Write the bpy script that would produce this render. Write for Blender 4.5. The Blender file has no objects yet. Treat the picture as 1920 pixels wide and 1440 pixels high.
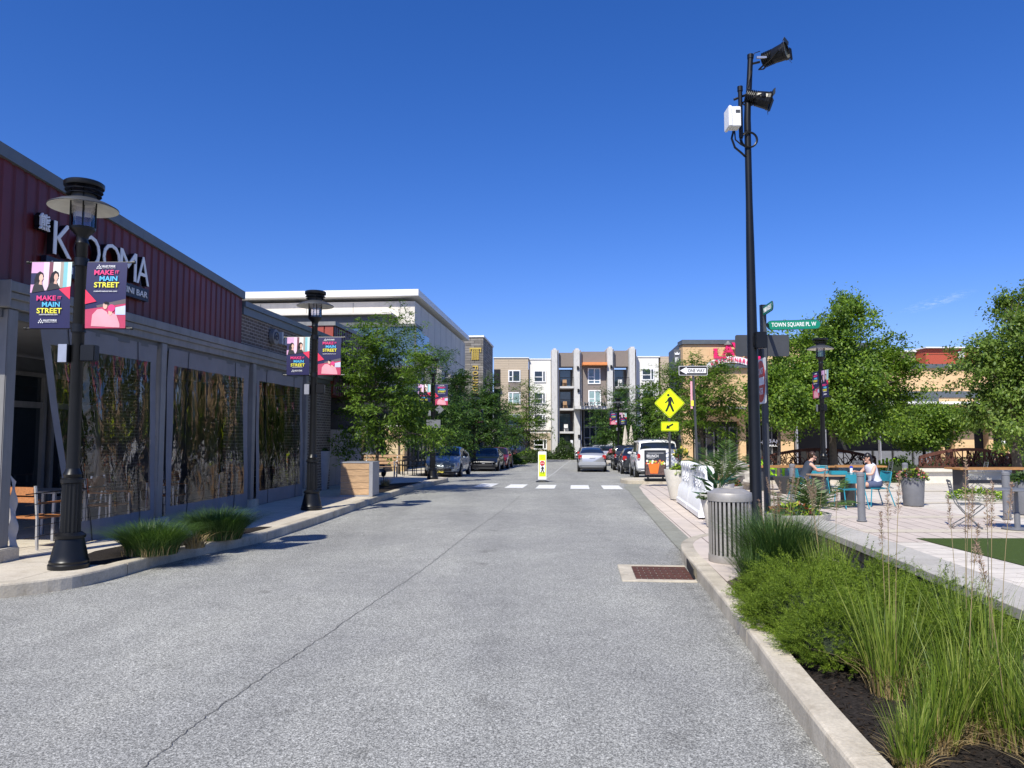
import bpy, bmesh, math, random
import numpy as np
from mathutils import Vector, Matrix, Euler
random.seed(7); rng = np.random.default_rng(7)
R = math.radians; PI = math.pi
scene = bpy.context.scene; COL = scene.collection
# ---------------- camera, sky, sun, exposure
H = 1.75; F = 1390.0; PT = math.atan(97/1390)
cd = bpy.data.cameras.new('camera'); cam = bpy.data.objects.new('camera', cd); COL.objects.link(cam)
cam.location = (0, 0, H); cam.rotation_euler = (PI/2+PT, 0, 0)
cd.sensor_width = 36; cd.lens = 36*F/1920; cd.clip_start = .05; cd.clip_end = 5000
scene.camera = cam
SUN_EL, SUN_AZ = R(48), R(25.7)            # shadows fall away from the viewer and a little to the right
w = bpy.data.worlds.new('World'); scene.world = w; w.use_nodes = True
nt = w.node_tree; bg = nt.nodes['Background']
sky = nt.nodes.new('ShaderNodeTexSky'); sky.sky_type = 'NISHITA'; sky.sun_disc = False
sky.sun_elevation = SUN_EL; sky.sun_rotation = R(180)+SUN_AZ
sky.air_density = 1.0; sky.dust_density = 0.3; sky.ozone_density = 4.0
hs = nt.nodes.new('ShaderNodeHueSaturation'); hs.inputs['Saturation'].default_value = 1.28; hs.inputs['Value'].default_value = 1.0
nt.links.new(sky.outputs[0], hs.inputs['Color']); tm = nt.nodes.new('ShaderNodeMixRGB'); tm.blend_type = 'MULTIPLY'; tm.inputs[0].default_value = 1; tm.inputs[2].default_value = (.94, .90, 1.32, 1)
nt.links.new(hs.outputs[0], tm.inputs[1]); nt.links.new(tm.outputs[0], bg.inputs[0])
bg.inputs[1].default_value = 0.094
sl = bpy.data.lights.new('sun', 'SUN'); sl.energy = 5.0; sl.angle = R(.5); sl.color = (1, .955, .84)
so = bpy.data.objects.new('sun', sl); COL.objects.link(so)
sd = Vector((-math.sin(SUN_AZ)*math.cos(SUN_EL), -math.cos(SUN_AZ)*math.cos(SUN_EL), math.sin(SUN_EL)))
so.rotation_euler = sd.to_track_quat('Z', 'Y').to_euler(); so.location = (-20, -40, 50)
vs = scene.view_settings; vs.view_transform = 'Standard'; vs.look = 'None'; vs.gamma = 1; vs.exposure = 0.32
scene.render.resolution_x = 1024; scene.render.resolution_y = 768
scene.cycles.max_bounces = 6; scene.cycles.transparent_max_bounces = 16
# ---------------- photo pixel -> world
KN = [(-1e3, 0), (24, 0), (36, -.25), (45, -.45), (90, -1.1), (200, -1.9), (1e5, -1.9)]
def g(y):
    for (a, b), (c, d) in zip(KN, KN[1:]):
        if y <= c: return b+(d-b)*(y-a)/(c-a)
def ray(px, py):
    u = (px-960)/F; v = (720-py)/F
    return u, math.cos(PT)-v*math.sin(PT), math.sin(PT)+v*math.cos(PT)
def P(px, py, Y):
    r = ray(px, py); t = Y/r[1]; return Vector((r[0]*t, Y, H+r[2]*t))
def G(px, py, o=0.0):
    r = ray(px, py); Y = .5
    while Y < 400:
        if H+r[2]*Y/r[1] <= g(Y)+o: break
        Y += .02
    return Vector((r[0]*Y/r[1], Y, g(Y)+o))
def B(px, Y, o=0.0):                        # ground point under column px at depth Y
    py = 817
    for _ in range(3):
        r = ray(px, py); z = g(Y)+o
        py = 817-(z-H)/Y*F
    return Vector((ray(px, py)[0]/ray(px, py)[1]*Y, Y, g(Y)+o))
SL = .085; SA = -math.atan(SL)
def LP(px, py, a):                          # hit the street-parallel plane x = a + SL*y ; gives (s, z)
    r = ray(px, py); y = a/(r[0]/r[1]-SL); return y/math.cos(SA), H+r[2]/r[1]*y
# ---------------- mesh builder
def fr(n):                                  # frame with z = n
    n = Vector(n).normalized(); a = Vector((0, 0, 1)) if abs(n.z) < .95 else Vector((1, 0, 0))
    x = a.cross(n).normalized(); return x, n.cross(x)
class MB:
    def __init__(s): s.v = []; s.f = []; s.mi = []; s.mats = []; s.cm = 0; s.uv = None
    def m(s, mat):
        if mat not in s.mats: s.mats.append(mat)
        s.cm = s.mats.index(mat); return s
    def add(s, vs, fs):
        o = len(s.v); s.v += [tuple(p) for p in vs]; s.f += [tuple(i+o for i in f) for f in fs]; s.mi += [s.cm]*len(fs); return s
    def box(s, x0, y0, z0, x1, y1, z1, M=None, ch=0):
        if x0 > x1: x0, x1 = x1, x0
        if y0 > y1: y0, y1 = y1, y0
        if z0 > z1: z0, z1 = z1, z0
        if ch:                              # chamfered all round
            c = min(ch, (x1-x0)*.45, (y1-y0)*.45, (z1-z0)*.45); bm = bmesh.new()
            bmesh.ops.create_cube(bm, size=1)
            for q in bm.verts: q.co = ((x0+x1)/2+q.co.x*(x1-x0), (y0+y1)/2+q.co.y*(y1-y0), (z0+z1)/2+q.co.z*(z1-z0))
            bmesh.ops.bevel(bm, geom=bm.edges[:], offset=c, segments=2, affect='EDGES')
            bm.verts.index_update(); vs = [q.co.copy() for q in bm.verts]; fs = [[q.index for q in f.verts] for f in bm.faces]; bm.free()
        else:
            vs = [Vector(p) for p in ((x0,y0,z0),(x1,y0,z0),(x1,y1,z0),(x0,y1,z0),(x0,y0,z1),(x1,y0,z1),(x1,y1,z1),(x0,y1,z1))]
            fs = [(3,2,1,0),(4,5,6,7),(0,1,5,4),(1,2,6,5),(2,3,7,6),(3,0,4,7)]
        if M is not None: vs = [M @ p for p in vs]
        return s.add(vs, fs)
    def beam(s, p, q, w, h, up=(0,0,1), ch=0):   # box between two points, w across, h along up
        p, q = Vector(p), Vector(q); d = (q-p); L = d.length; d.normalize()
        x = Vector(up).cross(d)
        if x.length < 1e-4: x = Vector((1, 0, 0)).cross(d)
        x.normalize(); z = d.cross(x)
        M = Matrix.Translation(p) @ Matrix((x, d, z)).transposed().to_4x4()
        return s.box(-w/2, 0, -h/2, w/2, L, h/2, M, ch)
    def tube(s, p, q, r0, r1=None, n=12, cap=True):
        r1 = r0 if r1 is None else r1; p, q = Vector(p), Vector(q); x, y = fr(q-p)
        vs = [p+(x*math.cos(a)+y*math.sin(a))*r0 for a in [2*PI*i/n for i in range(n)]]+[q+(x*math.cos(a)+y*math.sin(a))*r1 for a in [2*PI*i/n for i in range(n)]]
        fs = [(i, (i+1) % n, n+(i+1) % n, n+i) for i in range(n)]
        if cap: fs += [tuple(reversed(range(n))), tuple(range(n, 2*n))]
        return s.add(vs, fs)
    def path(s, pts, r, n=8, closed=False):
        pts = [Vector(p) for p in pts]; k = len(pts); rr = r if isinstance(r, (list, tuple)) else [r]*k
        T = []
        for i in range(k):
            a = pts[(i-1) % k] if closed or i else pts[0]; b = pts[(i+1) % k] if closed or i < k-1 else pts[-1]
            T.append((b-a).normalized())
        x, y = fr(T[0]); vs = []
        for i in range(k):
            x = (x-T[i]*x.dot(T[i])).normalized(); y = T[i].cross(x)
            vs += [pts[i]+(x*math.cos(2*PI*j/n)+y*math.sin(2*PI*j/n))*rr[i] for j in range(n)]
        fs = [(i*n+j, i*n+(j+1) % n, ((i+1) % k)*n+(j+1) % n, ((i+1) % k)*n+j) for i in range(k if closed else k-1) for j in range(n)]
        if not closed: fs += [tuple(reversed(range(n))), tuple(range((k-1)*n, k*n))]
        return s.add(vs, fs)
    def lathe(s, prof, c=(0,0,0), n=24, ax=None, flute=0, cap=True):
        vs = []; c = Vector(c)
        X, Y, Z = (Vector((1,0,0)), Vector((0,1,0)), Vector((0,0,1))) if ax is None else (*fr(ax), Vector(ax).normalized())
        for r, z in prof:
            for j in range(n):
                a = 2*PI*j/n; rr = r*(1-flute*(j % 2)) if flute else r
                vs.append(c+X*math.cos(a)*rr+Y*math.sin(a)*rr+Z*z)
        k = len(prof); fs = [(i*n+j, i*n+(j+1) % n, (i+1)*n+(j+1) % n, (i+1)*n+j) for i in range(k-1) for j in range(n)]
        if cap and prof[0][0] > 1e-4: fs.append(tuple(reversed(range(n))))
        if cap and prof[-1][0] > 1e-4: fs.append(tuple(range((k-1)*n, k*n)))
        return s.add(vs, fs)
    def loft(s, rings, n=18, cap=True):     # rings: (centre, side vector, front vector) ellipses
        k = len(rings); vs = [Vector(c)+Vector(a)*math.cos(2*PI*j/n)+Vector(b)*math.sin(2*PI*j/n) for c, a, b in rings for j in range(n)]
        fs = [(i*n+j, i*n+(j+1) % n, (i+1)*n+(j+1) % n, (i+1)*n+j) for i in range(k-1) for j in range(n)]
        if cap: fs += [tuple(reversed(range(n))), tuple(range((k-1)*n, k*n))]
        return s.add(vs, fs)
    def prism(s, poly, O, X, Y, d):         # polygon in plane O+X*a+Y*b, thick d along X x Y
        O, X, Y = Vector(O), Vector(X), Vector(Y); N = X.cross(Y).normalized(); n = len(poly)
        A = sum(poly[i][0]*poly[(i+1) % n][1]-poly[(i+1) % n][0]*poly[i][1] for i in range(n))
        if A < 0: poly = poly[::-1]
        vs = [O+X*a+Y*b for a, b in poly]+[O+X*a+Y*b+N*d for a, b in poly]
        fs = [tuple(reversed(range(n))), tuple(range(n, 2*n))]+[(i, (i+1) % n, n+(i+1) % n, n+i) for i in range(n)]
        return s.add(vs, fs)
    def grid(s, fn, nu, nv, wrap=False):
        vs = [fn(i/nu, j/nv) for i in range(nu+1) for j in range(nv+1)]
        fs = [(i*(nv+1)+j, (i+1)*(nv+1)+j, (i+1)*(nv+1)+j+1, i*(nv+1)+j+1) for i in range(nu) for j in range(nv)]
        return s.add(vs, fs)
    def blob(s, c, r, seed=0, amp=.12, n=12, sc=1.5):
        from mathutils import noise
        vs = []; fs = []; c = Vector(c)
        for i in range(n+1):
            for j in range(2*n):
                t = PI*i/n; p = 2*PI*j/(2*n); d = Vector((math.sin(t)*math.cos(p), math.sin(t)*math.sin(p), math.cos(t)))
                k = 1+amp*noise.noise(d*sc+Vector((seed*3.1, seed, 0)))*2
                vs.append(c+Vector((d.x*r[0]*k, d.y*r[1]*k, d.z*r[2]*k)))
        m2 = 2*n
        fs = [(i*m2+j, (i+1)*m2+j, (i+1)*m2+(j+1) % m2, i*m2+(j+1) % m2) for i in range(n) for j in range(m2)]
        return s.add(vs, fs)
    def text(s, t, O, X, Y, W, Hh, d=.01, bold=0.0):   # fitted to a W x Hh box centred at O
        key = (t, bold)
        if key not in TX:
            c = bpy.data.curves.new('t', 'FONT'); c.body = t; c.offset = bold; c.resolution_u = 3; c.extrude = .5; c.fill_mode = 'BOTH'
            o = bpy.data.objects.new('t', c); COL.objects.link(o); bpy.context.view_layer.update()
            me = bpy.data.meshes.new_from_object(o.evaluated_get(bpy.context.evaluated_depsgraph_get()))
            vs = [v.co.copy() for v in me.vertices]; fs = [tuple(p.vertices) for p in me.polygons]
            bpy.data.objects.remove(o); bpy.data.curves.remove(c); bpy.data.meshes.remove(me)
            x0 = min(v.x for v in vs); x1 = max(v.x for v in vs); y0 = min(v.y for v in vs); y1 = max(v.y for v in vs)
            TX[key] = ([((v.x-x0)/(x1-x0)-.5, (v.y-y0)/(y1-y0)-.5, v.z+.5) for v in vs], fs)
        vs, fs = TX[key]; O, X, Y = Vector(O), Vector(X).normalized(), Vector(Y).normalized(); N = X.cross(Y)
        return s.add([O+X*(a*W)+Y*(b*Hh)+N*(c*d) for a, b, c in vs], fs)
    def build(s, name, parent=None, smooth=False, world=False, mat=None, bevel=0):
        me = bpy.data.meshes.new(name); vs = s.v
        if world and parent is not None:
            M = parent.matrix_basis.inverted()
            pp = parent.parent
            while pp is not None: M = M @ pp.matrix_basis.inverted(); pp = pp.parent
            vs = [tuple(M @ Vector(p)) for p in vs]
        me.from_pydata(vs, [], s.f)
        for mm in ([mat] if mat else s.mats): me.materials.append(mm)
        if not mat and len(s.mats) > 1: me.polygons.foreach_set('material_index', s.mi)
        if smooth: 
            me.polygons.foreach_set('use_smooth', [True]*len(me.polygons))
            if smooth != 'all': me.set_sharp_from_angle(angle=R(35))
        me.update(); o = bpy.data.objects.new(name, me); COL.objects.link(o); o.parent = parent
        if bevel:
            b = o.modifiers.new('b', 'BEVEL'); b.width = bevel; b.segments = 2; b.limit_method = 'ANGLE'
        return o
TX = {}
def tag(o, label=None, cat=None, group=None, kind=None):
    for k, v in (('label', label), ('category', cat), ('group', group), ('kind', kind)):
        if v: o[k] = v
    return o
def thing(name, label, cat, loc=(0,0,0), rz=0, group=None):
    o = bpy.data.objects.new(name, None); COL.objects.link(o); o.location = loc; o.rotation_euler = (0, 0, rz); o.empty_display_size = .2
    return tag(o, label, cat, group)
def dup(root, loc, rz, label, group=None, name=None):
    def cp(o, par):
        c = o.copy(); COL.objects.link(c); c.parent = par
        for ch in list(KIDS.get(o.name, [])): cp(bpy.data.objects[ch], c)
        return c
    KIDS.clear()
    for ob in bpy.data.objects:
        if ob.parent: KIDS.setdefault(ob.parent.name, []).append(ob.name)
    r = cp(root, None); r.location = loc; r.rotation_euler = (0, 0, rz); r['label'] = label
    if group: r['group'] = group
    return r
KIDS = {}
def npmesh(name, V, mat, parent=None, smooth=False, k=4):   # V: (n,k,3) array of k-gons
    V = np.asarray(V, dtype=np.float32); n = V.shape[0]; me = bpy.data.meshes.new(name)
    me.vertices.add(n*k); me.vertices.foreach_set('co', V.reshape(-1)); me.loops.add(n*k)
    me.loops.foreach_set('vertex_index', np.arange(n*k, dtype=np.int32)); me.polygons.add(n)
    me.polygons.foreach_set('loop_start', np.arange(0, n*k, k, dtype=np.int32)); me.polygons.foreach_set('loop_total', np.full(n, k, dtype=np.int32))
    me.materials.append(mat); me.update(calc_edges=True)
    o = bpy.data.objects.new(name, me); COL.objects.link(o); o.parent = parent; return o
# ---------------- materials
class NT:
    def __init__(s, name):
        s.mat = bpy.data.materials.new(name); s.mat.use_nodes = True; s.t = s.mat.node_tree; s.b = s.t.nodes['Principled BSDF']; s.out = s.t.nodes['Material Output']
    def n(s, typ, **kw):
        o = s.t.nodes.new('ShaderNode'+typ)
        for k, v in kw.items():
            if k in o.inputs.keys() if hasattr(o.inputs, 'keys') else False: s.set(o, k, v)
            else: setattr(o, k, v)
        return o
    def set(s, o, k, v):
        if isinstance(v, bpy.types.NodeSocket): s.t.links.new(v, o.inputs[k])
        else: o.inputs[k].default_value = v
    def pos(s): return s.n('TexCoord').outputs['Object']
    def map(s, sc=(1,1,1), rot=(0,0,0), vec=None):
        m = s.n('Mapping'); m.inputs['Scale'].default_value = sc; m.inputs['Rotation'].default_value = rot
        s.t.links.new(vec or s.pos(), m.inputs['Vector']); return m.outputs[0]
    def noise(s, scale, detail=3, rough=.6, vec=None, dist=0):
        o = s.n('TexNoise'); o.inputs['Scale'].default_value = scale; o.inputs['Detail'].default_value = detail; o.inputs['Roughness'].default_value = rough; o.inputs['Distortion'].default_value = dist
        s.t.links.new(vec or s.pos(), o.inputs['Vector']); return o.outputs['Fac']
    def ramp(s, fac, stops, interp='LINEAR'):
        o = s.n('ValToRGB'); cr = o.color_ramp; cr.interpolation = interp
        while len(cr.elements) < len(stops): cr.elements.new(.5)
        for e, (p, c) in zip(cr.elements, stops): e.position = p; e.color = (*c, 1) if len(c) == 3 else c
        s.t.links.new(fac, o.inputs[0]); return o.outputs[0]
    def mix(s, fac, a, b, mode='MIX'):
        o = s.n('MixRGB', blend_type=mode)
        for i, v in enumerate((fac, a, b)):
            if isinstance(v, bpy.types.NodeSocket): s.t.links.new(v, o.inputs[i])
            else: o.inputs[i].default_value = v if i == 0 else (*v, 1)
        return o.outputs[0]
    def col(s, c):
        s.set(s.b, 'Base Color', c if isinstance(c, bpy.types.NodeSocket) else (*c, 1)); return s
    def bump(s, h, st=.3, dist=.01):
        o = s.n('Bump'); o.inputs['Strength'].default_value = st; o.inputs['Distance'].default_value = dist
        s.t.links.new(h, o.inputs['Height']); s.t.links.new(o.outputs[0], s.b.inputs['Normal']); return o.outputs[0]
MC = {}
def M(name, c=(.5,.5,.5), rough=.6, metal=0, var=.12, vs=4, bump=0, bs=60, spec=.5, coat=0, streak=0):
    if name in MC: return MC[name]
    t = NT(name); d = tuple(x*(1-var) for x in c); l = tuple(min(1, x*(1+var)) for x in c)
    cc = t.ramp(t.noise(vs, 5), [(.3, d), (.7, l)])
    if streak: cc = t.mix(1, cc, t.ramp(t.noise(1, 4, .65, t.map((9, 9, .5))), [(.32, (1-streak,)*3), (.6, (1, 1, 1))]), 'MULTIPLY'); cc = t.mix(1, cc, t.ramp(t.noise(.5, 3), [(.3, (1-streak,)*3), (.7, (1+streak*.6,)*3)]), 'MULTIPLY')
    t.col(cc); t.b.inputs['Roughness'].default_value = rough; t.b.inputs['Metallic'].default_value = metal
    t.b.inputs['Specular IOR Level'].default_value = spec; t.b.inputs['Coat Weight'].default_value = coat
    if bump: t.bump(t.noise(bs, 4), bump, .01)
    MC[name] = t.mat; return t.mat
def asphalt():
    t = NT('asphalt'); p = t.pos()
    sp = t.noise(108, 2, .8, p); sp2 = t.noise(48, 2, .7, p); big = t.noise(.35, 4, .6, p); mid = t.noise(3, 4, .6, p)
    c = t.ramp(sp, [(.37, (.12,.12,.112)), (.5, (.292,.292,.27)), (.63, (.58,.575,.535))])
    c2 = t.ramp(sp2, [(.3, (.6,.6,.61)), (.7, (1.22,1.22,1.22))])
    c = t.mix(1, c, c2, 'MULTIPLY')
    c = t.mix(1, c, t.ramp(big, [(.35, (.84,.84,.85)), (.68, (1.1,1.1,1.08))]), 'MULTIPLY')
    lane = t.noise(.8, 3, .5, t.map((1.1, .09, 1), (0, 0, -SA))); c = t.mix(1, c, t.ramp(lane, [(.34, (.88,.88,.885)), (.52, (1,1,1)), (.70, (1.09,1.085,1.07))]), 'MULTIPLY')
    st = t.noise(1.7, 3, .5, p); c = t.mix(1, c, t.ramp(st, [(.26, (.74,.735,.73)), (.33, (1,1,1))]), 'MULTIPLY')
    c = t.mix(1, c, t.ramp(mid, [(.3, (.9,.9,.9)), (.7, (1.08,1.08,1.08))]), 'MULTIPLY')
    t.col(c); t.b.inputs['Roughness'].default_value = .9; t.bump(sp, .5, .01); return t.mat
def concrete(name, c, joint=None, stain=.2, bump=.15):
    t = NT(name); n1 = t.noise(1.3, 6, .65); n2 = t.noise(40, 3, .7); n3 = t.noise(6, 4, .7, t.map((1, 1, .3)))
    cc = t.ramp(n1, [(.3, tuple(x*(1-stain) for x in c)), (.7, tuple(x*(1+stain*.5) for x in c))])
    cc = t.mix(.5, cc, t.ramp(n2, [(.3, (.7,.7,.7)), (.7, (1.2,1.2,1.2))]), 'MULTIPLY')
    cc = t.mix(1, cc, t.ramp(n3, [(.3, (.82,.8,.77)), (.5, (1,1,1))]), 'MULTIPLY')
    if joint:
        br = t.n('TexBrick'); br.offset = 0; t.t.links.new(t.map((1,1,1), (0,0,-SA)), br.inputs['Vector'])
        br.inputs['Scale'].default_value = 1; br.inputs['Brick Width'].default_value = joint[0]; br.inputs['Row Height'].default_value = joint[1]; br.inputs['Mortar Size'].default_value = .008; br.inputs['Mortar Smooth'].default_value = .3
        for i, k in enumerate(((1,1,1,1), (.93,.93,.92,1), (.45,.43,.4,1))): br.inputs[1+i].default_value = k
        cc = t.mix(1, cc, br.outputs[0], 'MULTIPLY')
    t.col(cc); t.b.inputs['Roughness'].default_value = .85; t.bump(n2, bump, .01); return t.mat
def bricks(name, c1, c2, mortar, bw, rh, ms=.006, axis='yz', rot=0, off=.5, var=.5, bump=.4, rough=.8):
    t = NT(name); tc = t.n('TexCoord').outputs['Object']; sx = t.n('SeparateXYZ'); t.t.links.new(tc, sx.inputs[0])
    if axis == 'xy': vec = t.map((1,1,1), (0,0,rot), tc)
    else:
        cx = t.n('CombineXYZ'); ad = t.n('Math', operation='ADD'); t.t.links.new(sx.outputs[0], ad.inputs[0]); t.t.links.new(sx.outputs[1], ad.inputs[1])
        t.t.links.new(ad.outputs[0], cx.inputs[0]); t.t.links.new(sx.outputs[2], cx.inputs[1]); vec = cx.outputs[0]
    br = t.n('TexBrick'); br.offset = off; t.t.links.new(vec, br.inputs['Vector']); br.inputs['Scale'].default_value = 1
    br.inputs['Brick Width'].default_value = bw; br.inputs['Row Height'].default_value = rh; br.inputs['Mortar Size'].default_value = ms; br.inputs['Mortar Smooth'].default_value = .2; br.inputs['Bias'].default_value = 0
    for i, k in enumerate((c1, c2, mortar)): br.inputs[1+i].default_value = (*k, 1)
    n = t.noise(2.5, 5); cc = t.mix(var, br.outputs[0], t.ramp(n, [(.3, (.6,.6,.6)), (.7, (1.3,1.3,1.3))]), 'MULTIPLY')
    t.col(cc); t.b.inputs['Roughness'].default_value = rough; inv = t.n('Math', operation='SUBTRACT'); inv.inputs[0].default_value = 1; t.t.links.new(br.outputs[1], inv.inputs[1]); t.bump(inv.outputs[0], bump, .01); return t.mat
def wood(name, c, sc=(1,12,12)):
    t = NT(name); v = t.map(sc); n = t.noise(3, 6, .65, v, .6); n2 = t.noise(.9, 2)
    cc = t.ramp(n, [(.3, tuple(x*.62 for x in c)), (.55, c), (.75, tuple(min(1, x*1.25) for x in c))])
    t.col(t.mix(1, cc, t.ramp(n2, [(.3, (.85,.83,.8)), (.7, (1.08,1.06,1.05))]), 'MULTIPLY')); t.b.inputs['Roughness'].default_value = .6; t.bump(n, .2, .005); return t.mat
def leafmat(name, cols, trans=.3, rough=.5, spec=.4):
    t = NT(name); ge = t.n('NewGeometry'); n = len(cols)
    c = t.ramp(ge.outputs['Random Per Island'], [(i/(n-1), k) for i, k in enumerate(cols)])
    cl = t.ramp(t.noise(1.6, 2), [(.35, (.72,.75,.7)), (.65, (1.2,1.18,1.1))])
    c = t.mix(1, c, cl, 'MULTIPLY'); t.col(c); t.b.inputs['Roughness'].default_value = rough; t.b.inputs['Specular IOR Level'].default_value = spec
    tr = t.n('BsdfTranslucent'); t.t.links.new(t.mix(1, c, (1.35,1.4,.7), 'MULTIPLY'), tr.inputs[0]); mx = t.n('MixShader'); mx.inputs[0].default_value = trans
    t.t.links.new(t.b.outputs[0], mx.inputs[1]); t.t.links.new(tr.outputs[0], mx.inputs[2]); t.t.links.new(mx.outputs[0], t.out.inputs[0]); return t.mat
def clear(name, tint=(1,1,1), gl=.12, wavy=0, rough=.02):
    t = NT(name); tr = t.n('BsdfTransparent'); tr.inputs[0].default_value = (*tint, 1); g2 = t.n('BsdfGlossy'); g2.inputs['Roughness'].default_value = rough
    fz = t.n('Fresnel'); fz.inputs[0].default_value = 1.5; ad = t.n('Math', operation='ADD'); t.t.links.new(fz.outputs[0], ad.inputs[0]); ad.inputs[1].default_value = gl
    mx = t.n('MixShader'); t.t.links.new(ad.outputs[0], mx.inputs[0]); t.t.links.new(tr.outputs[0], mx.inputs[1]); t.t.links.new(g2.outputs[0], mx.inputs[2]); t.t.links.new(mx.outputs[0], t.out.inputs[0])
    if wavy:
        n1_ = t.noise(1, 2.5, .5, t.map((2.6, 2.6, 1.5), (.5, 0, 0)), 1.0); n2_ = t.noise(13, 3, .6, t.map((1, 1, .8)), 1.2); sz = t.n('SeparateXYZ'); t.t.links.new(t.pos(), sz.inputs[0])
        rz_ = t.ramp(sz.outputs[2], [(.25, (.20,.20,.20)), (.95, (.0,.0,.0))]); m1 = t.n('Math', operation='MULTIPLY'); t.t.links.new(n2_, m1.inputs[0]); t.t.links.new(rz_, m1.inputs[1]); m2 = t.n('Math', operation='ADD'); t.t.links.new(n1_, m2.inputs[0]); t.t.links.new(m1.outputs[0], m2.inputs[1]); n = m2.outputs[0]; b = t.n('Bump'); b.inputs['Strength'].default_value = wavy; b.inputs['Distance'].default_value = .020
        t.t.links.new(n, b.inputs['Height']); t.t.links.new(b.outputs[0], g2.inputs['Normal'])
    return t.mat
mASPH = asphalt()
mSIDE = concrete('sidewalk_concrete', (.58,.52,.425), (1.55, 1.5), .14)
mKERB = concrete('kerb_concrete', (.52,.465,.37), None, .38, .4)
mAPRON = concrete('apron_concrete', (.27,.27,.225), (3, 1.4), .15)
mPLAZA = bricks('plaza_pavers', (.58,.53,.465), (.62,.57,.50), (.31,.27,.235), .9, .3, .008, 'xy', SA, .5, .35, .2)
mPAVE = bricks('pink_pavers', (.50,.43,.375), (.55,.475,.41), (.16,.12,.10), 5.0, .33, .010, 'xy', PI/2-SA, .5, .3, .3)
mCREAM = concrete('cream_band', (.56,.50,.40), None, .1)
mTURF = M('artificial_turf', (.055,.085,.022), .95, 0, .55, 120, .6, 200, .1)
mMULCH = M('dark_mulch', (.022,.018,.016), .95, 0, .8, 38, 1, 60, .2)
mEARTH = M('lawn', (.10,.13,.05), .95, 0, .3, 3)
mBLK = M('black_metal', (.006,.0065,.0075), .36, .0, .3, 3, 0, 60, .35)
mDGREY = M('dark_grey_metal', (.055,.058,.064), .5, .2)
mGREY = M('grey_paint', (.16,.165,.18), .5)
mLGREY = M('light_grey_metal', (.33,.33,.35), .45, .3)
mALU = M('aluminium', (.55,.55,.56), .35, .8)
mWHITE = M('white_paint', (.78,.78,.78), .5, 0, .05)
mMARK = M('road_marking', (.72,.72,.70), .7, 0, .18, 14)
mBUFF = M('beige_siding', (.42,.34,.25), .8, 0, .06)
mGLASS = M('window_glass', (.02,.028,.035), .04, 0, .3, .6, 0, 1, .9)
mGLASSB = M('blue_window_glass', (.07,.12,.17), .05, 0, .4, .5, 0, 1, 1)
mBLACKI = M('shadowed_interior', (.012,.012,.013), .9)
mNAVY = M('navy_print', (.012,.012,.075), .55, 0, .05); mPINK = M('pink_print', (.80,.05,.21), .55, 0, .03); mCYAN = M('cyan_print', (.10,.50,.80), .55, 0, .03)
mYEL = M('yellow_print', (.84,.78,.06), .55, 0, .03); mWPR = M('white_print', (.8,.8,.8), .55, 0, .03); mREDP = M('red_print', (.78,.03,.09), .55, 0, .04)
mFLUO = M('fluorescent_yellow_green', (.72,.90,.0), .45, 0, .02); mSIGNB = M('sign_black', (.008,.008,.008), .5, 0, .05); mGREENS = M('sign_green', (.0,.20,.12), .4, 0, .04)
mSKIN = M('skin', (.62,.36,.26), .55, 0, .06); mHAIRD = M('dark_hair', (.012,.008,.007), .4, 0, .4, 30); mHAIRB = M('brown_hair', (.05,.025,.014), .45, 0, .4, 30)
mRUST = M('rusted_steel', (.085,.028,.018), .8, 0, .35, 12)
mTEAL = M('teal_paint', (.02,.24,.32), .4, 0, .05); mLIME = M('lime_plastic', (.34,.62,.01), .5, 0, .06)
mTAN = bricks('tan_brick', (.60,.405,.215), (.64,.44,.24), (.50,.34,.19), 1.2, .4, .012, 'yz', 0, .5, .15, .1)
mOAK = wood('pale_wood', (.50,.33,.19), (1.5, 14, 14)); mTEAK = wood('teak', (.42,.17,.055), (14, 1.5, 14))
# ================= THE SETTING
def slab(name, poly, top, bot, mat, kind='structure'):
    bm = bmesh.new(); vs = [bm.verts.new((x, y, 0)) for x, y in poly]; bm.faces.new(vs)
    for k in (24, 36, 45, 90):
        bmesh.ops.bisect_plane(bm, geom=bm.verts[:]+bm.edges[:]+bm.faces[:], plane_co=(0, k, 0), plane_no=(0, 1, 0))
    bmesh.ops.triangulate(bm, faces=[f for f in bm.faces if len(f.verts) > 4])
    if bot is not None:
        r = bmesh.ops.extrude_face_region(bm, geom=bm.faces[:]); nv = [e for e in r['geom'] if isinstance(e, bmesh.types.BMVert)]
        low = set(bm.verts)-set(nv)
        for v in nv: v.co.z = g(v.co.y)+top
        for v in low: v.co.z = g(v.co.y)+bot
    else:
        for v in bm.verts: v.co.z = g(v.co.y)+top
    bmesh.ops.recalc_face_normals(bm, faces=bm.faces[:])
    if bot is None:
        for f in bm.faces:
            if f.normal.z < 0: f.normal_flip()
    me = bpy.data.meshes.new(name); bm.to_mesh(me); bm.free(); me.materials.append(mat)
    o = bpy.data.objects.new(name, me); COL.objects.link(o); return tag(o, kind=kind)
def smooth_path(p, n=4):
    out = []
    for i in range(len(p)-1):
        p0, p1, p2, p3 = (Vector(p[max(0, i-1)]), Vector(p[i]), Vector(p[i+1]), Vector(p[min(len(p)-1, i+2)]))
        for k in range(n):
            t = k/n; out.append(.5*((2*p1)+(p2-p0)*t+(2*p0-5*p1+4*p2-p3)*t*t+(3*p1-p0-3*p2+p3)*t**3))
    out.append(Vector(p[-1])); return out
def offset(p, d):
    o = []
    for i, q in enumerate(p):
        t = (p[min(i+1, len(p)-1)]-p[max(i-1, 0)]).normalized(); o.append(q+Vector((-t.y, t.x))*d)
    return o
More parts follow.
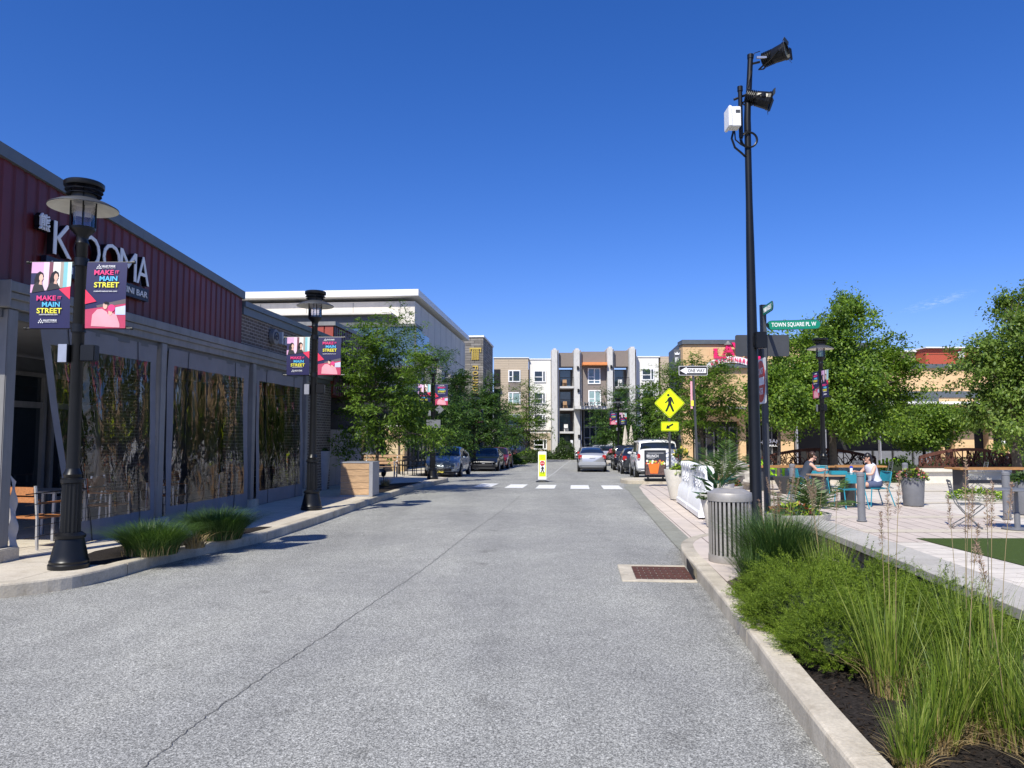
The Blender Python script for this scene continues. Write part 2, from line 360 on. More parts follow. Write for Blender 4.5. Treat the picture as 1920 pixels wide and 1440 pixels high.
def kerb(name, path, side, h=.15, w=.17, jl=3.0, z0=0):
    """kerb following the path, its body on the given side, with open joints and a rounded face edge"""
    dense = []
    for a, b in zip(path, path[1:]):
        n = max(1, int((b-a).length/.35)); dense += [a+(b-a)*(i/n) for i in range(n)]
    dense.append(path[-1]); mb = MB(); sec = [(0, -.12), (0, h-.025), (.008, h-.008), (.025, h), (w, h), (w, -.12)]
    L = 0; run = []
    def flush(run):
        if len(run) < 2: return
        n = len(sec); vs = []
        for q, t in run:
            nn = Vector((-t.y, t.x))*side
            for a, z in sec: vs.append((q.x+nn.x*a, q.y+nn.y*a, g(q.y)+z+.002+z0))
        k = len(run); fs = [(i*n+j, i*n+j+1, (i+1)*n+j+1, (i+1)*n+j) if side > 0 else (i*n+j, (i+1)*n+j, (i+1)*n+j+1, i*n+j+1) for i in range(k-1) for j in range(n-1)]
        fs += [tuple(range(n)), tuple((k-1)*n+j for j in reversed(range(n)))]; mb.add(vs, fs)
    for i, q in enumerate(dense):
        t = (dense[min(i+1, len(dense)-1)]-dense[max(i-1, 0)]).normalized()
        if i: L += (q-dense[i-1]).length
        run.append((q, t))
        if L > jl and i < len(dense)-1:
            run[-1] = (q-t*.012, t); flush(run); run = [(q+t*.004, t)]; L = 0
    flush(run)
    return tag(mb.build(name, None, mat=mKERB), kind='structure')
V2 = lambda l: [Vector(p) for p in l]
slab('ground', [(-400, -60), (500, -60), (500, 900), (-400, 900)], -.03, None, mEARTH)
slab('road', [(-60, -30), (40, -30), (9, 9), (9, 60), (30, 76), (80, 76), (80, 90.5), (-60, 90.5), (-60, 76), (-12, 76), (-12, 30), (-10, 20), (-60, 9)], -.004, None, mASPH)
LK = smooth_path([(-16, 6.6), (-8, 7.0), (-6.4, 7.55), (-5.56, 8.12), (-5.12, 8.55), (-4.93, 9.0), (-4.83, 9.7), (-4.70, 10.6), (-4.45, 11.4), (-4.15, 12.3), (-4.0, 13.5), (-3.86, 15.1), (-3.6, 19.2), (-3.28, 22.8), (-3.0, 26.5), (-2.72, 29.4), (-2.62, 30.6), (-2.85, 31.8), (-3.6, 32.5), (-4.5, 33.2), (-4.75, 34.2)], 4)
LK += [Vector((-4.7+SL*(y-34), y)) for y in (36, 40, 45, 50, 54)]
LK += smooth_path([(-2.9, 56.2), (-1.9, 57.0), (-1.0, 58), (-.2, 62), (1.0, 75), (.8, 77), (-1, 77.6)], 3)+[Vector((-60, 77.6))]
slab('sidewalk_left', [tuple(p) for p in offset(LK, .16)]+[(-60, 6)], .15, -.1, mSIDE)
kerb('kerb_left', LK, 1)
# right: raised corner by the trash can, the planting bed, flush paved side street, plaza
RK = smooth_path([(.9, -6), (1.45, 1), (1.69, 4.05), (1.96, 6.32), (2.14, 7.99), (2.27, 9.3), (2.40, 10.6), (2.62, 11.5), (3.1, 12.25), (3.9, 12.75), (5.2, 13.0)], 5)
kerb('kerb_right', RK, -1, .15, .18, 2.9)
RI = offset(RK, -.17)
slab('planting_bed', [tuple(p) for p in RI if p.y < 9.2]+[(3.15, 9.3), (4.05, 9.6), (4.1, 9.6), (3.3, -6)], .08, -.1, mMULCH)
slab('pavement_corner', [tuple(p) for p in RI if p.y >= 8.2]+[(5.3, 11.0), (4.5, 9.6), (4.05, 9.6), (3.15, 9.3), (2.6, 8.6)], .149, -.1, mPAVE)
slab('plaza', [(9.9, 12.4), (9.9, 28.5), (12.4, 29), (12.4, 46), (70, 73.9), (70, -8), (3.95, -8), (4.3, 10.2), (4.6, 12.5)], .002, None, mPLAZA)
slab('paved_side_street', [(2.80, 11.7), (2.97, 12.8), (3.43, 18), (3.95, 22.8), (4.37, 26), (4.9, 28.4), (10, 28.4), (10, 12.38), (3.4, 12.3)], .006, None, mPAVE)
slab('driveway_apron', [(2.52, 10.9), (2.62, 12.2), (3.08, 17.2), (3.62, 22.8), (3.9, 26.0), (4.42, 28.4), (4.95, 28.4), (4.42, 26), (4.0, 22.8), (3.48, 18), (3.02, 12.8), (2.85, 11.7)], .010, None, mAPRON)
RF = smooth_path([(10, 28.4), (5.6, 28.4), (4.75, 28.5), (4.42, 28.9), (4.38, 29.6), (4.5, 30.8), (5.2, 31.6), (7.0, 32.0), (7.65, 32.6), (7.9, 34)], 4)+[Vector((7.95+SL*(y-34), y)) for y in (38, 44, 50, 56, 60)]
RF += smooth_path([(9.2, 62), (8.6, 63.2), (8.4, 66), (9.0, 75), (10, 76.5), (14, 77)], 3)+[Vector((80, 77))]
slab('sidewalk_right', [tuple(p) for p in offset(RF, -.16)]+[(80, 74), (12.5, 74), (12.5, 28.56)], .145, -.1, mSIDE)
kerb('kerb_far_right', RF, -1, .145)
slab('far_lawn', [(-60, 90.5), (80, 90.5), (80, 130), (-60, 130)], .02, None, mEARTH)
kerb('kerb_far', V2([(-60, 90.5), (0, 90.5), (80, 90.5)]), 1)
for i, (y0, c) in enumerate(((13.55, 0), (15.9, 0), (19.3, 0), (23.4, 0))):
    slab('cream_paving_band', [(5.6 if i > 1 else 6.4, y0), (40, y0), (40, y0+.42), (5.6 if i > 1 else 6.4, y0+.42)], .010, None, mCREAM)
tag(slab('artificial_lawn', [(6.86, -4), (6.86, 12.75), (16, 12.75), (16, -4)], .014, None, mTURF), kind='structure')
# crosswalk bars and lines
for k, (xa, xb, ya, yb) in enumerate([(870, 900, 906, 911.5), (897, 928, 907, 912.5), (951, 986, 908.5, 914.5), (1011, 1038, 909.3, 916), (1072, 1102, 909.5, 917), (1131, 1162, 910, 917.5)]):
    if k == 0: continue
    a = G((xa+xb)/2, (ya+yb)/2, 0); w_ = .32; l_ = 1.35
    d = Vector((SL, 1)).normalized()
    c = Vector((a.x, a.y)); n = Vector((d.y, -d.x))
    slab('crosswalk_bar', [tuple(c-d*l_-n*w_), tuple(c-d*l_+n*w_), tuple(c+d*l_+n*w_), tuple(c+d*l_-n*w_)], .004, None, mMARK)
def strip(name, pts, wd, mat, top=.003, wob=0):
    p = smooth_path(pts, 24)
    if wob: p = [q+Vector((random.uniform(-wob, wob), random.uniform(-wob, wob))) for q in p]
    a = offset(p, wd/2); b = offset(p, -wd/2); mb = MB(); n = len(p)
    mb.add([(q.x, q.y, g(q.y)+top) for q in a]+[(q.x, q.y, g(q.y)+top) for q in b], [(i, n+i, n+i+1, i+1) for i in range(n-1)])
    return tag(mb.build(name, None, mat=mat), kind='structure')
mCRACK = M('asphalt_crack', (.085,.082,.078), .95)
strip('road_crack', [tuple(G(x, y)[:2]) for x, y in ((270, 1438), (400, 1335), (560, 1225), (700, 1130), (800, 1062), (880, 1000), (940, 958), (975, 930))], .0055, mCRACK, .001, .012)
strip('road_seam', [tuple(G(x, y)[:2]) for x, y in ((1020, 900), (1050, 878), (1072, 861))], .06, M('seam', (.45,.45,.44), .9), .002, 0)
strip('road_crack', [tuple(G(x, y)[:2]) for x, y in ((1172, 942), (1195, 952), (1218, 962))], .008, mCRACK, .002, .02)
strip('road_crack', [tuple(G(x, y)[:2]) for x, y in ((1090, 1026), (1190, 1028), (1232, 1030))], .008, mCRACK, .001, .01)
# gutter grime along both kerbs
t_ = NT('gutter_grime'); tr0 = t_.n('BsdfTransparent'); t_.col((.045, .04, .034)); t_.b.inputs['Roughness'].default_value = .95; mx = t_.n('MixShader')
t_.t.links.new(t_.ramp(t_.noise(5, 5, .7), [(.45, (.0,.0,.0)), (.8, (.36,.36,.36))]), mx.inputs[0]); t_.t.links.new(tr0.outputs[0], mx.inputs[1]); t_.t.links.new(t_.b.outputs[0], mx.inputs[2]); t_.t.links.new(mx.outputs[0], t_.out.inputs[0])
for pth, sd_, w_ in ((LK[8:-2], -1, .22), (RK[:-6], 1, .20)):
    a_ = offset(pth, 0); b_ = offset(pth, sd_*w_); mb = MB(); n = len(a_)
    mb.add([(q.x, q.y, g(q.y)+.0015) for q in a_]+[(q.x, q.y, g(q.y)+.0015) for q in b_], [(i, n+i, n+i+1, i+1) for i in range(n-1)]); tag(mb.build('gutter_dirt', None, mat=t_.mat), kind='structure')
# storm drain
dr = thing('storm_drain', 'rusty brown square storm grate set in a concrete collar beside the right kerb', 'storm drain', (1.85, 9.6, 0), -.09)
mb = MB(); mb.box(-.47, -.56, -.1, .42, -.46, .012); mb.box(-.47, .46, -.1, .42, .56, .012); mb.box(-.47, -.46, -.1, -.30, .46, .012); mb.build('collar', dr, mat=mKERB, bevel=.005)
mb = MB()
for i in range(10): mb.box(-.29+i*.071, -.455, -.02, -.29+i*.071+.06, .455, .006)
for j in range(6): mb.box(-.292, -.45+j*.175, -.02, .41, -.45+j*.175+.02, .009)
mb.build('grate', dr, mat=M('rust_plate', (.085,.032,.02), .85, 0, .3, 10))
mb = MB(); mb.beam((.395, -.40, .07), (.435, .42, .07), .012, .11); mb.build('kerb_inlet', dr, mat=mBLACKI)
# ================= LEFT BUILDINGS (local frame: x towards the street, y along it)
LB = (-7.4, 0, 0)
mRED = M('oxblood_panel', (.120,.011,.010), .42, .0, .12, 1.2, streak=.22); mREDB = M('red_panel', (.30,.05,.03), .5, 0, .1)
mBRK = bricks('dark_brick', (.075,.058,.048), (.13,.10,.08), (.30,.27,.24), .22, .075, .009, 'yz', 0, .5, .4, .5)
mTRIM = M('grey_trim', (.22,.215,.21), .5, 0, .08, streak=.2); mTRIMD = M('dark_grey_trim', (.10,.105,.11), .5)
mCANV = M('grey_canvas', (.20,.195,.205), .75, 0, .1, 2, .2, 12); mPVC = clear('clear_vinyl', (.74,.77,.84), .035, 1, .01)
def ribwall(mb, y0, y1, z0, zt0, zt1, pitch=.215, d=.020, x=0):
    n = int((y1-y0)/pitch); prof = []
    for i in range(n):
        a = y0+i*pitch
        prof += [(a, 0), (a+.13, 0), (a+.145, -d), (a+pitch-.02, -d)]
    prof.append((y1, 0)); zt = lambda y: zt0+(zt1-zt0)*(y-y0)/(y1-y0)
    vs = [(x+q, y, z0) for y, q in prof]+[(x+q, y, zt(y)) for y, q in prof]; k = len(prof)
    mb.add(vs, [(i, i+1, k+i+1, k+i) for i in range(k-1)])
s0, zA = LP(0, 268, -7.4); s1, zB = LP(440, 540, -7.4); sB, zBr = LP(618, 630, -7.4)
s1 = 16.4; slope = (zB-zA)/(s1-s0)
kb = thing('restaurant_building', 'dark red ribbed metal restaurant with a sloping roofline over a curtained grey patio', 'building', LB, SA)
mb = MB(); ya = 8.8; ribwall(mb, ya, s1, 3.72, zA+slope*(ya-s0)-.16, zB-.16); mb.build('red_wall', kb, mat=mRED)
mb = MB(); zt = lambda y: zA+slope*(y-s0)
for y0, y1 in ((ya-.05, 12.5), (12.504, s1+.05)):
    vs = [(x, y, zt(y)+dz) for y in (y0, y1) for x, dz in ((.05, 0), (.05, -.17), (-.35, -.17), (-.35, 0))]
    mb.add(vs, [(0,1,5,4), (1,2,6,5), (2,3,7,6), (3,0,4,7), (0,3,2,1), (4,5,6,7)])
mb.build('roof_cap', kb, mat=M('slate_trim', (.11,.125,.135), .45))
mb = MB(); mb.box(-12, 15.9, 3.7, -.05, s1, zB-.2); mb.box(-12, ya+.2, 3.4, -.06, s1-.01, 3.715); mb.box(-12, ya, 3.4, -.04, ya+.19, 5.3); mb.box(-12, ya+.191, 3.72, -11.8, s1, 5); mb.build('side_wall', kb, mat=mRED)
# canopy over the patio
zc = 3.70
mb = MB(); mb.box(-.3, 9.45, zc-.02, .10, 22.4, zc+.03); mb.box(.10, 9.45, zc-.09, .17, 22.4, zc+.045); mb.box(-.3, 9.47, zc-.30, .10, 22.4, zc-.024); mb.box(.101, 9.49, zc-.18, .14, 22.4, zc-.094); mb.box(-9, 9.43, zc-.30, .19, 9.448, zc+.05)
mb.build('canopy_gutter', kb, mat=mTRIM, bevel=.008)
mb = MB(); mb.box(-.1, 9.5, 3.28, .02, 22.4, zc-.304); mb.build('canopy_beam', kb, mat=mTRIMD)
mb = MB(); mb.box(-8, 9.55, 3.345, -.12, 22.4, 3.39); mb.build('patio_ceiling', kb, mat=mGREY)
PO = [9.62, 13.2, 16.95, 20.3]
for i, y in enumerate(PO):
    mb = MB(); mb.box(-.09, y-.09, .32, .09, y+.09, 3.39, ch=.01); mb.build('post', kb, mat=mTRIM)
    mb = MB(); mb.box(-.16, y-.2, .1, .17, y+.2, .32, ch=.015); mb.build('post_footing', kb, mat=mKERB)
# inner shopfront behind the patio
X = -3.3
mb = MB(); mb.box(X-.25, 9.6, .1, X-.1, 22.3, 3.29); mb.box(-12, 22.1, .1, X, 22.3, 4.5); mb.build('inner_wall', kb, mat=mTRIMD)
y = 9.7; k = 0
while y < 16.5:
    f = MB(); f.box(X-.1, y, .15, X+.02, y+.08, 3.0); f.box(X-.1, y+1.5, .15, X+.02, y+1.58, 3.0); f.box(X-.1, y+.082, 2.3, X+.0, y+1.498, 2.42); f.box(X-.1, y+.082, .15, X+.0, y+1.498, .5); f.box(X-.1, y+.082, 2.92, X, y+1.498, 3.0)
    fo = f.build('shopfront_window', kb, mat=mTRIM); f = MB(); f.box(X-.09, y+.05, .2, X-.06, y+1.53, 2.95); f.build('pane', fo, mat=mGLASS); y += 1.75
mb = MB(); mb.box(-.38, 16.45, .12, -.12, 17.3, 3.3); mb.box(-.38, 19.9, .12, -.12, 20.8, 3.3); mb.box(X, 16.6, .12, X+.4, 17.5, 3.3); mb.build('brick_pier', kb, mat=mBRK)
# curtains: canvas border with a clear vinyl pane
def curtain(y0, y1, lean=0, label=None, seed=0):
    from mathutils import noise
    def pt(u, v, dx=0):                      # u along, v up
        yy = y0+(y1-y0)*u; zz = .16+(3.33-.16)*v
        if lean: yy += lean*(1-v)*(1-u)
        wx = .045*noise.noise(Vector((u*7+seed, v*1.3, seed)))+.009*math.sin(u*30+seed+v*3)*(.3+abs(v-.5))+.02*noise.noise(Vector((u*3, v*3+seed, 7)))
        return Vector((.03+wx+dx+.05*(1-v)**2, yy, zz))
    bu, bt, bb = .055, .095, .10; nu = 130; nv = 110
    c = MB(); w_ = MB()
    for mbx, reg in ((c, [(0, 1, 0, bb), (0, 1, 1-bt, 1), (0, bu, bb, 1-bt), (1-bu, 1, bb, 1-bt)]), (w_, [(bu, 1-bu, bb, 1-bt)])):
        for a, b, cc, d in reg:
            n1 = max(2, int((b-a)*nu)); n2 = max(2, int((d-cc)*nv)); mbx.grid(lambda u, v: pt(a+(b-a)*u, cc+(d-cc)*v), n1, n2)
    o = c.build('patio_curtain', kb, 'all', mat=mCANV); o2 = w_.build('clear_panel', o, 'all', mat=mPVC)
    z = MB()
    for uu in (.2, .8): z.path([pt(uu+.02*math.sin(v*9)*(1-v), v, .012) for v in [i/20 for i in range(21)]], .006, 5)
    z.build('cord', o, mat=mBLK)
curtain(10.14, 13.05, .86, seed=1); curtain(13.42, 16.75, 0, seed=5); curtain(17.2, 20.1, 0, seed=9)
c = MB(); c.grid(lambda u, v: Vector((-.12-.33*u, 9.86+.035*math.sin(u*16)+.02*math.sin(v*5), .2+2.9*v)), 80, 12); mEND = M('end_canvas', (.42,.42,.43), .7)
c = MB(); c.grid(lambda u, v: Vector((.06+.02*math.sin(v*17+2*u), 9.75+.17*u*(1-v*.5), .25+(.9+.1*(1-u))*v)), 4, 20); c.build('curtain_edge', kb, 'all', mat=M('pale_vinyl', (.4,.4,.42), .4))
# cable rail of the patio
mb = MB()
for z in (.35, .5, .65, .8): mb.tube((-.08, 10.2, z), (-.08, 20, z), .005, n=5)
mb.tube((-.08, 10.2, .95), (-.08, 20, .95), .008, n=6); mb.box(-.1, 9.84, .15, -.05, 9.88, 1.0); mb.build('cable_rail', kb, mat=mBLK)
# lettering
sg = thing('restaurant_sign', 'tall thin white letters with small emblem and dark strapline plate on the red wall', 'sign', LB, SA)
def face_txt(mbx, t, pts, a=-7.4, d=.03, bold=0, x=.0):
    pass
sK, zK = LP(98, 450, -7.3); sM, zM = LP(278, 508, -7.3)
let = [('K', .0, .16), ('O', .25, .19), ('O', .47, .19), ('M', .66, .19), ('A', .86, .15)]
W = sM-sK; zl = (zK+zM)/2
for ch, a, wd in let:
    mb = MB(); mb.m(mBLK); O = Vector((.03, sK+W*(a+wd/2)*.985, zl)); mb.text(ch, O, (0,1,0), (0,0,1), W*wd, .47, .09, -.004)
    o = mb.build('letter', sg); mb = MB(); mb.text(ch, O+Vector((.092, 0, 0)), (0,1,0), (0,0,1), W*wd, .47, .012, -.004); mb.build('letter_face', o, mat=mWHITE)
sS, zS = LP(92, 498, -7.3); sE, zE = LP(276, 551, -7.3); zs = (zS+zE)/2
mb = MB(); mb.box(.02, sS-.05, zs-.105, .1, sE+.05, zs+.105); mb.build('backing_plate', sg, mat=M('sign_navy', (.008,.008,.02), .4))
mb = MB(); mb.text('ASIAN   SUSHI & MARTINI BAR', (.102, (sS+sE)/2, zs), (0,1,0), (0,0,1), sE-sS, .10, .01, -.004); mb.build('lettering', sg, mat=mWHITE)
sy, zy = LP(84, 417, -7.3); mb = MB(); mb.text('熊', (.09, sy, zy), (0,1,0), (0,0,1), .19, .23, .03, .012); mb.build('emblem', sg, mat=mWHITE)
mb = MB(); mb.text('熊', (.02, sy, zy), (0,1,0), (0,0,1), .2, .24, .069, .02); mb.build('emblem_back', sg, mat=mBLK)
# brick shop
bk = thing('brick_building', 'low dark brown brick shop with a grey coping next to the red restaurant', 'building', LB, SA)
mb = MB(); mb.box(-12, s1+.004, 3.72, -.02, 22.6, zBr-.12); mb.build('brick_wall', bk, mat=mBRK)
mb = MB(); mb.box(-12, s1+.06, zBr-.12, .06, 22.65, zBr); mb.box(-.2, s1+.06, zBr-.3, .02, 22.64, zBr-.124); mb.build('coping', bk, mat=M('slate_trim'))
mb = MB(); mb.box(-.25, 20.6, .1, -.02, 22.6, 3.3); mb.build('corner_pier', bk, mat=mBRK)
sh = thing('shop_sign', 'raised light grey lettering with a round spiral badge on the brick shop', 'sign', LB, SA)
sa, za = LP(512, 632, -7.38); mb = MB(); mb.lathe([(.0, .0), (.19, 0), (.19, .1), (.165, .11), (0, .112)], (.0, sa, za), 24, (1,0,0)); mb.build('badge', sh, mat=mTRIM)
mb = MB(); mb.path([Vector((.12, sa+(.02+.012*a)*math.cos(a), za+(.02+.012*a)*math.sin(a))) for a in [i*.4 for i in range(26)]], .010, 5); mb.build('spiral', sh, mat=M('navy', (.02,.03,.07)))
sb, zb = LP(524, 636, -7.38); sc_, zc_ = LP(574, 648, -7.38)
mb = MB(); mb.text('hearth', (.0, (sb+sc_)/2, (zb+zc_)/2), (0,1,0), (0,0,1), sc_-sb, .30, .09, .012); mb.build('lettering', sh, mat=M('sign_grey', (.42,.45,.5), .4))
# red box with grey panels at street level
s2, zR = LP(624, 602, -7.4); s3 = 27.2
rb = thing('red_panel_building', 'red ribbed panel box above grey street level wall, half hidden by the first street tree', 'building', LB, SA)
mb = MB(); ribwall(mb, 22.75, s3, 3.0, zR-.12, zR-.12, .22, .05); mb.build('side_panels', rb, mat=mRED)
mb = MB()
for i in range(9): mb.box(-.02-i*.3-.26, 22.70, 3.0, -.02-i*.3, 22.74, zR-.12)
mb.box(-12, 22.741, 3, -.06, s3, zR-.13); mb.build('front_panels', rb, mat=mREDB)
mb = MB(); mb.box(-12, 22.66, zR-.12, .06, s3+.04, zR); mb.build('coping', rb, mat=mTRIM)
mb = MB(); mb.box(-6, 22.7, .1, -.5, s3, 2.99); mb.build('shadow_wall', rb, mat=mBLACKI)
mb = MB()
for i in range(4): mb.box(-.49, 23.4+i*.95, .12, -.40, 23.4+i*.95+.93, 1.95)
mb.build('grey_panel', rb, mat=mGREY)
# long set-back department building
LC = (-10.6, 0, -1)
db = thing('department_building', 'large off white two storey building with a thin projecting roof and blue glass bay', 'building', LC, SA)
sc0, zw = LP(778, 545, -10.6); sE_, _ = LP(872, 640, -10.6); zw += 1
mOFF = M('off_white_panel', (.66,.62,.55), .7, 0, .04, streak=.08)
mb = MB(); mb.box(-34, sc0, 5.5, 0, sE_, zw-.7); mb.build('upper_wall', db, mat=mOFF)
mb = MB(); mb.box(-34.5, sc0-.55, zw-.42, .35, sE_+.2, zw); mb.build('roof_slab', db, mat=mWHITE)
mb = MB()
for i in range(9): mb.box(-.02, sc0+2+i*2.5, 5.6, .006, sc0+2.03+i*2.5, zw-.75)
mb.box(-.02, sc0, 7.9, .01, sE_, 7.96); mb.box(-.02, sc0, 9.3, .01, sE_, 9.35)
for i in range(10): mb.box(-1-i*3.2, sc0-.006, 5.6, -.97-i*3.2, sc0, zw-.75)
mb.build('panel_joints', db, mat=mTRIMD)
mb = MB(); mb.box(-34, sc0-1.6, zw-1.80, -1.2, sc0-.01, zw-1.68); mb.build('ledge', db, mat=mOFF)
mb = MB(); mb.box(-34, sc0-1.2, zw-2.5, -1.6, sc0-.02, zw-1.81); mb.build('dark_band', db, mat=mTRIMD)
mb = MB(); mb.box(-12, sc0-2.0, zw-5.2, .5, sc0-.03, zw-2.7); mb.box(-.5, sc0-.02, zw-5.1, .4, sc0+3, zw-2.8); mb.build('glass_bay', db, mat=mGLASSB)
mb = MB()
for i in range(6): mb.box(-12+i*2.49, sc0-2.05, zw-5.2, -11.9+i*2.49, sc0-2.0, zw-2.7)
mb.box(-12, sc0-2.08, zw-2.7, .56, sc0-.03, zw-2.52); mb.box(-12, sc0-2.08, zw-5.4, .56, sc0-.03, zw-5.2); mb.build('bay_frame', db, mat=mTRIMD)
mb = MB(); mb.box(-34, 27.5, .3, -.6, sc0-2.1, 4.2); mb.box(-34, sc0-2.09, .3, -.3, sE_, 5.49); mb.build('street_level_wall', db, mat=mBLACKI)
for i in range(16):
    yy = 28.2+i*2.6; f = MB(); xx = -.6 if yy < sc0-2.5 else -.3
    f.box(xx, yy, .6, xx+.1, yy+.12, 3.8); f.box(xx, yy+.125, 3.4, xx+.08, yy+2.3, 3.55); f.box(xx, yy+1.2, .6, xx+.07, yy+1.26, 3.39)
    fo = f.build('shopfront_window', db, mat=mTRIM); f = MB(); f.box(xx-.02, yy+.13, .7, xx+.02, yy+2.4, 3.39); f.build('pane', fo, mat=mGLASS)
for i in range(5):
    f = MB(); f.box(-.01, sc0+3+i*4.2, 6.0, .05, sc0+5.6+i*4.2, 8.0); o = f.build('upper_window', db, mat=mTRIMD); f = MB(); f.box(.0, sc0+3.1+i*4.2, 6.1, .07, sc0+5.5+i*4.2, 7.9); f.build('pane', o, mat=mGLASS)
# stone tower
tw = LP(906, 630, -9.5)
tb = thing('stone_tower', 'dark grey coursed stone tower with gold vertical lettering and emblem', 'building', (-9.5, 0, -1.4), SA)
mSTN = bricks('grey_ledgestone', (.13,.12,.11), (.27,.25,.225), (.045,.042,.04), 1.1, .26, .02, 'yz', 0, .37, .6, .8)
zt_ = tw[1]+1.4; t0 = tw[0]; t1 = LP(924, 646, -9.5)[0]
mb = MB(); mb.box(-2.6, t0, .2, 0, t1, zt_-.12); mb.build('stone_wall', tb, mat=mSTN)
mb = MB(); mb.box(-2.7, t0-.1, zt_-.12, .1, t1+.1, zt_+.06); mb.build('coping', tb, mat=mWHITE)
mb = MB(); mb.box(-.05, t0+2.4, 2, .015, t1-.3, zt_-3.2); mb.build('recess', tb, mat=mTRIMD)
mGOLD = M('gold_letter', (.62,.45,.10), .4, .3)
mb = MB()
for i, ch in enumerate('FOUNDING'):
    mb.text(ch, (-.80, t0-.03, zt_-3.3-i*.56), (0,0,-1), (1,0,0), .40, .58, .08, .01)
mb.build('lettering', tb, mat=mGOLD)
mb = MB(); c = (-.80, t0-.06, zt_-1.9)
for i in range(4):
    mb.beam((c[0]-.34+i*.2, c[1], c[2]-.6), (c[0]-.30+i*.19, c[1], c[2]+.6), .06, .1)
for i in range(6): mb.beam((c[0]-.40, c[1], c[2]+.5-i*.2), (c[0]+.40, c[1], c[2]+.5-i*.2), .06, .05)
mb.beam((c[0]-.62, c[1], c[2]+.6), (c[0]+.62, c[1], c[2]+.6), .1, .14); mb.beam((c[0]-.55, c[1], c[2]+.2), (c[0]-.55, c[1], c[2]+.6), .08, .08); mb.beam((c[0]+.55, c[1], c[2]+.2), (c[0]+.55, c[1], c[2]+.6), .08, .08); mb.build('emblem', tb, mat=mGOLD)
sp = thing('stone_pier', 'sunlit honey coloured stone pier behind the slatted bench', 'wall', tuple(B(741, 41.5, -.0)), SA)
mb = MB(); mb.box(-.55, -.2, 0, .55, .5, 2.6); mb.build('masonry', sp, mat=bricks('honey_stone', (.50,.35,.17), (.60,.48,.30), (.28,.22,.15), .46, .27, .015, 'yz', 0, .4, .4, .6))
mb = MB(); mb.box(-.6, -.25, 2.6, .6, .55, 2.72); mb.build('cap_stone', sp, mat=mOFF)
# ================= FAR APARTMENT BLOCK (front faces the street end)
YF = 92.0
ap = thing('apartment_building', 'four storey apartment block with pale grey fins and balconies at the street end', 'building', (0, YF, -1.1))
def px3(px, py, Y=YF): p = P(px, py, Y); return p.x, p.z
mCRM = M('cream_stucco', (.70,.68,.64), .8, 0, .04); mFIN = concrete('pale_grey_panel', (.56,.55,.53), None, .06, .05); mTAUPE = M('taupe_panel', (.21,.175,.155), .7, 0, .05)
mBEI = bricks('beige_lap_siding', (.47,.385,.285), (.485,.40,.30), (.27,.22,.16), 9, .22, .02, 'yz', 0, .5, .1, .4)
def wall(name, x0, y0, x1, y1, mat, d0=0, dep=1.0, yb=None):
    a = px3(x0, y0); b = px3(x1, y1); mb = MB(); mb.box(a[0], YF+d0, b[1], b[0], YF+d0+dep, a[1]); return mb.build(name, ap, world=True, mat=mat)
wall('core', 926, 690, 1255, 866, mTAUPE, 2.2, 12)
wall('beige_wing', 926, 671, 991, 866, mBEI, .4, 3); wall('parapet', 925, 669.5, 992, 671, mWHITE, .3, 3)
wall('white_wing', 992.5, 673, 1034, 866, mCRM, .9, 3); wall('parapet', 992, 671, 1034, 673, mWHITE, .8, 3)
wall('white_wing', 1194, 668.5, 1240, 866, mCRM, .9, 3); wall('parapet', 1194, 666.5, 1240.2, 668.5, mWHITE, .8, 3)
wall('beige_wing', 1240.5, 667, 1300, 866, mBEI, .7, 3)
for x0, x1 in ((926, 992), (992.5, 1034), (1194, 1240)): wall('base_course', x0, 806 if x0 < 1100 else 810, x1, 808 if x0 < 1100 else 812, mTAUPE, .25 if x0 == 926 else .8, .2)
wall('ground_floor_wall', 993, 812, 1033, 866, mBUFF, .84, .2)
for x0, x1 in ((1034, 1041), (1075, 1083), (1137, 1145), (1178, 1187)):
    wall('fin', x0, 657 if x0 < 1100 else 654, x1+4, 866, mFIN, -.8, 2.8); wall('fin', x0+3, 654 if x0 < 1100 else 651, x1+1, 657 if x0 < 1100 else 654, mFIN, -.6, 2.4)
    wall('fin_return', x1+4.4, 657 if x0 < 1100 else 655, x1+7.5, 866, mLGREY, -.4, 2.4)
wall('recess_panel', 1049, 661, 1075, 687, mTAUPE, .2, 2); wall('recess_panel', 1153, 657, 1178, 687, mTAUPE, .2, 2)
wall('centre_panel', 1091, 659, 1137, 763, mTAUPE, .1, 2)
wall('awning', 1091, 681, 1136, 686, M('orange_awning', (.70,.25,.08), .6), -1.4, 1.5)
wall('entrance_canopy', 1074, 763, 1145, 768.5, mFIN, -3.4, 3.6)
mb = MB(); a = px3(1106, 765); mb.text('EMBLEM', (a[0], YF-3.6, a[1]+.35), (1,0,0), (0,0,1), 3.0, .5, .1, .01); mb.build('lettering', ap, world=True, mat=mTRIMD)
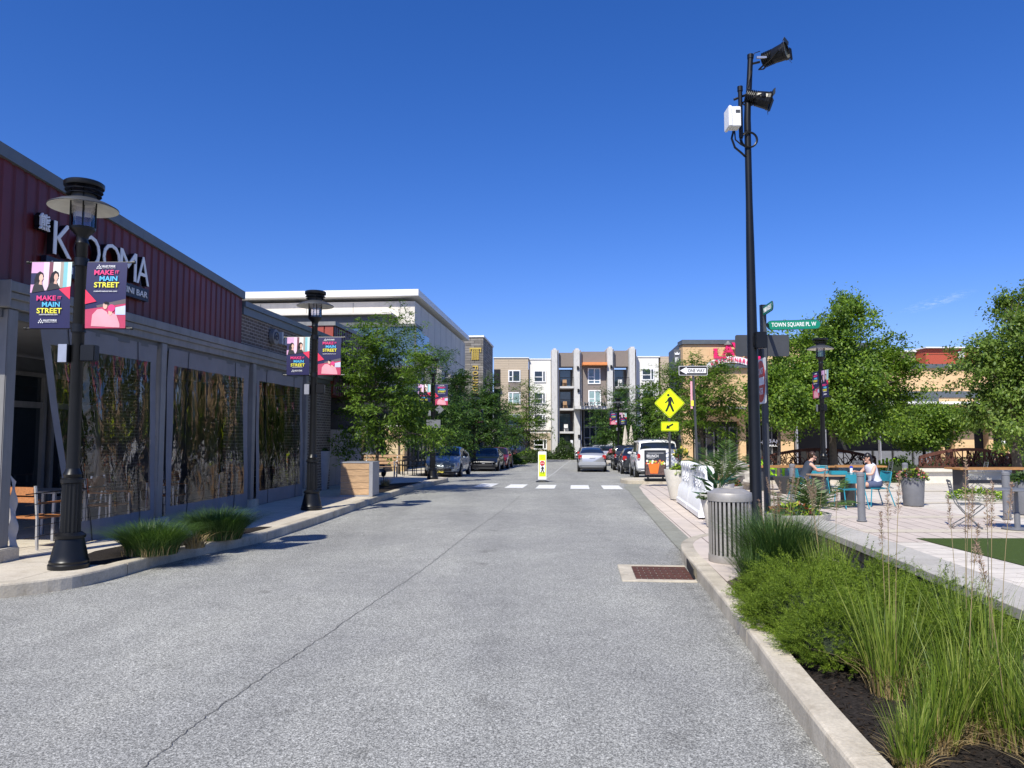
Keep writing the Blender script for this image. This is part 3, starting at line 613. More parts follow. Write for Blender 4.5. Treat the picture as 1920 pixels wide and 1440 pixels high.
def window(x0, y0, x1, y1, d0, mats=None, split=.62, tr=0):
    a = px3(x0, y0); b = px3(x1, y1); f = MB(); t = .13
    W_, Z = b[0]-a[0], a[1]-b[1]; yo = YF+d0
    for q in ((a[0], b[1], a[0]+t, a[1]), (b[0]-t, b[1], b[0], a[1]), (a[0]+t+.002, a[1]-t, b[0]-t-.002, a[1]), (a[0]+t+.002, b[1], b[0]-t-.002, b[1]+t), (a[0]+W_*split, b[1]+t+.002, a[0]+W_*split+t, a[1]-t-.002)): f.box(q[0], yo-.07, q[1], q[2], yo+.05, q[3])
    f.box(a[0]+t+.002, yo-.06, b[1]+Z*.42, a[0]+W_*split-.002, yo+.04, b[1]+Z*.42+.09)
    if tr: f.box(a[0]+t+.002, yo-.06, b[1]+Z*.2, b[0]-t-.002, yo+.04, b[1]+Z*.2+.09)
    o = f.build('window', ap, world=True, mat=mWHITE)
    f = MB(); f.box(a[0]+.05, yo-.01, b[1]+.05, b[0]-.05, yo+.02, a[1]-.05); f.build('pane', o, world=True, mat=mats or mGLASS)
mPALEG = M('window_glass_pale', (.25,.36,.36), .06, 0, .3, .8)
for y0, y1 in ((693.5, 716), (735, 757), (776, 797), (824, 843)):
    window(953, y0, 976, y1, .35, mPALEG if y0 > 720 else None, .32); window(1001, y0, 1024 if y0 < 800 else 1026, y1, .85, mPALEG if y0 > 800 else None, .7)
    window(1205, y0-4, 1229, y1-4, .85, mPALEG if y0 > 720 else None, .7)
    if y0 < 720: wall('spandrel', 953, 717.5, 976, 734, mTAUPE, .34, .2)
window(1102, 690, 1126, 720, .05, mGLASSB, .48, 1); window(1103, 731.5, 1127, 761, .05, mPALEG, .48, 1)
mb = MB(); a = px3(1095, 770); b = px3(1134, 866); mb.box(a[0], YF+.6, b[1], b[0], YF+.8, a[1]); e = mb.build('entrance', ap, world=True, mat=mGLASS)
mb = MB()
for x in (1095, 1106, 1117, 1128): q = px3(x, 800); mb.box(q[0], YF+.5, -1, q[0]+.12, YF+.6, 5.6)
for y in (802, 822): q = px3(1100, y); mb.box(a[0], YF+.48, q[1], b[0], YF+.595, q[1]+.15)
mb.build('mullions', e, world=True, mat=mTRIM)
rd = random.Random(3)
for x0, x1 in ((1049, 1075), (1153, 1178)):
    for y0, y1 in ((692, 725), (733, 766), (775, 809), (815, 866)):
        a = px3(x0, y0); b = px3(x1, y1)
        mb = MB(); mb.box(a[0], YF-.9, b[1]-.25, b[0], YF+2.2, b[1]); o = mb.build('balcony', ap, world=True, mat=mFIN)
        mb = MB(); mb.box(a[0]+.2, YF+2.0, b[1], b[0]-.2, YF+2.15, a[1]); mb.build('glass_door', o, world=True, mat=mGLASSB)
        mb = MB(); n = 14
        for i in range(n+1): x = a[0]+(b[0]-a[0])*i/n; mb.box(x-.012, YF-.85, b[1], x+.012, YF-.82, b[1]+1.05)
        mb.box(a[0], YF-.87, b[1]+1.05, b[0], YF-.80, b[1]+1.1); mb.build('railing', o, world=True, mat=mBLK)
        mb = MB(); xx = a[0]+.3+rd.random()*.4; mb.box(xx, YF-.3, b[1]+.4, xx+.5, YF+.2, b[1]+.45); mb.box(xx, YF+.2, b[1], xx+.5, YF+.25, b[1]+.9)
        for q in (0, .45): mb.box(xx+q, YF-.3, b[1], xx+q+.05, YF-.25, b[1]+.4)
        mb.build('balcony_seat', o, world=True, mat=mWHITE if rd.random() < .5 else mOAK)
mb = MB(); a = px3(926, 692); b = px3(938, 866); mb.box(a[0], YF+.36, b[1], b[0], YF+.395, a[1]); mb.build('balcony_opening', ap, world=True, mat=mBLACKI)
for y in (726, 766, 806):
    q = px3(930, y); mb = MB(); mb.box(a[0], YF-.2, q[1]-.2, b[0], YF+.35, q[1]+.1); mb.build('balcony', ap, world=True, mat=mTAUPE)
for x, y in ((1082, 691), (1083, 733), (1144, 689), (1084, 818)):
    q = px3(x, y); mb = MB(); mb.box(q[0]-.1, YF-1.0, q[1]-.2, q[0]+.14, YF-.8, q[1]+.2); mb.build('wall_lamp', ap, world=True, mat=mBLK)
# ================= RIGHT BUILDINGS
YR = 46.0
def wallr(par, name, x0, y0, x1, y1, mat, d0=0, dep=1.0, Y=YR):
    a = P(x0, y0, Y); b = P(x1, y1, Y); mb = MB(); mb.box(a.x, Y+d0, b.z, b.x, Y+d0+dep, a.z); return mb.build(name, par, world=True, mat=mat)
q0 = B(1280, YR); mCAP = M('blue_grey_cap', (.085,.10,.115), .5)
tr_ = thing('corner_restaurant_building', 'tall tan brick corner restaurant with slate parapet and pink lettering above the crosswalk trees', 'building', tuple(q0))
wallr(tr_, 'brick_wall', 1280, 646, 1560, 790, mTAN, 0, 1); wallr(tr_, 'parapet', 1278, 637.5, 1562, 645.5, mCAP, -.15, 1.3)
wallr(tr_, 'slate_band', 1330, 683, 1470, 690, mCAP, -.3, .29); wallr(tr_, 'canopy', 1290, 764, 1560, 768, mTRIM, -1.6, 1.8)
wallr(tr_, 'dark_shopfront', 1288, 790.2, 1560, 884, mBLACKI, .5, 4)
for x0, x1 in ((1280, 1300), (1386, 1400), (1462, 1490)): wallr(tr_, 'brick_pier', x0, 790.2, x1, 884, mTAN, .0, .6)
for i in range(7):
    x = 1304+i*22
    if 1380 < x < 1400: continue
    a = P(x, 800, YR); b = P(x+18, 880, YR); f = MB()
    f.box(a.x, YR+.40, b.z, a.x+.07, YR+.5, a.z); f.box(b.x-.07, YR+.40, b.z, b.x, YR+.5, a.z); f.box(a.x+.072, YR+.40, a.z-.1, b.x-.072, YR+.5, a.z); o = f.build('shopfront_window', tr_, world=True, mat=mTRIM)
    f = MB(); f.box(a.x+.03, YR+.45, b.z, b.x-.03, YR+.48, a.z-.03); f.build('pane', o, world=True, mat=mGLASS)
mb = MB()                                   # flank wall running away along the street
a = P(1280, 642, YR); vs = [(a.x+dx+SL*dy, YR+dy, z) for z in (-.9, a.z+.12) for dx, dy in ((-.02, .3), (-.02, 6.8), (12, 6.8), (12, 1.01), (.5, 1.01), (.5, .3))]
mb.add(vs, [tuple(range(6)), tuple(range(6, 12))]+[(i, (i+1) % 6, 6+(i+1) % 6, 6+i) for i in range(6)]); mb.build('flank_wall', tr_, world=True, mat=mCAP)
sgn = thing('pink_restaurant_sign', 'hot pink letters above a white curved KITCHEN & RUM board on tan brick', 'sign', tuple(P(1385, 680, YR-.4)))
mPK = M('pink_letter', (.72,.01,.13), .5, 0, .03)
for ch, x, y, ww, hh in (('L', 1349, 663, .75, .62), ('A', 1365, 656, .8, .72), ('V', 1383, 652, .8, .62), ('A', 1402, 655, .8, .72)):
    p = P(x, y, YR-.3); mb = MB(); mb.text(ch, p, (1,0,0), (0,0,1), ww, hh, .12, .03); mb.build('letter', sgn, world=True, mat=mPK)
p = P(1365, 645, YR-.3); mb = MB(); mb.lathe([(.0, .2), (.05, .19), (.14, .05), (.2, .04), (.2, 0), (.24, -.02), (.24, -.06), (0, -.06)], p, 10); mb.build('beacon', sgn, world=True, mat=mTRIM)
mb = MB(); n = 16; xs = [1325+i*(1420-1325)/n for i in range(n+1)]
yc = lambda x: 668+((x-1372)/48)**2*14
vs = [P(x, yc(x), YR-.35) for x in xs]+[P(x, yc(x)+12, YR-.35) for x in xs]; k = n+1
mb.add(vs+[v+Vector((0, .1, 0)) for v in vs], [(i, i+k, i+k+1, i+1) for i in range(n)]+[(2*k+i, 2*k+i+1, i+1, i) for i in range(n)]+[(k+i, 3*k+i, 3*k+i+1, k+i+1) for i in range(n)])
mb.build('board', sgn, world=True, mat=mWHITE)
mb = MB()
for i, ch in enumerate('KITCHEN&RUM'):
    x = 1336+i*7.4; dx = ((x-1372)/48)**2*14*0; sl_ = (yc(x+1)-yc(x-1))/2
    mb.text(ch, P(x, yc(x)+6, YR-.40), (1, 0, -sl_), (sl_, 0, 1), .19, .26, .03, .005)
mb.build('lettering', sgn, world=True, mat=mPK)
mb = MB(); mb.blob(P(1418, 672, YR-.4), (.42, .08, .32), 4); mb.build('flower_emblem', sgn, world=True, mat=mPK)
bs = thing('hanging_blade_sign', 'dark blade sign with white crown and P on the corner of the tan building', 'sign', tuple(P(1269, 690, YR-.5)))
a = P(1263, 656, YR-.5); b = P(1276, 690, YR-.5); mb = MB(); mb.box(a.x, YR-.6, b.z, b.x, YR-.4, a.z); mb.build('panel', bs, world=True, mat=mTRIMD, bevel=.01)
mb = MB(); mb.text('P', P(1269.5, 675, YR-.61), (1,0,0), (0,0,1), .22, .3, .02, .02); c = P(1269.5, 663, YR-.62)
mb.prism([(-.13,-.07), (.13,-.07), (.16,.08), (.07,0), (0,.12), (-.07,0), (-.16,.08)], c, (1,0,0), (0,0,1), .02); mb.build('lettering', bs, world=True, mat=mWPR)
ws = thing('window_lettering', 'white arched lettering on the dark shop window behind the sign posts', 'sign', tuple(P(1448, 830, YR+.2)))
mb = MB()
for i, ch in enumerate('HABANA'):
    x = 1427+i*8; yy = 826+abs(i-2.5)*1.4; mb.text(ch, P(x, yy, YR+.2), (1,0,0), (0,0,1), .24, .24, .02, .02)
mb.text('GRILL', P(1447, 835, YR+.2), (1,0,0), (0,0,1), .7, .14, .02, .01); mb.build('letters', ws, world=True, mat=mWPR)
lr = thing('low_tan_building', 'long low tan brick building with slate bands seen between the two big plaza trees', 'building', tuple(B(1700, YR+.5)))
wallr(lr, 'brick_wall', 1564, 690, 2100, 733, mTAN, .3, 18); wallr(lr, 'parapet', 1562, 682, 2102, 690, mCAP, .15, 18.3); wallr(lr, 'slate_band', 1564, 733.3, 2100, 745, mCAP, .25, 18); wallr(lr, 'slate_band', 1564, 745.3, 1764, 754, mCAP, .2, 18)
wallr(lr, 'brick_band', 1764.2, 745.3, 2100, 754, mTAN, .32, 18)
wallr(lr, 'canopy', 1564, 755, 2100, 759, mWHITE, -1.5, 2); wallr(lr, 'dark_shopfront', 1564, 759.3, 2100, 886, mBLACKI, .8, 16)
for x0, x1 in ((1770, 1778), (1792, 1834), (1856, 1870)): wallr(lr, 'brick_pier', x0, 759.3, x1, 886, mTAN, .25, .6)
for x in (1478, 1630, 1858, 1530): wallr(lr, 'column', x, 760, x+6, 886, mLGREY, -1.2, .25)
for i in range(5): wallr(lr, 'shopfront_panel', 1572+i*38, 846, 1606+i*38, 884, mGREY, .6, .15)
rr = thing('beige_roof_house', 'beige lap sided penthouse beyond the low tan building', 'building', tuple(P(1690, 690, 82)))
wallr(rr, 'siding', 1640, 661, 1746, 720, mBEI, 0, 12, 82); wallr(rr, 'eave', 1634, 657.5, 1748, 660.7, mWHITE, -.4, 13, 82)
rr = thing('red_panel_penthouse', 'brick red panelled block rising behind the plaza trees at right', 'building', tuple(P(1770, 690, 80)))
wallr(rr, 'red_panels', 1735, 653.5, 1840, 720, M('terracotta_panel', (.40,.075,.04), .7, 0, .05), 0, 12, 80); wallr(rr, 'eave', 1732, 651, 1842, 653.2, mWHITE, -.4, 12.5, 80)
wallr(rr, 'window', 1796, 659, 1808, 673, mWHITE, -.06, .05, 80); wallr(rr, 'joint', 1735, 664, 1796, 664.7, mRUST, -.02, .02, 80)
# ================= STREET LAMPS AND BANNERS
mLENS = clear('lantern_glass', (.72,.72,.80), .06, 0, .02); mSHADEIN = M('white_reflector', (.80,.78,.70), .5)
def lamp_proto():
    t = thing('street_lamp', 'x', 'street lamp', (0,0,0), 0, 'black banner street lamps')
    mb = MB(); mb.lathe([(.225, 0), (.228, .05), (.215, .065), (.218, .09), (.205, .11), (.195, .17), (.165, .30), (.155, .355), (.172, .365), (.175, .395), (.155, .41), (.13, .43)], n=32); mb.build('base', t, True, mat=mBLK)
    mb = MB(); mb.lathe([(.114, .43), (.110, 1.02)], n=32, flute=.10); mb.lathe([(.112, 1.02), (.128, 1.03), (.128, 1.07), (.092, 1.09), (.105, 1.13), (.082, 1.18), (.076, 1.2)], n=24); mb.build('fluted_shaft', t, True, mat=mBLK)
    mb = MB(); mb.lathe([(.076, 1.2), (.062, 3.98), (.076, 4.0), (.064, 4.05), (.075, 4.1), (.145, 4.17), (.15, 4.2), (.0, 4.205)], n=20); mb.build('pole', t, True, mat=mBLK)
    mb = MB(); mb.lathe([(.132, 4.205), (.132, 4.50)], n=32, cap=False); mb.build('lantern_glass', t, True, mat=mLENS)
    mb = MB()
    for k in range(4): a = k*PI/2+.5; mb.tube((.14*math.cos(a), .14*math.sin(a), 4.18), (.14*math.cos(a), .14*math.sin(a), 4.68), .009, n=6)
    mb.build('lantern_rod', t, mat=mBLK)
    mb = MB(); mb.lathe([(.40, 4.45), (.395, 4.46), (.30, 4.512), (.2, 4.55), (.14, 4.57), (.14, 4.62), (.12, 4.62)], n=40, cap=False); o = mb.build('shade', t, True, mat=mDGREY)
    mb = MB(); mb.lathe([(.397, 4.444), (.29, 4.496), (.19, 4.530), (.0, 4.545)], n=40, cap=False); mb.build('reflector', o, True, mat=mSHADEIN)
    mb = MB()
    for z, r in ((4.61, .20), (4.66, .215)): mb.lathe([(r, z), (r, z+.006), (.13, z+.035), (.13, z+.028)], n=32, cap=False)
    mb.lathe([(.225, 4.71), (.23, 4.72), (.23, 4.765), (.21, 4.78), (.0, 4.785)], n=32); mb.build('louvre_cap', t, True, mat=mBLK)
    for z in (2.93, 3.76):
        mb = MB(); mb.tube((-.66, 0, z), (.66, 0, z), .011, n=8); mb.lathe([(0, -.02), (.02, -.015), (.02, .015), (0, .02)], (-.66, 0, z), 10, (1,0,0)); mb.lathe([(0, -.02), (.02, -.015), (.02, .015), (0, .02)], (.66, 0, z), 10, (1,0,0)); mb.lathe([(.085, -.05), (.085, .05)], (0, 0, z), 16); mb.build('banner_arm', t, True, mat=mBLK)
    mb = MB(); mb.box(-.13, -.10, 2.50, -.06, .09, 2.72, ch=.01); mb.build('speaker_box', t, mat=mBLK); mb = MB(); mb.box(.06, -.06, 2.52, .24, .06, 2.72, ch=.01); mb.build('speaker_box', t, mat=mBLK)
    mb = MB(); mb.box(-.175, -.115, 2.50, -.07, -.101, 2.72); mb.build('steel_cover', t, mat=mALU)
    return t
mCOAT = M('dark_coat', (.02,.02,.025), .6); mFACE = M('print_skin', (.68,.42,.32), .6); mPKL = M('pale_pink_print', (.75,.35,.40), .6); mPKD = M('deep_pink_print', (.50,.05,.12), .6)
def rows(cb, mat): pass
def banner(kind, lampobj, side, label, lw=.5, group='navy and pink street banners'):
    """kind A: photo of two women above, lettering below; kind B: lettering above, pink couple below"""
    t = thing('street_banner', label, 'banner', tuple(lampobj.location), lampobj.rotation_euler.z, group)
    x0, x1 = (-.60, -.10) if side < 0 else (.09, .59); z0, z1 = 2.93, 3.76; W = x1-x0; Hh = z1-z0
    def bend(x, z): return -.02-.014*math.sin((z-z0)/Hh*PI)
    def sheet(mb, x0_, z0_, x1_, z1_, d=0, n=10):
        mb.grid(lambda u, v: (x0_+(x1_-x0_)*u, bend(x0_+(x1_-x0_)*u, z0_+(z1_-z0_)*v)-d, z0_+(z1_-z0_)*v), 4, n)
    def shape(mb, pts, d):                 # polygon on the cloth, unit coordinates
        q = [(x0+W*a, z0+Hh*b) for a, b in pts]; vs = [(a, bend(a, b)-d, b) for a, b in q]; mb.add(vs, [tuple(range(len(vs)))])
    def oval(mb, cx, cz, rx, rz, d, n=14, rot=0): shape(mb, [(cx+rx*math.cos(a)*math.cos(rot)-rz*math.sin(a)*math.sin(rot), cz+(rx*math.cos(a)*math.sin(rot)+rz*math.sin(a)*math.cos(rot))) for a in [2*PI*i/n for i in range(n)]], d)
    mb = MB(); sheet(mb, x0, z0, x1, z1, 0); o = mb.build('cloth', t, 'all', mat=mNAVY)
    def put(name, mat, fn, par=o): mb = MB(); fn(mb); return mb.build(name, par, mat=mat)
    if kind == 'A':
        cols = [((.62,.35,.55), 0, .30), ((.75,.55,.68), .30, .44), ((.16,.05,.08), .44, .54), ((.75,.73,.68), .54, .72), ((.35,.30,.26), .72, .80), ((.20,.48,.52), .80, .90), ((.55,.68,.66), .90, 1)]
        for i, (c, a, b) in enumerate(cols):
            mt = M('print_stripe_%d' % i, c, .6, 0, .1)
            put('photo_stripe', mt, lambda mb: shape(mb, [(a, .53+.1*a), (b, .53+.1*b), (b, 1), (a, 1)], .002+.0001*i))
        def hair(mb):
            for cx, h in ((.22, .78), (.60, .79)):
                shape(mb, [(cx-.12, .58), (cx-.13, h-.05), (cx-.09, h+.04), (cx, h+.08), (cx+.08, h+.05), (cx+.10, h), (cx+.05, h-.06), (cx+.03, .6)], .004)
        put('photo_hair', mHAIRD, hair)
        def coat(mb):
            shape(mb, [(.04, .53), (.08, .64), (.16, .70), (.28, .68), (.36, .56)], .006); shape(mb, [(.40, .56), (.46, .66), (.55, .70), (.66, .69), (.74, .60), (.75, .60)], .006)
        put('photo_coat', mCOAT, coat)
        def face(mb):
            cx, h = FC[0]; oval(mb, cx, h, .05, .055, .008); shape(mb, [(cx-.03, h-.05), (cx+.02, h-.05), (cx+.03, h-.11), (cx-.05, h-.10)], .007); shape(mb, [(cx+.03, h+.015), (cx+.065, h-.01), (cx+.03, h-.02)], .0085)
        for q_ in ((.26, .76), (.63, .77)): FC = [q_]; put('photo_face', mFACE, face)
        put('red_triangle', mREDP, lambda mb: shape(mb, [(.72, .585), (1, .63), (1, .43)], .009))
        L = [(.47, .755-.33, .0)]; ty = .44
    else:
        def pink(mb): shape(mb, [(0, 0), (1, 0), (1, .37), (.0, .28)], .002)
        put('photo_ground', mPKD, pink)
        put('photo_panel', M('print_grey', (.12,.10,.11), .6), lambda mb: shape(mb, [(.3, .31), (1, .37), (1, .44), (.27, .34)], .003))
        put('photo_window', M('print_lilac', (.55,.60,.78), .6), lambda mb: shape(mb, [(.75, .2), (1, .2), (1, .34), (.75, .31)], .004))
        def couple(mb):
            shape(mb, [(.15, .03), (.18, .20), (.30, .28), (.42, .29), (.55, .24), (.62, .12), (.60, .02)], .005); shape(mb, [(.5, .02), (.52, .18), (.62, .24), (.78, .20), (.86, .06), (.86, .01)], .0055)
        put('photo_figures', mPKL, couple)
        put('photo_face', mFACE, lambda mb: oval(mb, .50, .335, .055, .05, .007)); put('photo_face', mFACE, lambda mb: oval(mb, .63, .235, .05, .045, .0075))
        put('photo_cap', mPINK, lambda mb: (oval(mb, .66, .30, .085, .055, .008)))
        put('photo_hair', mHAIRD, lambda mb: oval(mb, .53, .375, .06, .022, .009))
        put('red_triangle', mREDP, lambda mb: shape(mb, [(0, .36), (0, .58), (.28, .40)], .009))
        ty = .76
    def tx(s, x, z, w_, h, d=.006, b=.02): 
        mb = MB(); X_ = x0+W*x; Z_ = z0+Hh*z; mb.text(s, (X_, bend(X_, Z_)-.0105, Z_), (1,0,0), (0, (bend(X_, Z_+.01)-bend(X_, Z_-.01))/.02, 1), W*w_, Hh*h, .002, b); return mb
    cx = .48 if kind == 'A' else .50
    for s, dx, dz, w_, h, mt in (('MAKE', -.06, .11, .48, .075, mPINK), ('IT', .27, .115, .09, .045, mPINK), ('MAIN', .06, .015, .44, .075, mCYAN), ('STREET', .02, -.08, .62, .08, mYEL)):
        tx(s, cx+dx, (ty-.07 if kind == 'A' else ty)+dz-.03, w_, h).build('lettering', o, mat=mt)
    w2 = (.13, .52) if kind == 'A' else (.615, .955)
    tx('makeitmainstreet.com', cx, ty-.235 if kind == 'A' else .555, .46 if kind == 'A' else .58, .024, .004, .004).build('web_line', o, mat=mWPR)
    zz = .115 if kind == 'A' else .935
    tx('VALLEY FORGE', cx+.04, zz, .34, .03, .004, .02).build('lettering', o, mat=mWPR); tx('& MONTGOMERY COUNTY, PA', cx+.05, zz-.028, .34, .012, .004, 0).build('lettering', o, mat=mWPR)
    put('emblem', mWPR, lambda mb: [oval(mb, cx-.19+dx, zz-.02+dz, .014, .010, .011, 8) for dx, dz in ((0, .035), (-.03, .012), (.025, .012), (-.05, -.012), (0, -.01), (.045, -.012))])
    return t
LAMPS = [(129, 1065, 9.13, .02), (584, 955, 16.31, .05), (811, 894, 29.5, .1)]
lp = lamp_proto(); lam = []
lab = ['nearest black street lamp, at the kerb corner in front of the red restaurant', 'black street lamp by the kerb beside the wood clad bin', 'black street lamp on the crosswalk corner in front of the parked grey blue hatchback',
       'black street lamp behind the left street trees, its banners among the leaves', 'black street lamp between the right hand trees near the dark parked cars', 'black street lamp on the plaza behind the green street name sign']
pos = [tuple(G(129, 1065, .15)), tuple(G(584, 956, .15)), tuple(B(811, 29.5, .15)), tuple(B(889, 47.5, .15)), tuple(B(1160, 52, .15)), tuple(B(1546, 23.0, .0))]
for i, p in enumerate(pos):
    o = lp if i == 0 else None
    if i == 0: lp.location = p; lp['label'] = lab[0]; lam.append(lp)
    else: lam.append(dup(lp, p, (0, -.02, -.05, -.1, .1, -PI/2)[i], lab[i]))
nm = ['the nearest lamp', 'the lamp by the wood clad box', 'the crosswalk corner lamp', 'the lamp in the left trees', 'the lamp at the far right kerb', 'the plaza lamp']
for i, l in enumerate(lam):
    sA, sB_ = (-1, 1) if i not in (4, 5) else (1, -1)
    banner('A', l, sA, 'banner with two women above lettering, on '+nm[i])
    banner('B', l, sB_, 'banner with lettering above pink couple, on '+nm[i])
# small sign plates on the crosswalk corner lamp
pl = thing('sign_plate', 'back of plain grey sign plates strapped to the crosswalk corner lamp', 'sign', tuple(B(811, 29.2, .15)))
a = P(802, 787, 29.3); b = P(826, 802, 29.3); mb = MB(); mb.box(a.x-.05, 29.27, b.z, b.x, 29.29, a.z, ch=.004); c = P(824, 768, 29.3); mb.prism([(-.18, 0), (0, -.18), (.18, 0), (0, .18)], (c.x, 29.28, c.z), (1,0,0), (0,0,1), .01); mb.build('plate', pl, world=True, mat=mGREY)
# ================= SIGNS
def rrect(w_, h, r, n=5):
    o = []
    for cx, cy, a0 in ((w_/2-r, h/2-r, 0), (-w_/2+r, h/2-r, 90), (-w_/2+r, -h/2+r, 180), (w_/2-r, -h/2+r, 270)):
        for i in range(n+1): a = R(a0+90*i/n); o.append((cx+r*math.cos(a), cy+r*math.sin(a)))
    return o
def plate(par, name, O, X, Y, poly, mat, d=.004, lift=0):
    X, Y = Vector(X).normalized(), Vector(Y).normalized(); N = X.cross(Y); mb = MB(); mb.prism(poly, Vector(O)+N*lift, X, Y, d); return mb.build(name, par, world=True, mat=mat)
EX, EZ = Vector((1,0,0)), Vector((0,0,1))
# pedestrian crossing
Y = 27.0; p0 = B(1257, Y, .15); pc = thing('pedestrian_crossing_sign', 'bright yellow green diamond with walking figure over a small arrow plate on a dark post', 'sign', tuple(p0))
top = P(1253, 735, Y); mb = MB(); mb.box(p0.x-.045, Y-.03, p0.z, p0.x+.03, Y+.04, P(1253, 735, Y).z, ch=.005); mb.build('post', pc, world=True, mat=mDGREY)
c = P(1253, 756, Y-.05); c.x = p0.x; s = .56; dm = [(0, -s), (s, 0), (0, s), (-s, 0)]
def rd_diamond(s, r=.06):
    o = []
    for k in range(4):
        a = PI/2*k-PI/2; cx, cy = (s-r*1.414)*math.cos(a), (s-r*1.414)*math.sin(a)
        for i in range(5): b = a-PI/4+PI/2*i/4; o.append((cx+r*math.cos(b), cy+r*math.sin(b)))
    return o
f = plate(pc, 'diamond_panel', c, EX, EZ, rd_diamond(.56), mFLUO, .004); plate(pc, 'panel_border', c, EX, EZ, rd_diamond(.535), mSIGNB, .002, .006).parent = pc
plate(pc, 'panel_field', c, EX, EZ, rd_diamond(.515), mFLUO, .002, .010)
mb = MB(); q = c+Vector((0, -.016, 0))
WALK = [[(-.02,.22), (.05,.24), (.10,.18), (.14,.06), (.17,-.02), (.14,-.03), (.09,.04), (.07,.10), (.06,-.02), (.11,-.14), (.17,-.30), (.10,-.31), (.04,-.18), (0,-.08), (-.05,-.2), (-.1,-.31), (-.17,-.29), (-.1,-.15), (-.05,.0), (-.06,.08), (-.1,.03), (-.16,.0), (-.17,.03), (-.1,.09), (-.06,.17)]]
for w_ in WALK: mb.prism(w_, q, EX, EZ, .002)
mb.lathe([(0, 0), (.045, 0), (.045, .002), (0, .002)], q+Vector((-.045, 0, .295)), 16, (0,-1,0)); mb.build('walking_figure', pc, world=True, mat=mSIGNB)
c = P(1254.5, 799.5, Y-.05); c.x = p0.x; plate(pc, 'arrow_plate', c, EX, EZ, rrect(.64, .34, .05), mFLUO); plate(pc, 'arrow_border', c, EX, EZ, rrect(.60, .30, .04), mSIGNB, .002, .006); plate(pc, 'arrow_field', c, EX, EZ, rrect(.575, .275, .035), mFLUO, .002, .010)
mb = MB(); mb.prism([(-.14, -.085), (-.11, .06), (-.06, .02), (.10, .11), (.13, .06), (-.03, -.03), (.02, -.07)], c+Vector((0, -.016, 0)), EX, EZ, .002); mb.build('arrow', pc, world=True, mat=mSIGNB)
# one way
Y = 23.0; p0 = B(1310, Y, .02); ow = thing('one_way_sign', 'black and white ONE WAY arrow sign on a slim dark post', 'sign', tuple(p0)); c = P(1299.5, 695, Y-.04)
mb = MB(); mb.beam(p0, (c.x+.0, Y, c.z+.2), .06, .06, (0,1,0)); mb.build('post', ow, world=True, mat=mDGREY)
plate(ow, 'panel', c, EX, EZ, rrect(.91, .31, .04), mSIGNB); plate(ow, 'border', c, EX, EZ, rrect(.89, .29, .035), mWPR, .002, .005); plate(ow, 'field', c, EX, EZ, rrect(.865, .265, .03), mSIGNB, .002, .008)
plate(ow, 'arrow', c, EX, EZ, [(-.41, 0), (-.20, -.115), (-.20, -.075), (.40, -.075), (.40, .075), (-.20, .075), (-.20, .115)], mWPR, .002, .011)
mb = MB(); mb.text('ONE WAY', c+Vector((.10, -.014, 0)), EX, EZ, .52, .105, .003, .018); mb.build('lettering', ow, world=True, mat=mSIGNB)
st = thing('meter_sticker_sign', 'small oblique banner and yellow sticker on the post of the ONE WAY sign', 'sign', tuple(P(1299, 760, Y-.05)))
mb = MB(); a = P(1296, 715, Y-.05); mb.box(a.x-.03, Y-.06, a.z-.85, a.x+.03, Y-.05, a.z); mb.build('banner_strip', st, world=True, mat=M('pale_pink_print')); mb = MB(); a = P(1298, 752, Y-.07); mb.box(a.x-.04, Y-.075, a.z-.15, a.x+.04, Y-.065, a.z+.02); mb.build('sticker', st, world=True, mat=mYEL)
# street name post
Y = 12.6; p0 = B(1440, Y, .15); sn = thing('street_name_signpost', 'square dark post with green TOWN SQUARE PL W blade and oblique DO NOT ENTER panel', 'signpost', tuple(p0))
zt2 = P(1427, 574, Y).z
mb = MB(); mb.box(p0.x-.045, Y-.045, p0.z, p0.x+.045, Y+.045, zt2, ch=.006); mb.box(p0.x-.052, Y-.052, zt2, p0.x+.052, Y+.052, zt2+.02, ch=.008); mb.build('post', sn, world=True, mat=mDGREY)
c = P(1488, 609, Y-.02); X_ = Vector((1, -.1, .012)).normalized()
def stadium(w_, h, n=10):
    o = []
    for s_, a0 in ((1, -90), (-1, 90)):
        for i in range(n+1): a = R(a0+180*i/n); o.append((s_*(w_/2-h/2)+h/2*math.cos(a), h/2*math.sin(a)))
    return o
b1 = plate(sn, 'name_blade', c, X_, EZ, stadium(.90, .165), mDGREY, .01, -.004); plate(b1, 'blade_face', c, X_, EZ, stadium(.88, .15), mGREENS, .003, .008).parent = b1
mb = MB(); N = X_.cross(EZ); mb.text('TOWN SQUARE PL W', c+N*.012, X_, EZ, .74, .085, .003, .012); mb.build('lettering', b1, world=True, mat=mWPR)
mb = MB(); mb.beam((p0.x+.04, Y-.03, c.z), c-X_*.42, .03, .05); mb.build('blade_bracket', sn, world=True, mat=mBLK)
c2 = P(1441, 590, Y+.25); X2 = Vector((-.09, -.996, 0)).normalized(); c2 = Vector((p0.x, Y, zt2-.10))+X2*.36; Y2 = Vector((0, 0, 1))
b2 = plate(sn, 'name_blade', c2, X2, Y2, stadium(.66, .16), mDGREY, .01, -.004); plate(b2, 'blade_face', c2, X2, Y2, stadium(.64, .145), mGREENS, .003, .008)
N2 = X2.cross(Y2); mb = MB(); mb.text('MAIN STREET', c2+N2*.012, X2, Y2, .5, .08, .003, .01); mb.build('lettering', b2, world=True, mat=mWPR)
a = P(1378, 628, Y+.06); b = P(1480, 668, Y+.06); cc = (a+b)/2
plate(sn, 'sign_back', cc, EX, EZ, rrect(b.x-a.x, a.z-b.z, .035), mDGREY, .004)
c3 = P(1430, 715, Y-.1); X3 = Vector((.36, -1.0, 0)).normalized(); s = .76
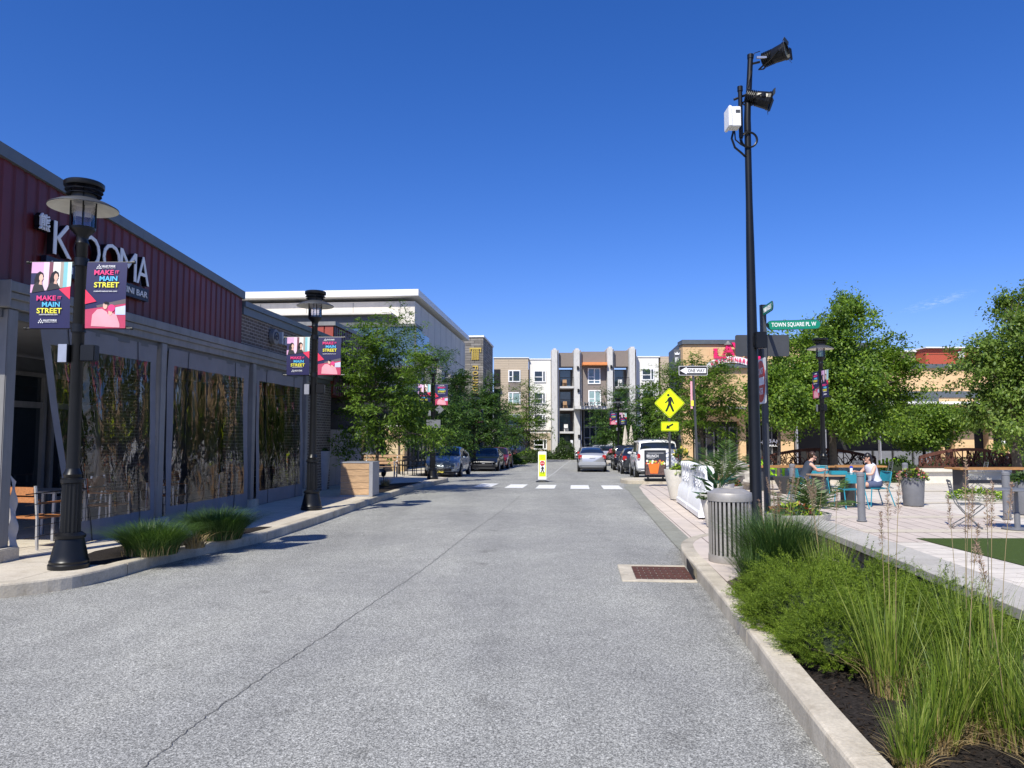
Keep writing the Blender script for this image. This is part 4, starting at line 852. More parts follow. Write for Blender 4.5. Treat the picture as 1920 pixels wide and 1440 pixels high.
X3 = Vector((.16, -.99, 0)).normalized(); c3 = Vector((p0.x-.075, Y-.05, c3.z)); 
X3 = Vector((-.116, -.993, 0)).normalized()
pn = plate(sn, 'do_not_enter_panel', c3, X3, EZ, rrect(.74, .76, .04), mWPR, .004); 
circ = [(.355*math.cos(2*PI*i/40), .355*math.sin(2*PI*i/40)) for i in range(40)]
plate(pn, 'red_disc', c3, X3, EZ, circ, M('sign_red', (.50,.015,.02), .4), .002, .006); N3 = X3.cross(EZ)
plate(pn, 'white_bar', c3, X3, EZ, rrect(.58, .13, .005), mWPR, .002, .009)
mb = MB(); mb.text('DO NOT', c3+N3*.010+EZ*.17, X3, EZ, .44, .11, .003, .012); mb.text('ENTER', c3+N3*.010-EZ*.17, X3, EZ, .40, .11, .003, .012); mb.build('lettering', pn, world=True, mat=mWPR)
# in-street stop for pedestrians
ss = thing('in_street_crossing_sign', 'slim white and yellow green STOP panel on a black rubber base in mid road', 'sign', tuple(B(1017, 30.6)), -.05)
mb = MB(); mb.lathe([(.27, 0), (.27, .03), (.12, .07), (.0, .075)], n=24); o = mb.build('rubber_base', ss, True, mat=mBLK)
mb = MB(); mb.box(-.17, -.02, .08, .17, .015, 1.24, ch=.012); mb.build('panel', ss, mat=mWHITE)
mb = MB(); mb.box(-.14, -.024, .22, .14, -.02, 1.12); mb.build('yellow_field', ss, mat=mFLUO)
mb = MB(); mb.box(-.105, -.027, .40, .105, -.0242, .87); mb.build('white_field', ss, mat=mWHITE)
mb = MB(); mb.prism([(.105*math.cos(PI/8+PI/4*i), .105*math.sin(PI/8+PI/4*i)) for i in range(8)], (0, -.0275, .76), (1,0,0), (0,0,1), .003); mb.build('stop_octagon', ss, mat=M('sign_red'))
mb = MB(); mb.text('STOP', (0, -.031, .76), (1,0,0), (0,0,1), .15, .05, .002, .02); mb.box(-.11, -.025, 1.15, -.03, -.0205, 1.18); mb.box(.03, -.025, 1.15, .11, -.0205, 1.18); mb.build('lettering', ss, mat=mWPR)
mb = MB(); mb.prism([(x*.5, y*.5) for x, y in WALK[0]], (0, -.0275, .51), (1,0,0), (0,0,1), .002); mb.lathe([(0, 0), (.026, 0), (.026, .002), (0, .002)], (-.02, -.0275, .657), 12, (0,-1,0)); mb.text('FOR', (0, -.0275, .685-.02), (1,0,0), (0,0,1), .001, .001, .001)
mb.text('LOCAL', (0, -.0245, 1.06), (1,0,0), (0,0,1), .16, .045, .002, .01); mb.text('LAW', (0, -.0245, .98), (1,0,0), (0,0,1), .11, .045, .002, .01); mb.text('WITHIN', (0, -.0245, .34), (1,0,0), (0,0,1), .14, .035, .002, .01); mb.text('CROSSWALK', (0, -.0245, .28), (1,0,0), (0,0,1), .22, .03, .002, .01)
mb.build('black_lettering', ss, mat=mSIGNB)
# brunch board
Y = 27.0; p0 = B(1229, Y, .15); bb = thing('pavement_board', 'black framed BRUNCH poster board showing an orange bucket of fruit, on a wheeled base', 'sign', tuple(p0), 0)
mb = MB(); mb.box(-.42, -.2, .02, .42, .2, .12, ch=.05); mb.box(-.3, -.03, .12, -.24, .03, .24); mb.box(.24, -.03, .12, .30, .03, .24); mb.build('base', bb, mat=mBLK)
mb = MB(); mb.box(-.39, -.03, .22, .39, .03, 1.14, ch=.01); mb.build('frame', bb, mat=mBLK)
mb = MB(); mb.box(-.36, -.034, .25, .36, -.0305, .70); mb.build('table_print', bb, mat=M('poster_brown', (.10,.06,.05), .5, 0, .7, 9))
mb = MB(); mb.box(-.36, -.034, .7005, .36, -.0305, 1.10); mb.build('poster', bb, mat=M('poster_slate', (.03,.035,.045), .5))
mb = MB(); mb.prism([(-.17, -.2), (.10, -.2), (.17, .16), (-.24, .16)], (-.02, -.0345, .50), (1,0,0), (0,0,1), .003); mb.build('bucket_print', bb, mat=M('poster_orange', (.85,.17,.02), .5))
rd = random.Random(5)
for k, (cl, nn) in enumerate((((.75,.07,.03), 12), ((.85,.55,.08), 8), ((.25,.45,.05), 7), ((.8,.75,.6), 6))):
    mb = MB()
    for i in range(nn): mb.lathe([(0, 0), (rd.uniform(.02, .045), 0), (.0, .001)], (rd.uniform(-.32, .33), -.0375-.0004*k-.00003*i, rd.uniform(.64, .76)), 9, (0,-1,0))
    mb.build('fruit_print', bb, mat=M('poster_fruit_%d' % k, cl, .5))
mb = MB(); mb.text('BRUNCH', (-.10, -.036, .93), (1,0,0), (0,0,1), .42, .10, .002, .01); mb.build('lettering', bb, mat=mWPR)
for q_ in ((-.28, 1.03, .30, 1.04), (-.28, .85, -.02, .86)): mb = MB(); mb.box(q_[0], -.036, q_[1], q_[2], -.0345, q_[3]); mb.build('rule_line', bb, mat=mWPR)
# ================= TALL FLOODLIGHT POLE
Y = 11.8; p0 = B(1419, Y, .15); fp = thing('floodlight_pole', 'tall black pole with two stage floodlights, a white junction box and cable loops on top', 'pole', tuple(p0))
bx = p0.x; zj = P(1397, 235, Y).z; zt3 = P(1393, 170, Y).z
mb = MB(); mb.lathe([(.19, 0), (.19, .04), (.11, .06), (.092, .1), (.088, 2.5), (.066, 4.6), (.054, 5.4), (.052, zj-p0.z)], (bx, Y, p0.z), 20); mb.build('mast', fp, True, world=True, mat=mBLK)
mb = MB(); c = P(1384, 170, Y); mb.tube((c.x, Y-.1, zj-.25), (c.x, Y-.1, zt3-.02), .035, n=12); mb.lathe([(.044, 0), (.044, .08), (0, .085)], (c.x, Y-.1, zt3-.06), 14); mb.build('stub_pipe', fp, True, world=True, mat=mBLK)
e0 = Vector((bx, Y, zj-.1)); e1 = P(1404, 175, Y); e2 = P(1407, 107, Y)
mb = MB(); mb.path([e0, Vector((bx, Y, zj+.1)), (Vector((bx, Y, zj))+e1)/2+Vector((.0, 0, .2)), e1, (e1+e2)/2, e2], [.058, .056, .05, .048, .045, .045], 12); mb.lathe([(.052, 0), (.052, .07), (0, .075)], e2-Vector((0, 0, .03)), 14); mb.build('bent_pipe', fp, True, world=True, mat=mBLK)
def flood(c, ax, s, name):
    ax = Vector(ax).normalized(); X_, Y_ = fr(ax)
    mb = MB(); mb.lathe([(.0, -.24), (.09, -.235), (.10, -.22), (.10, -.08), (.12, -.05), (.13, .02), (.14, .12), (.15, .13), (.15, .17), (.14, .17), (.135, .13)], c, 14, ax)
    o = mb.build(name, fp, world=True, mat=mBLK)
    mb = MB(); mb.lathe([(.0, .14), (.135, .138)], c, 18, ax); mb.build('lens', o, world=True, mat=M('dusty_lens', (.10,.11,.085), .3))
    mb = MB()
    for a in (0, PI/2, PI, 3*PI/2):
        d = X_*math.cos(a)+Y_*math.sin(a); e = ax.cross(d); q = c+ax*.17+d*.14; mb.prism([(-.12, 0), (.12, 0), (.10, .05), (-.09, .045)], q, e, (ax*.5+d).normalized(), .006)
    for i in range(6): mb.lathe([(.112, 0), (.125, .005), (.125, .012), (.112, .017)], c-ax*(.22-.03*i), 14, ax)
    mb.build('barn_door', o, world=True, mat=mBLK)
    mb = MB(); sx = Vector((0, -1, 0)); mb.path([c+sx*.17-ax*.02, c+sx*.18-ax*.16-EZ*.08, c-ax*.3-EZ*.12, c-sx*.18-ax*.16-EZ*.08, c-sx*.17-ax*.02], .014, 6)
    mb.lathe([(0, 0), (.04, 0), (.04, .02), (0, .025)], c+sx*.16, 12, sx); mb.build('yoke', o, world=True, mat=mBLK)
flood(P(1456, 103, Y-.05), (.74, -.62, .10), 1, 'floodlight'); flood(P(1425, 186, Y-.05), (.85, -.30, -.32), 1, 'floodlight')
mb = MB(); q = P(1456, 103, Y); mb.path([e2-EZ*.12, q+Vector((-.28, 0, -.12))], .02, 8); q2 = P(1425, 186, Y); mb.path([e1+Vector((0, 0, 0)), q2+Vector((-.2, 0, -.05))], .02, 8); mb.path([P(1376, 187, Y), P(1398, 178, Y)], .02, 8); mb.build('bracket', fp, world=True, mat=mBLK)
mb = MB(); q = P(1420, 107, Y-.05); mb.box(q.x-.02, Y-.09, q.z-.035, q.x+.14, Y-.06, q.z-.005); q = P(1415, 180, Y); mb.box(q.x-.04, Y-.09, q.z-.01, q.x+.10, Y-.06, q.z+.02); mb.build('bright_clamp', fp, world=True, mat=mALU)
a = P(1366, 203, Y-.18); b = P(1387, 241, Y-.18); mb = MB(); mb.box(a.x-.03, Y-.3, b.z, a.x+.02, Y-.02, a.z, ch=.01); mb.box(a.x+.022, Y-.26, b.z+.01, b.x, Y-.06, a.z-.0, ch=.01); o = mb.build('junction_box', fp, world=True, mat=mWHITE)
mb = MB(); mb.box(a.x+.09, Y-.265, a.z-.11, a.x+.16, Y-.258, a.z-.06); mb.build('vent', o, world=True, mat=mDGREY)
mb = MB(); q = P(1375, 246, Y-.15); mb.path([q, q+Vector((-.03, 0, -.12)), q+Vector((.02, 0, -.27)), q+Vector((.14, .05, -.34)), Vector((bx-.05, Y, q.z-.36))], .018, 7)
mb.path([q+Vector((.02, 0, 0)), q+Vector((.03, 0, -.14)), q+Vector((.12, 0, -.22)), Vector((bx-.04, Y, q.z-.2))], .012, 7)
mb.path([Vector((bx+.0+.14*math.cos(t), Y-.05, q.z-.1+.13*math.sin(t))) for t in [i*2*PI/18 for i in range(18)]], .013, 6, True); mb.path([Vector((bx+.0+.12*math.cos(t), Y-.07, q.z-.11+.12*math.sin(t))) for t in [i*2*PI/18 for i in range(18)]], .011, 6, True)
mb.path([e2+Vector((.03, 0, -.1)), q2+Vector((-.14, 0, .55)), e1+Vector((.02, -.07, .3)), e1+Vector((-.06, -.07, 0))], .006, 5); mb.path([P(1425, 96, Y), P(1414, 100, Y), P(1410, 115, Y)], .007, 5); mb.build('cable', fp, True, world=True, mat=mBLK)
mb = MB(); zb_ = P(1415, 655, Y).z; mb.box(bx-.0, Y-.2, zb_, bx+.17, Y-.06, P(1415, 625, Y).z, ch=.008); mb.box(bx-.02, Y-.1, zb_+.05, bx+.02, Y, zb_+.2); mb.build('speaker_box', fp, world=True, mat=mBLK)
# ================= CARS (local: +y forward, origin on the ground at the centre)
mTYRE = M('tyre_rubber', (.012,.012,.012), .8); mRIM = M('alloy_rim', (.40,.41,.42), .3, .7); mCARGL = M('car_glass', (.012,.016,.024), .05, 0, .1, 1, 0, 1, .6)
mLAMPR = M('tail_lamp_red', (.40,.02,.02), .15); mLAMPW = M('headlamp_clear', (.45,.47,.50), .1, .3); mPLATEY = M('plate_yellow', (.65,.55,.10), .5); mPLATEW = M('plate_white', (.6,.6,.6), .5); mPLAST = M('dark_plastic', (.02,.02,.022), .6)
def paint(n, c, met=.4): return M(n, c, .28, met, .03, 1, 0, 60, .5, .8)
CURPT = [None]
def car(name, label, loc, rz, S, pt, front=True):
    """S: L, W, H and station table (t along length from tail 0 to nose 1: belt height, roof height, half width factor)"""
    t = thing(name, label, 'car', loc, rz, S.get('group')); L, W, Hh = S['L'], S['W'], S['H']; st = S['st']
    def lerp(tt, k):
        for a, b in zip(st, st[1:]):
            if tt <= b[0]: u = (tt-a[0])/(b[0]-a[0]); u = u*u*(3-2*u)*.5+u*.5; return a[k]+(b[k]-a[k])*u
        return st[-1][k]
    gc = S.get('gc', .2); CURPT[0] = pt
    def sec(tt):
        bz, rz_, wf = lerp(tt, 1)*Hh, lerp(tt, 2)*Hh, lerp(tt, 3)*W/2; y = (tt-.5)*L
        h = max(0, rz_-bz); tw = wf*(1-S.get('tum', .26)*min(1, h/.45)) ; z0 = gc+.06*abs(2*tt-1)**6*2
        pts = [(0, z0), (wf*.86, z0), (wf*.97, z0+.10), (wf, z0+.28), (wf*.985, bz-.10), (wf*.93, bz-.01)]
        pts += [(tw+(wf*.93-tw)*.5, bz+h*.5-.005+.01), (tw, rz_-.05*min(1, h/.3)), (tw*.86, rz_+.0), (tw*.45, rz_+.025*min(1, h/.3)+.01), (0, rz_+.03*min(1, h/.3)+.012)]
        return [Vector((x, y, z)) for x, z in pts]
    n = 56; ts = [i/n for i in range(n+1)]; rings = []
    for tt in ts:
        s = sec(tt); rings.append([Vector((-p.x, p.y, p.z)) for p in s[:0:-1]]+s[:-1] if False else s+[Vector((-p.x, p.y, p.z)) for p in s[-2:0:-1]])
    k = len(rings[0]); mb = MB(); mb.add([p for r in rings for p in r], [(i*k+j, (i+1)*k+j, (i+1)*k+(j+1) % k, i*k+(j+1) % k) for i in range(n) for j in range(k)]+[tuple(range(k)), tuple((n)*k+j for j in reversed(range(k)))])
    body = mb.build('body', t, 'all', mat=pt)
    body.data.set_sharp_from_angle(angle=R(50))
    def patch(name, t0, t1, j0, j1, mat, par, off=.008, nu=8, mirror=True, inset=0, tf=None):
        mb = MB()
        def pt_(u, v, sgn):
            a, b = (t0, t1) if tf is None else tf(v); tt = a+(b-a)*u; s = sec(tt); q = j0+(j1-j0)*v; i = min(int(q), len(s)-2); fq = q-i; p = s[i]*(1-fq)+s[i+1]*fq
            s2 = sec(min(1, tt+.01)); s0_ = sec(max(0, tt-.01)); d1 = (s2[i]*(1-fq)+s2[i+1]*fq)-(s0_[i]*(1-fq)+s0_[i+1]*fq); d2 = s[i+1]-s[i]; nn = d2.cross(d1).normalized()*-1
            if nn.x*1 + nn.z < 0: nn = -nn
            p = p+nn*off; return Vector((sgn*p.x, p.y, p.z))
        for sgn in ((1, -1) if mirror else (1,)): mb.grid(lambda u, v: pt_(u, v, sgn), nu, 6)
        return mb.build(name, par, 'all', mat=mat)
    c0, c1, r0, r1 = S['cowl'], S['roof_f'], S['roof_r'], S['deck']     # windscreen base, roof front, roof rear, rear glass base
    patch('windscreen', c1+.005, c0-.012, 7.3, 10, mCARGL, t, .010)
    patch('rear_window', r1+.012, r0-.005, 7.3, 10, mCARGL, t, .010)
    B_ = S.get('pillar', (c1+r0)/2)
    lo, hi = 5.12, 6.85
    for a, b, a2, b2 in ((B_+.008, c0-.025, B_+.008, c1+.005), (r1+.05, B_-.008, r0+.02, B_-.008)):
        patch('side_window', 0, 1, lo, hi, mCARGL, t, .008, 8, True, 0, lambda v: (a+(a2-a)*v, b+(b2-b)*v))
    wr = S.get('wr', .33)
    for fy in S['ax']:
        for sx in (-1, 1):
            y = (fy-.5)*L; x = sx*(W/2*lerp(fy, 3)+.004)
            mb = MB(); mb.lathe([(0, 0), (wr+.05, 0), (wr+.05, .01), (0, .012)], (x-sx*.005, y, wr+.015), 26, (sx, 0, 0)); mb.build('wheel_arch', t, mat=mPLAST)
            mb = MB(); mb.lathe([(wr*.62, .016), (wr*.9, .022), (wr, .0), (wr, -.16), (wr*.9, -.18), (.1, -.18)], (x, y, wr), 26, (sx, 0, 0)); w_ = mb.build('wheel', t, True, mat=mTYRE)
            mb = MB(); mb.lathe([(wr*.62, .014), (wr*.58, .004), (.06, .012), (0, .014)], (x, y, wr), 26, (sx, 0, 0))
            mb.build('rim', w_, True, mat=mPLAST); mb = MB()
            for q in range(5):
                a = q*2*PI/5; d = Vector((0, math.cos(a), math.sin(a))); mb.beam(Vector((x+sx*.018, y, wr)), Vector((x+sx*.018, y, wr))+d*wr*.62, .05, .014, (1, 0, 0))
            mb.path([Vector((x+sx*.016, y+wr*.6*math.cos(b), wr+wr*.6*math.sin(b))) for b in [i*2*PI/20 for i in range(20)]], .012, 5, True); mb.build('rim_spoke', w_, mat=mRIM)
    for sx in (-1, 1):
        tt = c0-.055; s = sec(tt); mb = MB(); mb.blob((sx*(s[5].x+.12), s[5].y, s[5].z+.07), (.11, .05, .065), 2, .03, 6); mb.build('side_mirror', t, 'all', mat=pt)
    zb = lerp(.0, 1)*Hh; yb = -L/2; yf = L/2; zf = lerp(1, 1)*Hh
    for tt, nm_ in ((.62, 'front_door'), (.36, 'rear_door')):
        mb = MB(); s = sec(tt)
        for sx in (1, -1): mb.box(sx*s[4].x-.004, s[4].y-.11, s[4].z+.02, sx*s[4].x+sx*.03, s[4].y+.05, s[4].z+.05, ch=.008)
        mb.build('door_handle', t, mat=pt)
    mb = MB(); mb.box(-W*.33, yb-.012, zb*.52+gc*.3, W*.33, yb+.1, zb*.52+gc*.3+.1); mb.box(-W*.4, yb-.03, gc-.02, W*.4, yb+.2, gc+.06, ch=.02); mb.box(-W*.4, yf-.2, gc-.02, W*.4, yf+.02, gc+.08, ch=.02); mb.build('lower_bumper', t, mat=mPLAST)
    S['tail'](t, patch, sec, lerp, L, W, Hh, yb, zb) if not front else S['nose'](t, patch, sec, lerp, L, W, Hh, yf, zf)
    mb = MB()
    for tt in (B_, c0-.1, r1+.08):
        s = sec(tt); 
        for sx in (1, -1): mb.path([Vector((sx*(p.x+.002), p.y, p.z)) for p in s[2:6]], .005, 4)
    mb.build('door_seam', t, mat=mPLAST)
    return t
def tail_generic(plate_z=.62, lampz=(.55, .72), lw=.10, plmat=None, tall=False):
    def f(t, patch, sec, lerp, L, W, Hh, yb, zb):
        for sx in (-1, 1):
            mb = MB(); x1 = sx*W*.475; x0 = sx*(W*.475-lw*2.2); mb.box(x0, yb-.03, lampz[0]*Hh, x1, yb+.22, lampz[1]*Hh, ch=.03); mb.build('tail_lamp', t, mat=mLAMPR)
            mb = MB(); mb.box(x0+sx*.02, yb-.036, lampz[0]*Hh+.03, x0+sx*.10, yb-.02, lampz[0]*Hh+.09); mb.build('reverse_lamp', t, mat=mLAMPW)
        mb = MB(); mb.box(-.17, yb-.03, plate_z*Hh-.05, .17, yb-.018, plate_z*Hh+.06); mb.build('number_plate', t, mat=plmat or mPLATEW)
        mb = MB(); mb.box(-W*.47, yb-.075, .30*Hh-.04, W*.47, yb+.1, .43*Hh, ch=.04); mb.build('bumper', t, True, mat=CURPT[0])
    return f
def nose_generic(lampz=.5, plmat=None):
    def f(t, patch, sec, lerp, L, W, Hh, yf, zf):
        mb = MB(); mb.box(-W*.30, yf-.05, zf*.62, W*.30, yf+.03, zf*.86, ch=.02); mb.box(-W*.34, yf-.05, zf*.30, W*.34, yf+.035, zf*.50, ch=.02); mb.build('grille', t, mat=mPLAST)
        for sx in (-1, 1):
            mb = MB(); mb.add([(sx*W*.30, yf+.02, zf*.80), (sx*W*.44, yf-.12, zf*.86), (sx*W*.475, yf-.42, zf*1.04), (sx*W*.36, yf-.22, zf*1.02), (sx*W*.30, yf-.0, zf*.95), (sx*W*.31, yf-.3, zf*.8)], [(0,1,2,3,4), (0,4,3,2,1)])
            mb.box(sx*W*.33, yf-.22, zf*.76, sx*W*.465, yf-.06, zf*.96, ch=.03); mb.build('headlamp', t, mat=mLAMPW)
        if plmat: mb = MB(); mb.box(-.16, yf+.036, zf*.48, .16, yf+.046, zf*.64); mb.build('number_plate', t, mat=plmat)
        mb = MB(); mb.box(-.09, yf+.03, zf*.86, .09, yf+.045, zf*.94); mb.build('badge', t, mat=mALU)
    return f
ST_H = [(0, .62, .66, .80), (.02, .66, .72, .90), (.10, .66, .80, .97), (.22, .64, .91, 1), (.38, .62, .985, 1), (.5, .61, 1, 1), (.60, .60, .97, 1), (.74, .61, .78, 1), (.80, .615, .66, .99), (.90, .55, .57, .96), (.97, .45, .47, .88), (1, .36, .38, .74)]
ST_S = [(0, .56, .60, .82), (.03, .64, .67, .92), (.14, .66, .68, .98), (.20, .65, .74, 1), (.32, .64, .95, 1), (.42, .63, .995, 1), (.52, .62, 1, 1), (.61, .62, .96, 1), (.75, .62, .70, 1), (.80, .62, .645, .99), (.92, .55, .57, .95), (.98, .46, .48, .88), (1, .40, .42, .80)]
ST_V = [(0, .50, .53, .90), (.010, .58, .61, .96), (.028, .60, .90, .98), (.06, .60, .975, .995), (.2, .60, .995, 1), (.4, .60, 1, 1), (.56, .60, .985, 1), (.64, .60, .90, 1), (.72, .61, .66, 1), (.76, .61, .63, 1), (.93, .58, .60, .97), (.98, .50, .52, .92), (1, .40, .42, .86)]
hatch = dict(L=4.5, W=1.76, H=1.49, st=ST_H, cowl=.79, roof_f=.61, roof_r=.34, deck=.06, ax=(.18, .80), wr=.32, pillar=.47, nose=nose_generic(), tail=tail_generic())
sedan = dict(L=4.8, W=1.82, H=1.46, st=ST_S, cowl=.785, roof_f=.60, roof_r=.34, deck=.17, ax=(.2, .81), wr=.33, pillar=.47, nose=nose_generic(), tail=tail_generic())
suv = dict(L=4.75, W=1.92, H=1.80, st=ST_V, cowl=.745, roof_f=.60, roof_r=.042, deck=.008, tum=.15, ax=(.2, .81), wr=.39, gc=.30, pillar=.44, nose=nose_generic(), tail=tail_generic(.60, (.50, .66), .06))
def cx(px, Y, dx=0): p = B(px, Y, .0); return (p.x+dx, p.y, g(p.y))
S1 = dict(hatch); S1['nose'] = nose_generic(.5, mPLATEY)
pB = paint('grey_blue_paint', (.34,.39,.45)); pN = paint('black_paint', (.008,.009,.012), .1); pR = paint('dark_red_paint', (.22,.012,.02)); pS = paint('silver_paint', (.42,.43,.45)); pW = paint('white_car_paint', (.72,.72,.73), 0); pG = paint('charcoal_paint', (.045,.05,.055))
def yaw(y): return -math.atan(SL)
c1 = car('parked_hatchback', 'grey blue hatchback with yellow plate parked nose towards the crosswalk corner', (-3.45+.19, 36.2+2.25, g(38.3)), PI-.085, S1, pB)
c2 = car('parked_sedan', 'glossy black sedan parked behind the grey blue hatchback', (-1.78+.2, 46.6+2.4, g(49)), PI-.085, dict(sedan), pN)
c3 = car('parked_sedan', 'dark red sedan parked behind the black sedan', (-1.0, 54.0, g(54.0)), PI-.085, dict(sedan), pR)
c4 = None and car('parked_sedan', 'last black car of the left row, behind the dark red sedan', (-.1, 61.5, g(61.5)), PI-.085, dict(sedan), pN)
c5 = car('driving_hatchback', 'silver hatchback driving away in the right lane, seen from behind', (4.98+.1, 45.4+2.25, g(47.5)), -.085, dict(hatch), pS, False)
c6 = car('distant_hatchback', 'black car with red tail lamps farther down the road ahead of the silver hatchback', (7.55, 76, g(76)), -.10, dict(hatch), pN, False)
c7 = car('parked_suv', 'white off road vehicle with dark rear window parked behind the brunch board', (6.52+.2, 33.2+2.4, g(35.5)), -.085, dict(suv), pW, False)
c8 = car('parked_sedan', 'dark grey sedan parked ahead of the white off road vehicle', (7.15, 43.2, g(43.2)), -.085, dict(sedan), pG, False)
c9 = car('parked_suv', 'black tall car parked ahead of the dark grey sedan', (7.75, 50.5, g(50.5)), -.085, dict(suv, H=1.65, wr=.34, gc=.2), pN, False)
mb = MB(); y0 = -4.75/2; 
mb.box(-.55, y0-.02, .62, .55, y0+.02, .70); mb.build('tailgate_trim', c7, mat=mPLAST)
for sx in (-1, 1): 
    mb = MB(); mb.beam((sx*.62, -1.6, 1.83), (sx*.60, .9, 1.86), .04, .05); mb.build('roof_rail', c7, mat=mPLAST)
car('distant_suv', 'silver car crossing at the far junction beyond the silver hatchback', (9.8, 86.5, g(86)), PI/2, dict(suv, H=1.7), pS, False)
# ================= STREET FURNITURE
# wood clad bin and bench on the left
p = G(669, 931, .15); wb = thing('planter_box', 'pale plank clad box with grey metal corners standing at the left kerb', 'planter', (p.x, p.y+.3, p.z), -.06)
mb = MB()
for i in range(5): mb.box(-.40, -.38, .05+i*.165, .36, -.36, .05+i*.165+.158, ch=.004)
mb.build('front_board', wb, mat=mOAK)
mb = MB(); mb.box(-.41, -.36, 0, .37, .34, .87); mb.box(.365, -.40, 0, .46, -.33, .90); mb.box(.372, -.33, .02, .45, .36, .89); mb.box(-.42, -.385, .88, .46, .36, .91); mb.box(-.42, -.383, 0, .40, -.35, .045); mb.build('metal_frame', wb, mat=mLGREY)
tb_ = thing('cafe_table', 'narrow grey topped outdoor table behind the wood clad box', 'table', tuple(B(667, 33, .15)), SA)
mb = MB(); mb.box(-.75, -.35, .98, .75, .35, 1.03, ch=.01); mb.build('table_top', tb_, mat=mGREY)
for x in (-.68, .68):
    for y in (-.3, .3): mb = MB(); mb.box(x-.03, y-.03, 0, x+.03, y+.03, .98); mb.build('leg', tb_, mat=mLGREY)
bn = thing('park_bench', 'bench with pale wooden slats and light metal legs by the left street tree', 'bench', tuple(B(713, 31.5, .15)), -.05)
mb = MB()
for i in range(3): mb.box(-.78, .18+i*.05, .55+i*.14, .78, .21+i*.05, .66+i*.14, ch=.008)
mb.build('backrest', bn, mat=mOAK); mb = MB()
for i in range(4): mb.box(-.78, -.33+i*.13, .43, .78, -.22+i*.13, .455, ch=.006)
mb.build('seat', bn, mat=mOAK)
for sx in (-1, 1):
    mb = MB(); mb.box(sx*.66-.025, -.34, 0, sx*.66+.025, -.29, .66); mb.box(sx*.66-.025, .16, 0, sx*.66+.025, .21, .55); mb.box(sx*.66-.03, -.36, .63, sx*.66+.03, .2, .67); mb.beam((sx*.66, .18, .5), (sx*.66, .33, .95), .05, .03, (1,0,0)); mb.build('leg', bn, mat=mLGREY)
tp = thing('tall_planter', 'tall tapering pale grey planter with dark plants against the grey panel wall', 'planter', tuple(B(599, 22.0, .15)))
mb = MB(); mb.lathe([(.20, 0), (.21, .02), (.31, 1.12), (.31, 1.15), (.28, 1.15), (.27, 1.08), (0, 1.07)], n=24); mb.build('pot', tp, True, mat=M('pale_pot', (.27,.27,.30), .6))
def cafe_chair(name, label, loc, rz, seatm, framem, arms=True, grp=None):
    t = thing(name, label, 'chair', loc, rz, grp)
    mb = MB(); mb.box(-.23, -.22, .43, .23, .22, .46, ch=.008); mb.build('seat', t, mat=seatm)
    mb = MB(); mb.box(-.21, .235, .66, .21, .26, .74, ch=.006); mb.box(-.21, .25, .76, .21, .275, .88, ch=.006); mb.build('backrest', t, mat=seatm)
    for x, y in ((-.23, -.22), (.23, -.22)): mb = MB(); mb.beam((x, y, 0), (x, y+.01, .64 if arms else .44), .028, .028, (1,0,0)); mb.build('leg', t, mat=framem)
    for x in (-.23, .23): mb = MB(); mb.beam((x, .2, 0), (x, .22, .45), .028, .028, (1,0,0)); mb.beam((x, .22, .45), (x, .27, .9), .028, .028, (1,0,0)); mb.build('leg', t, mat=framem)
    if arms:
        mb = MB()
        for x in (-.23, .23): mb.box(x-.025, -.24, .64, x+.025, .23, .665, ch=.005)
        mb.build('armrest', t, mat=seatm)
    return t
pc_ = B(74, 10.75, .12)
ch0 = cafe_chair('patio_chair', 'orange brown slatted armchair with pale metal frame inside the open curtain', (pc_.x-.05, pc_.y, .15), PI-.25, mTEAK, mALU)
pt_ = thing('patio_table', 'small square patio table beside the orange brown armchair', 'table', (pc_.x-.55, pc_.y+1.05, .15), SA)
mb = MB(); mb.box(-.4, -.4, .72, .4, .4, .75); mb.build('table_top', pt_, mat=M('weathered_top', (.25,.24,.22)))
for x in (-.36, .36):
    for y in (-.36, .36): mb = MB(); mb.box(x-.02, y-.02, 0, x+.02, y+.02, .72); mb.build('leg', pt_, mat=mLGREY)
for i, (x, y, r_) in enumerate(((-7.1, 12.6, 1.4), (-7.9, 13.2, -1.5), (-7.0, 14.6, 1.5), (-7.6, 15.6, -1.6), (-6.9, 17.9, 1.4), (-7.4, 18.8, -1.4))):
    dup(ch0, (x+.3, y, .15), r_, ['patio armchair nearest behind the first clear curtain', 'patio armchair facing away behind the first clear curtain', 'patio armchair behind the left part of the second clear curtain', 'patio armchair behind the right part of the second clear curtain', 'patio armchair behind the left part of the third clear curtain', 'patio armchair behind the right part of the third clear curtain'][i], 'armchairs behind the clear curtains')
for k_, (px, Y, lb) in enumerate(((766, 33.5, 'dark outdoor chair nearest the leafy pot at the left shops'), (785, 34.3, 'dark outdoor chair beside the parked grey blue hatchback'), (752, 35.5, 'dark outdoor chair behind the slatted bench'))):
    cafe_chair('outdoor_chair', lb, tuple(B(px, Y, .15)), .3+k_, mBLK, mBLK, True)
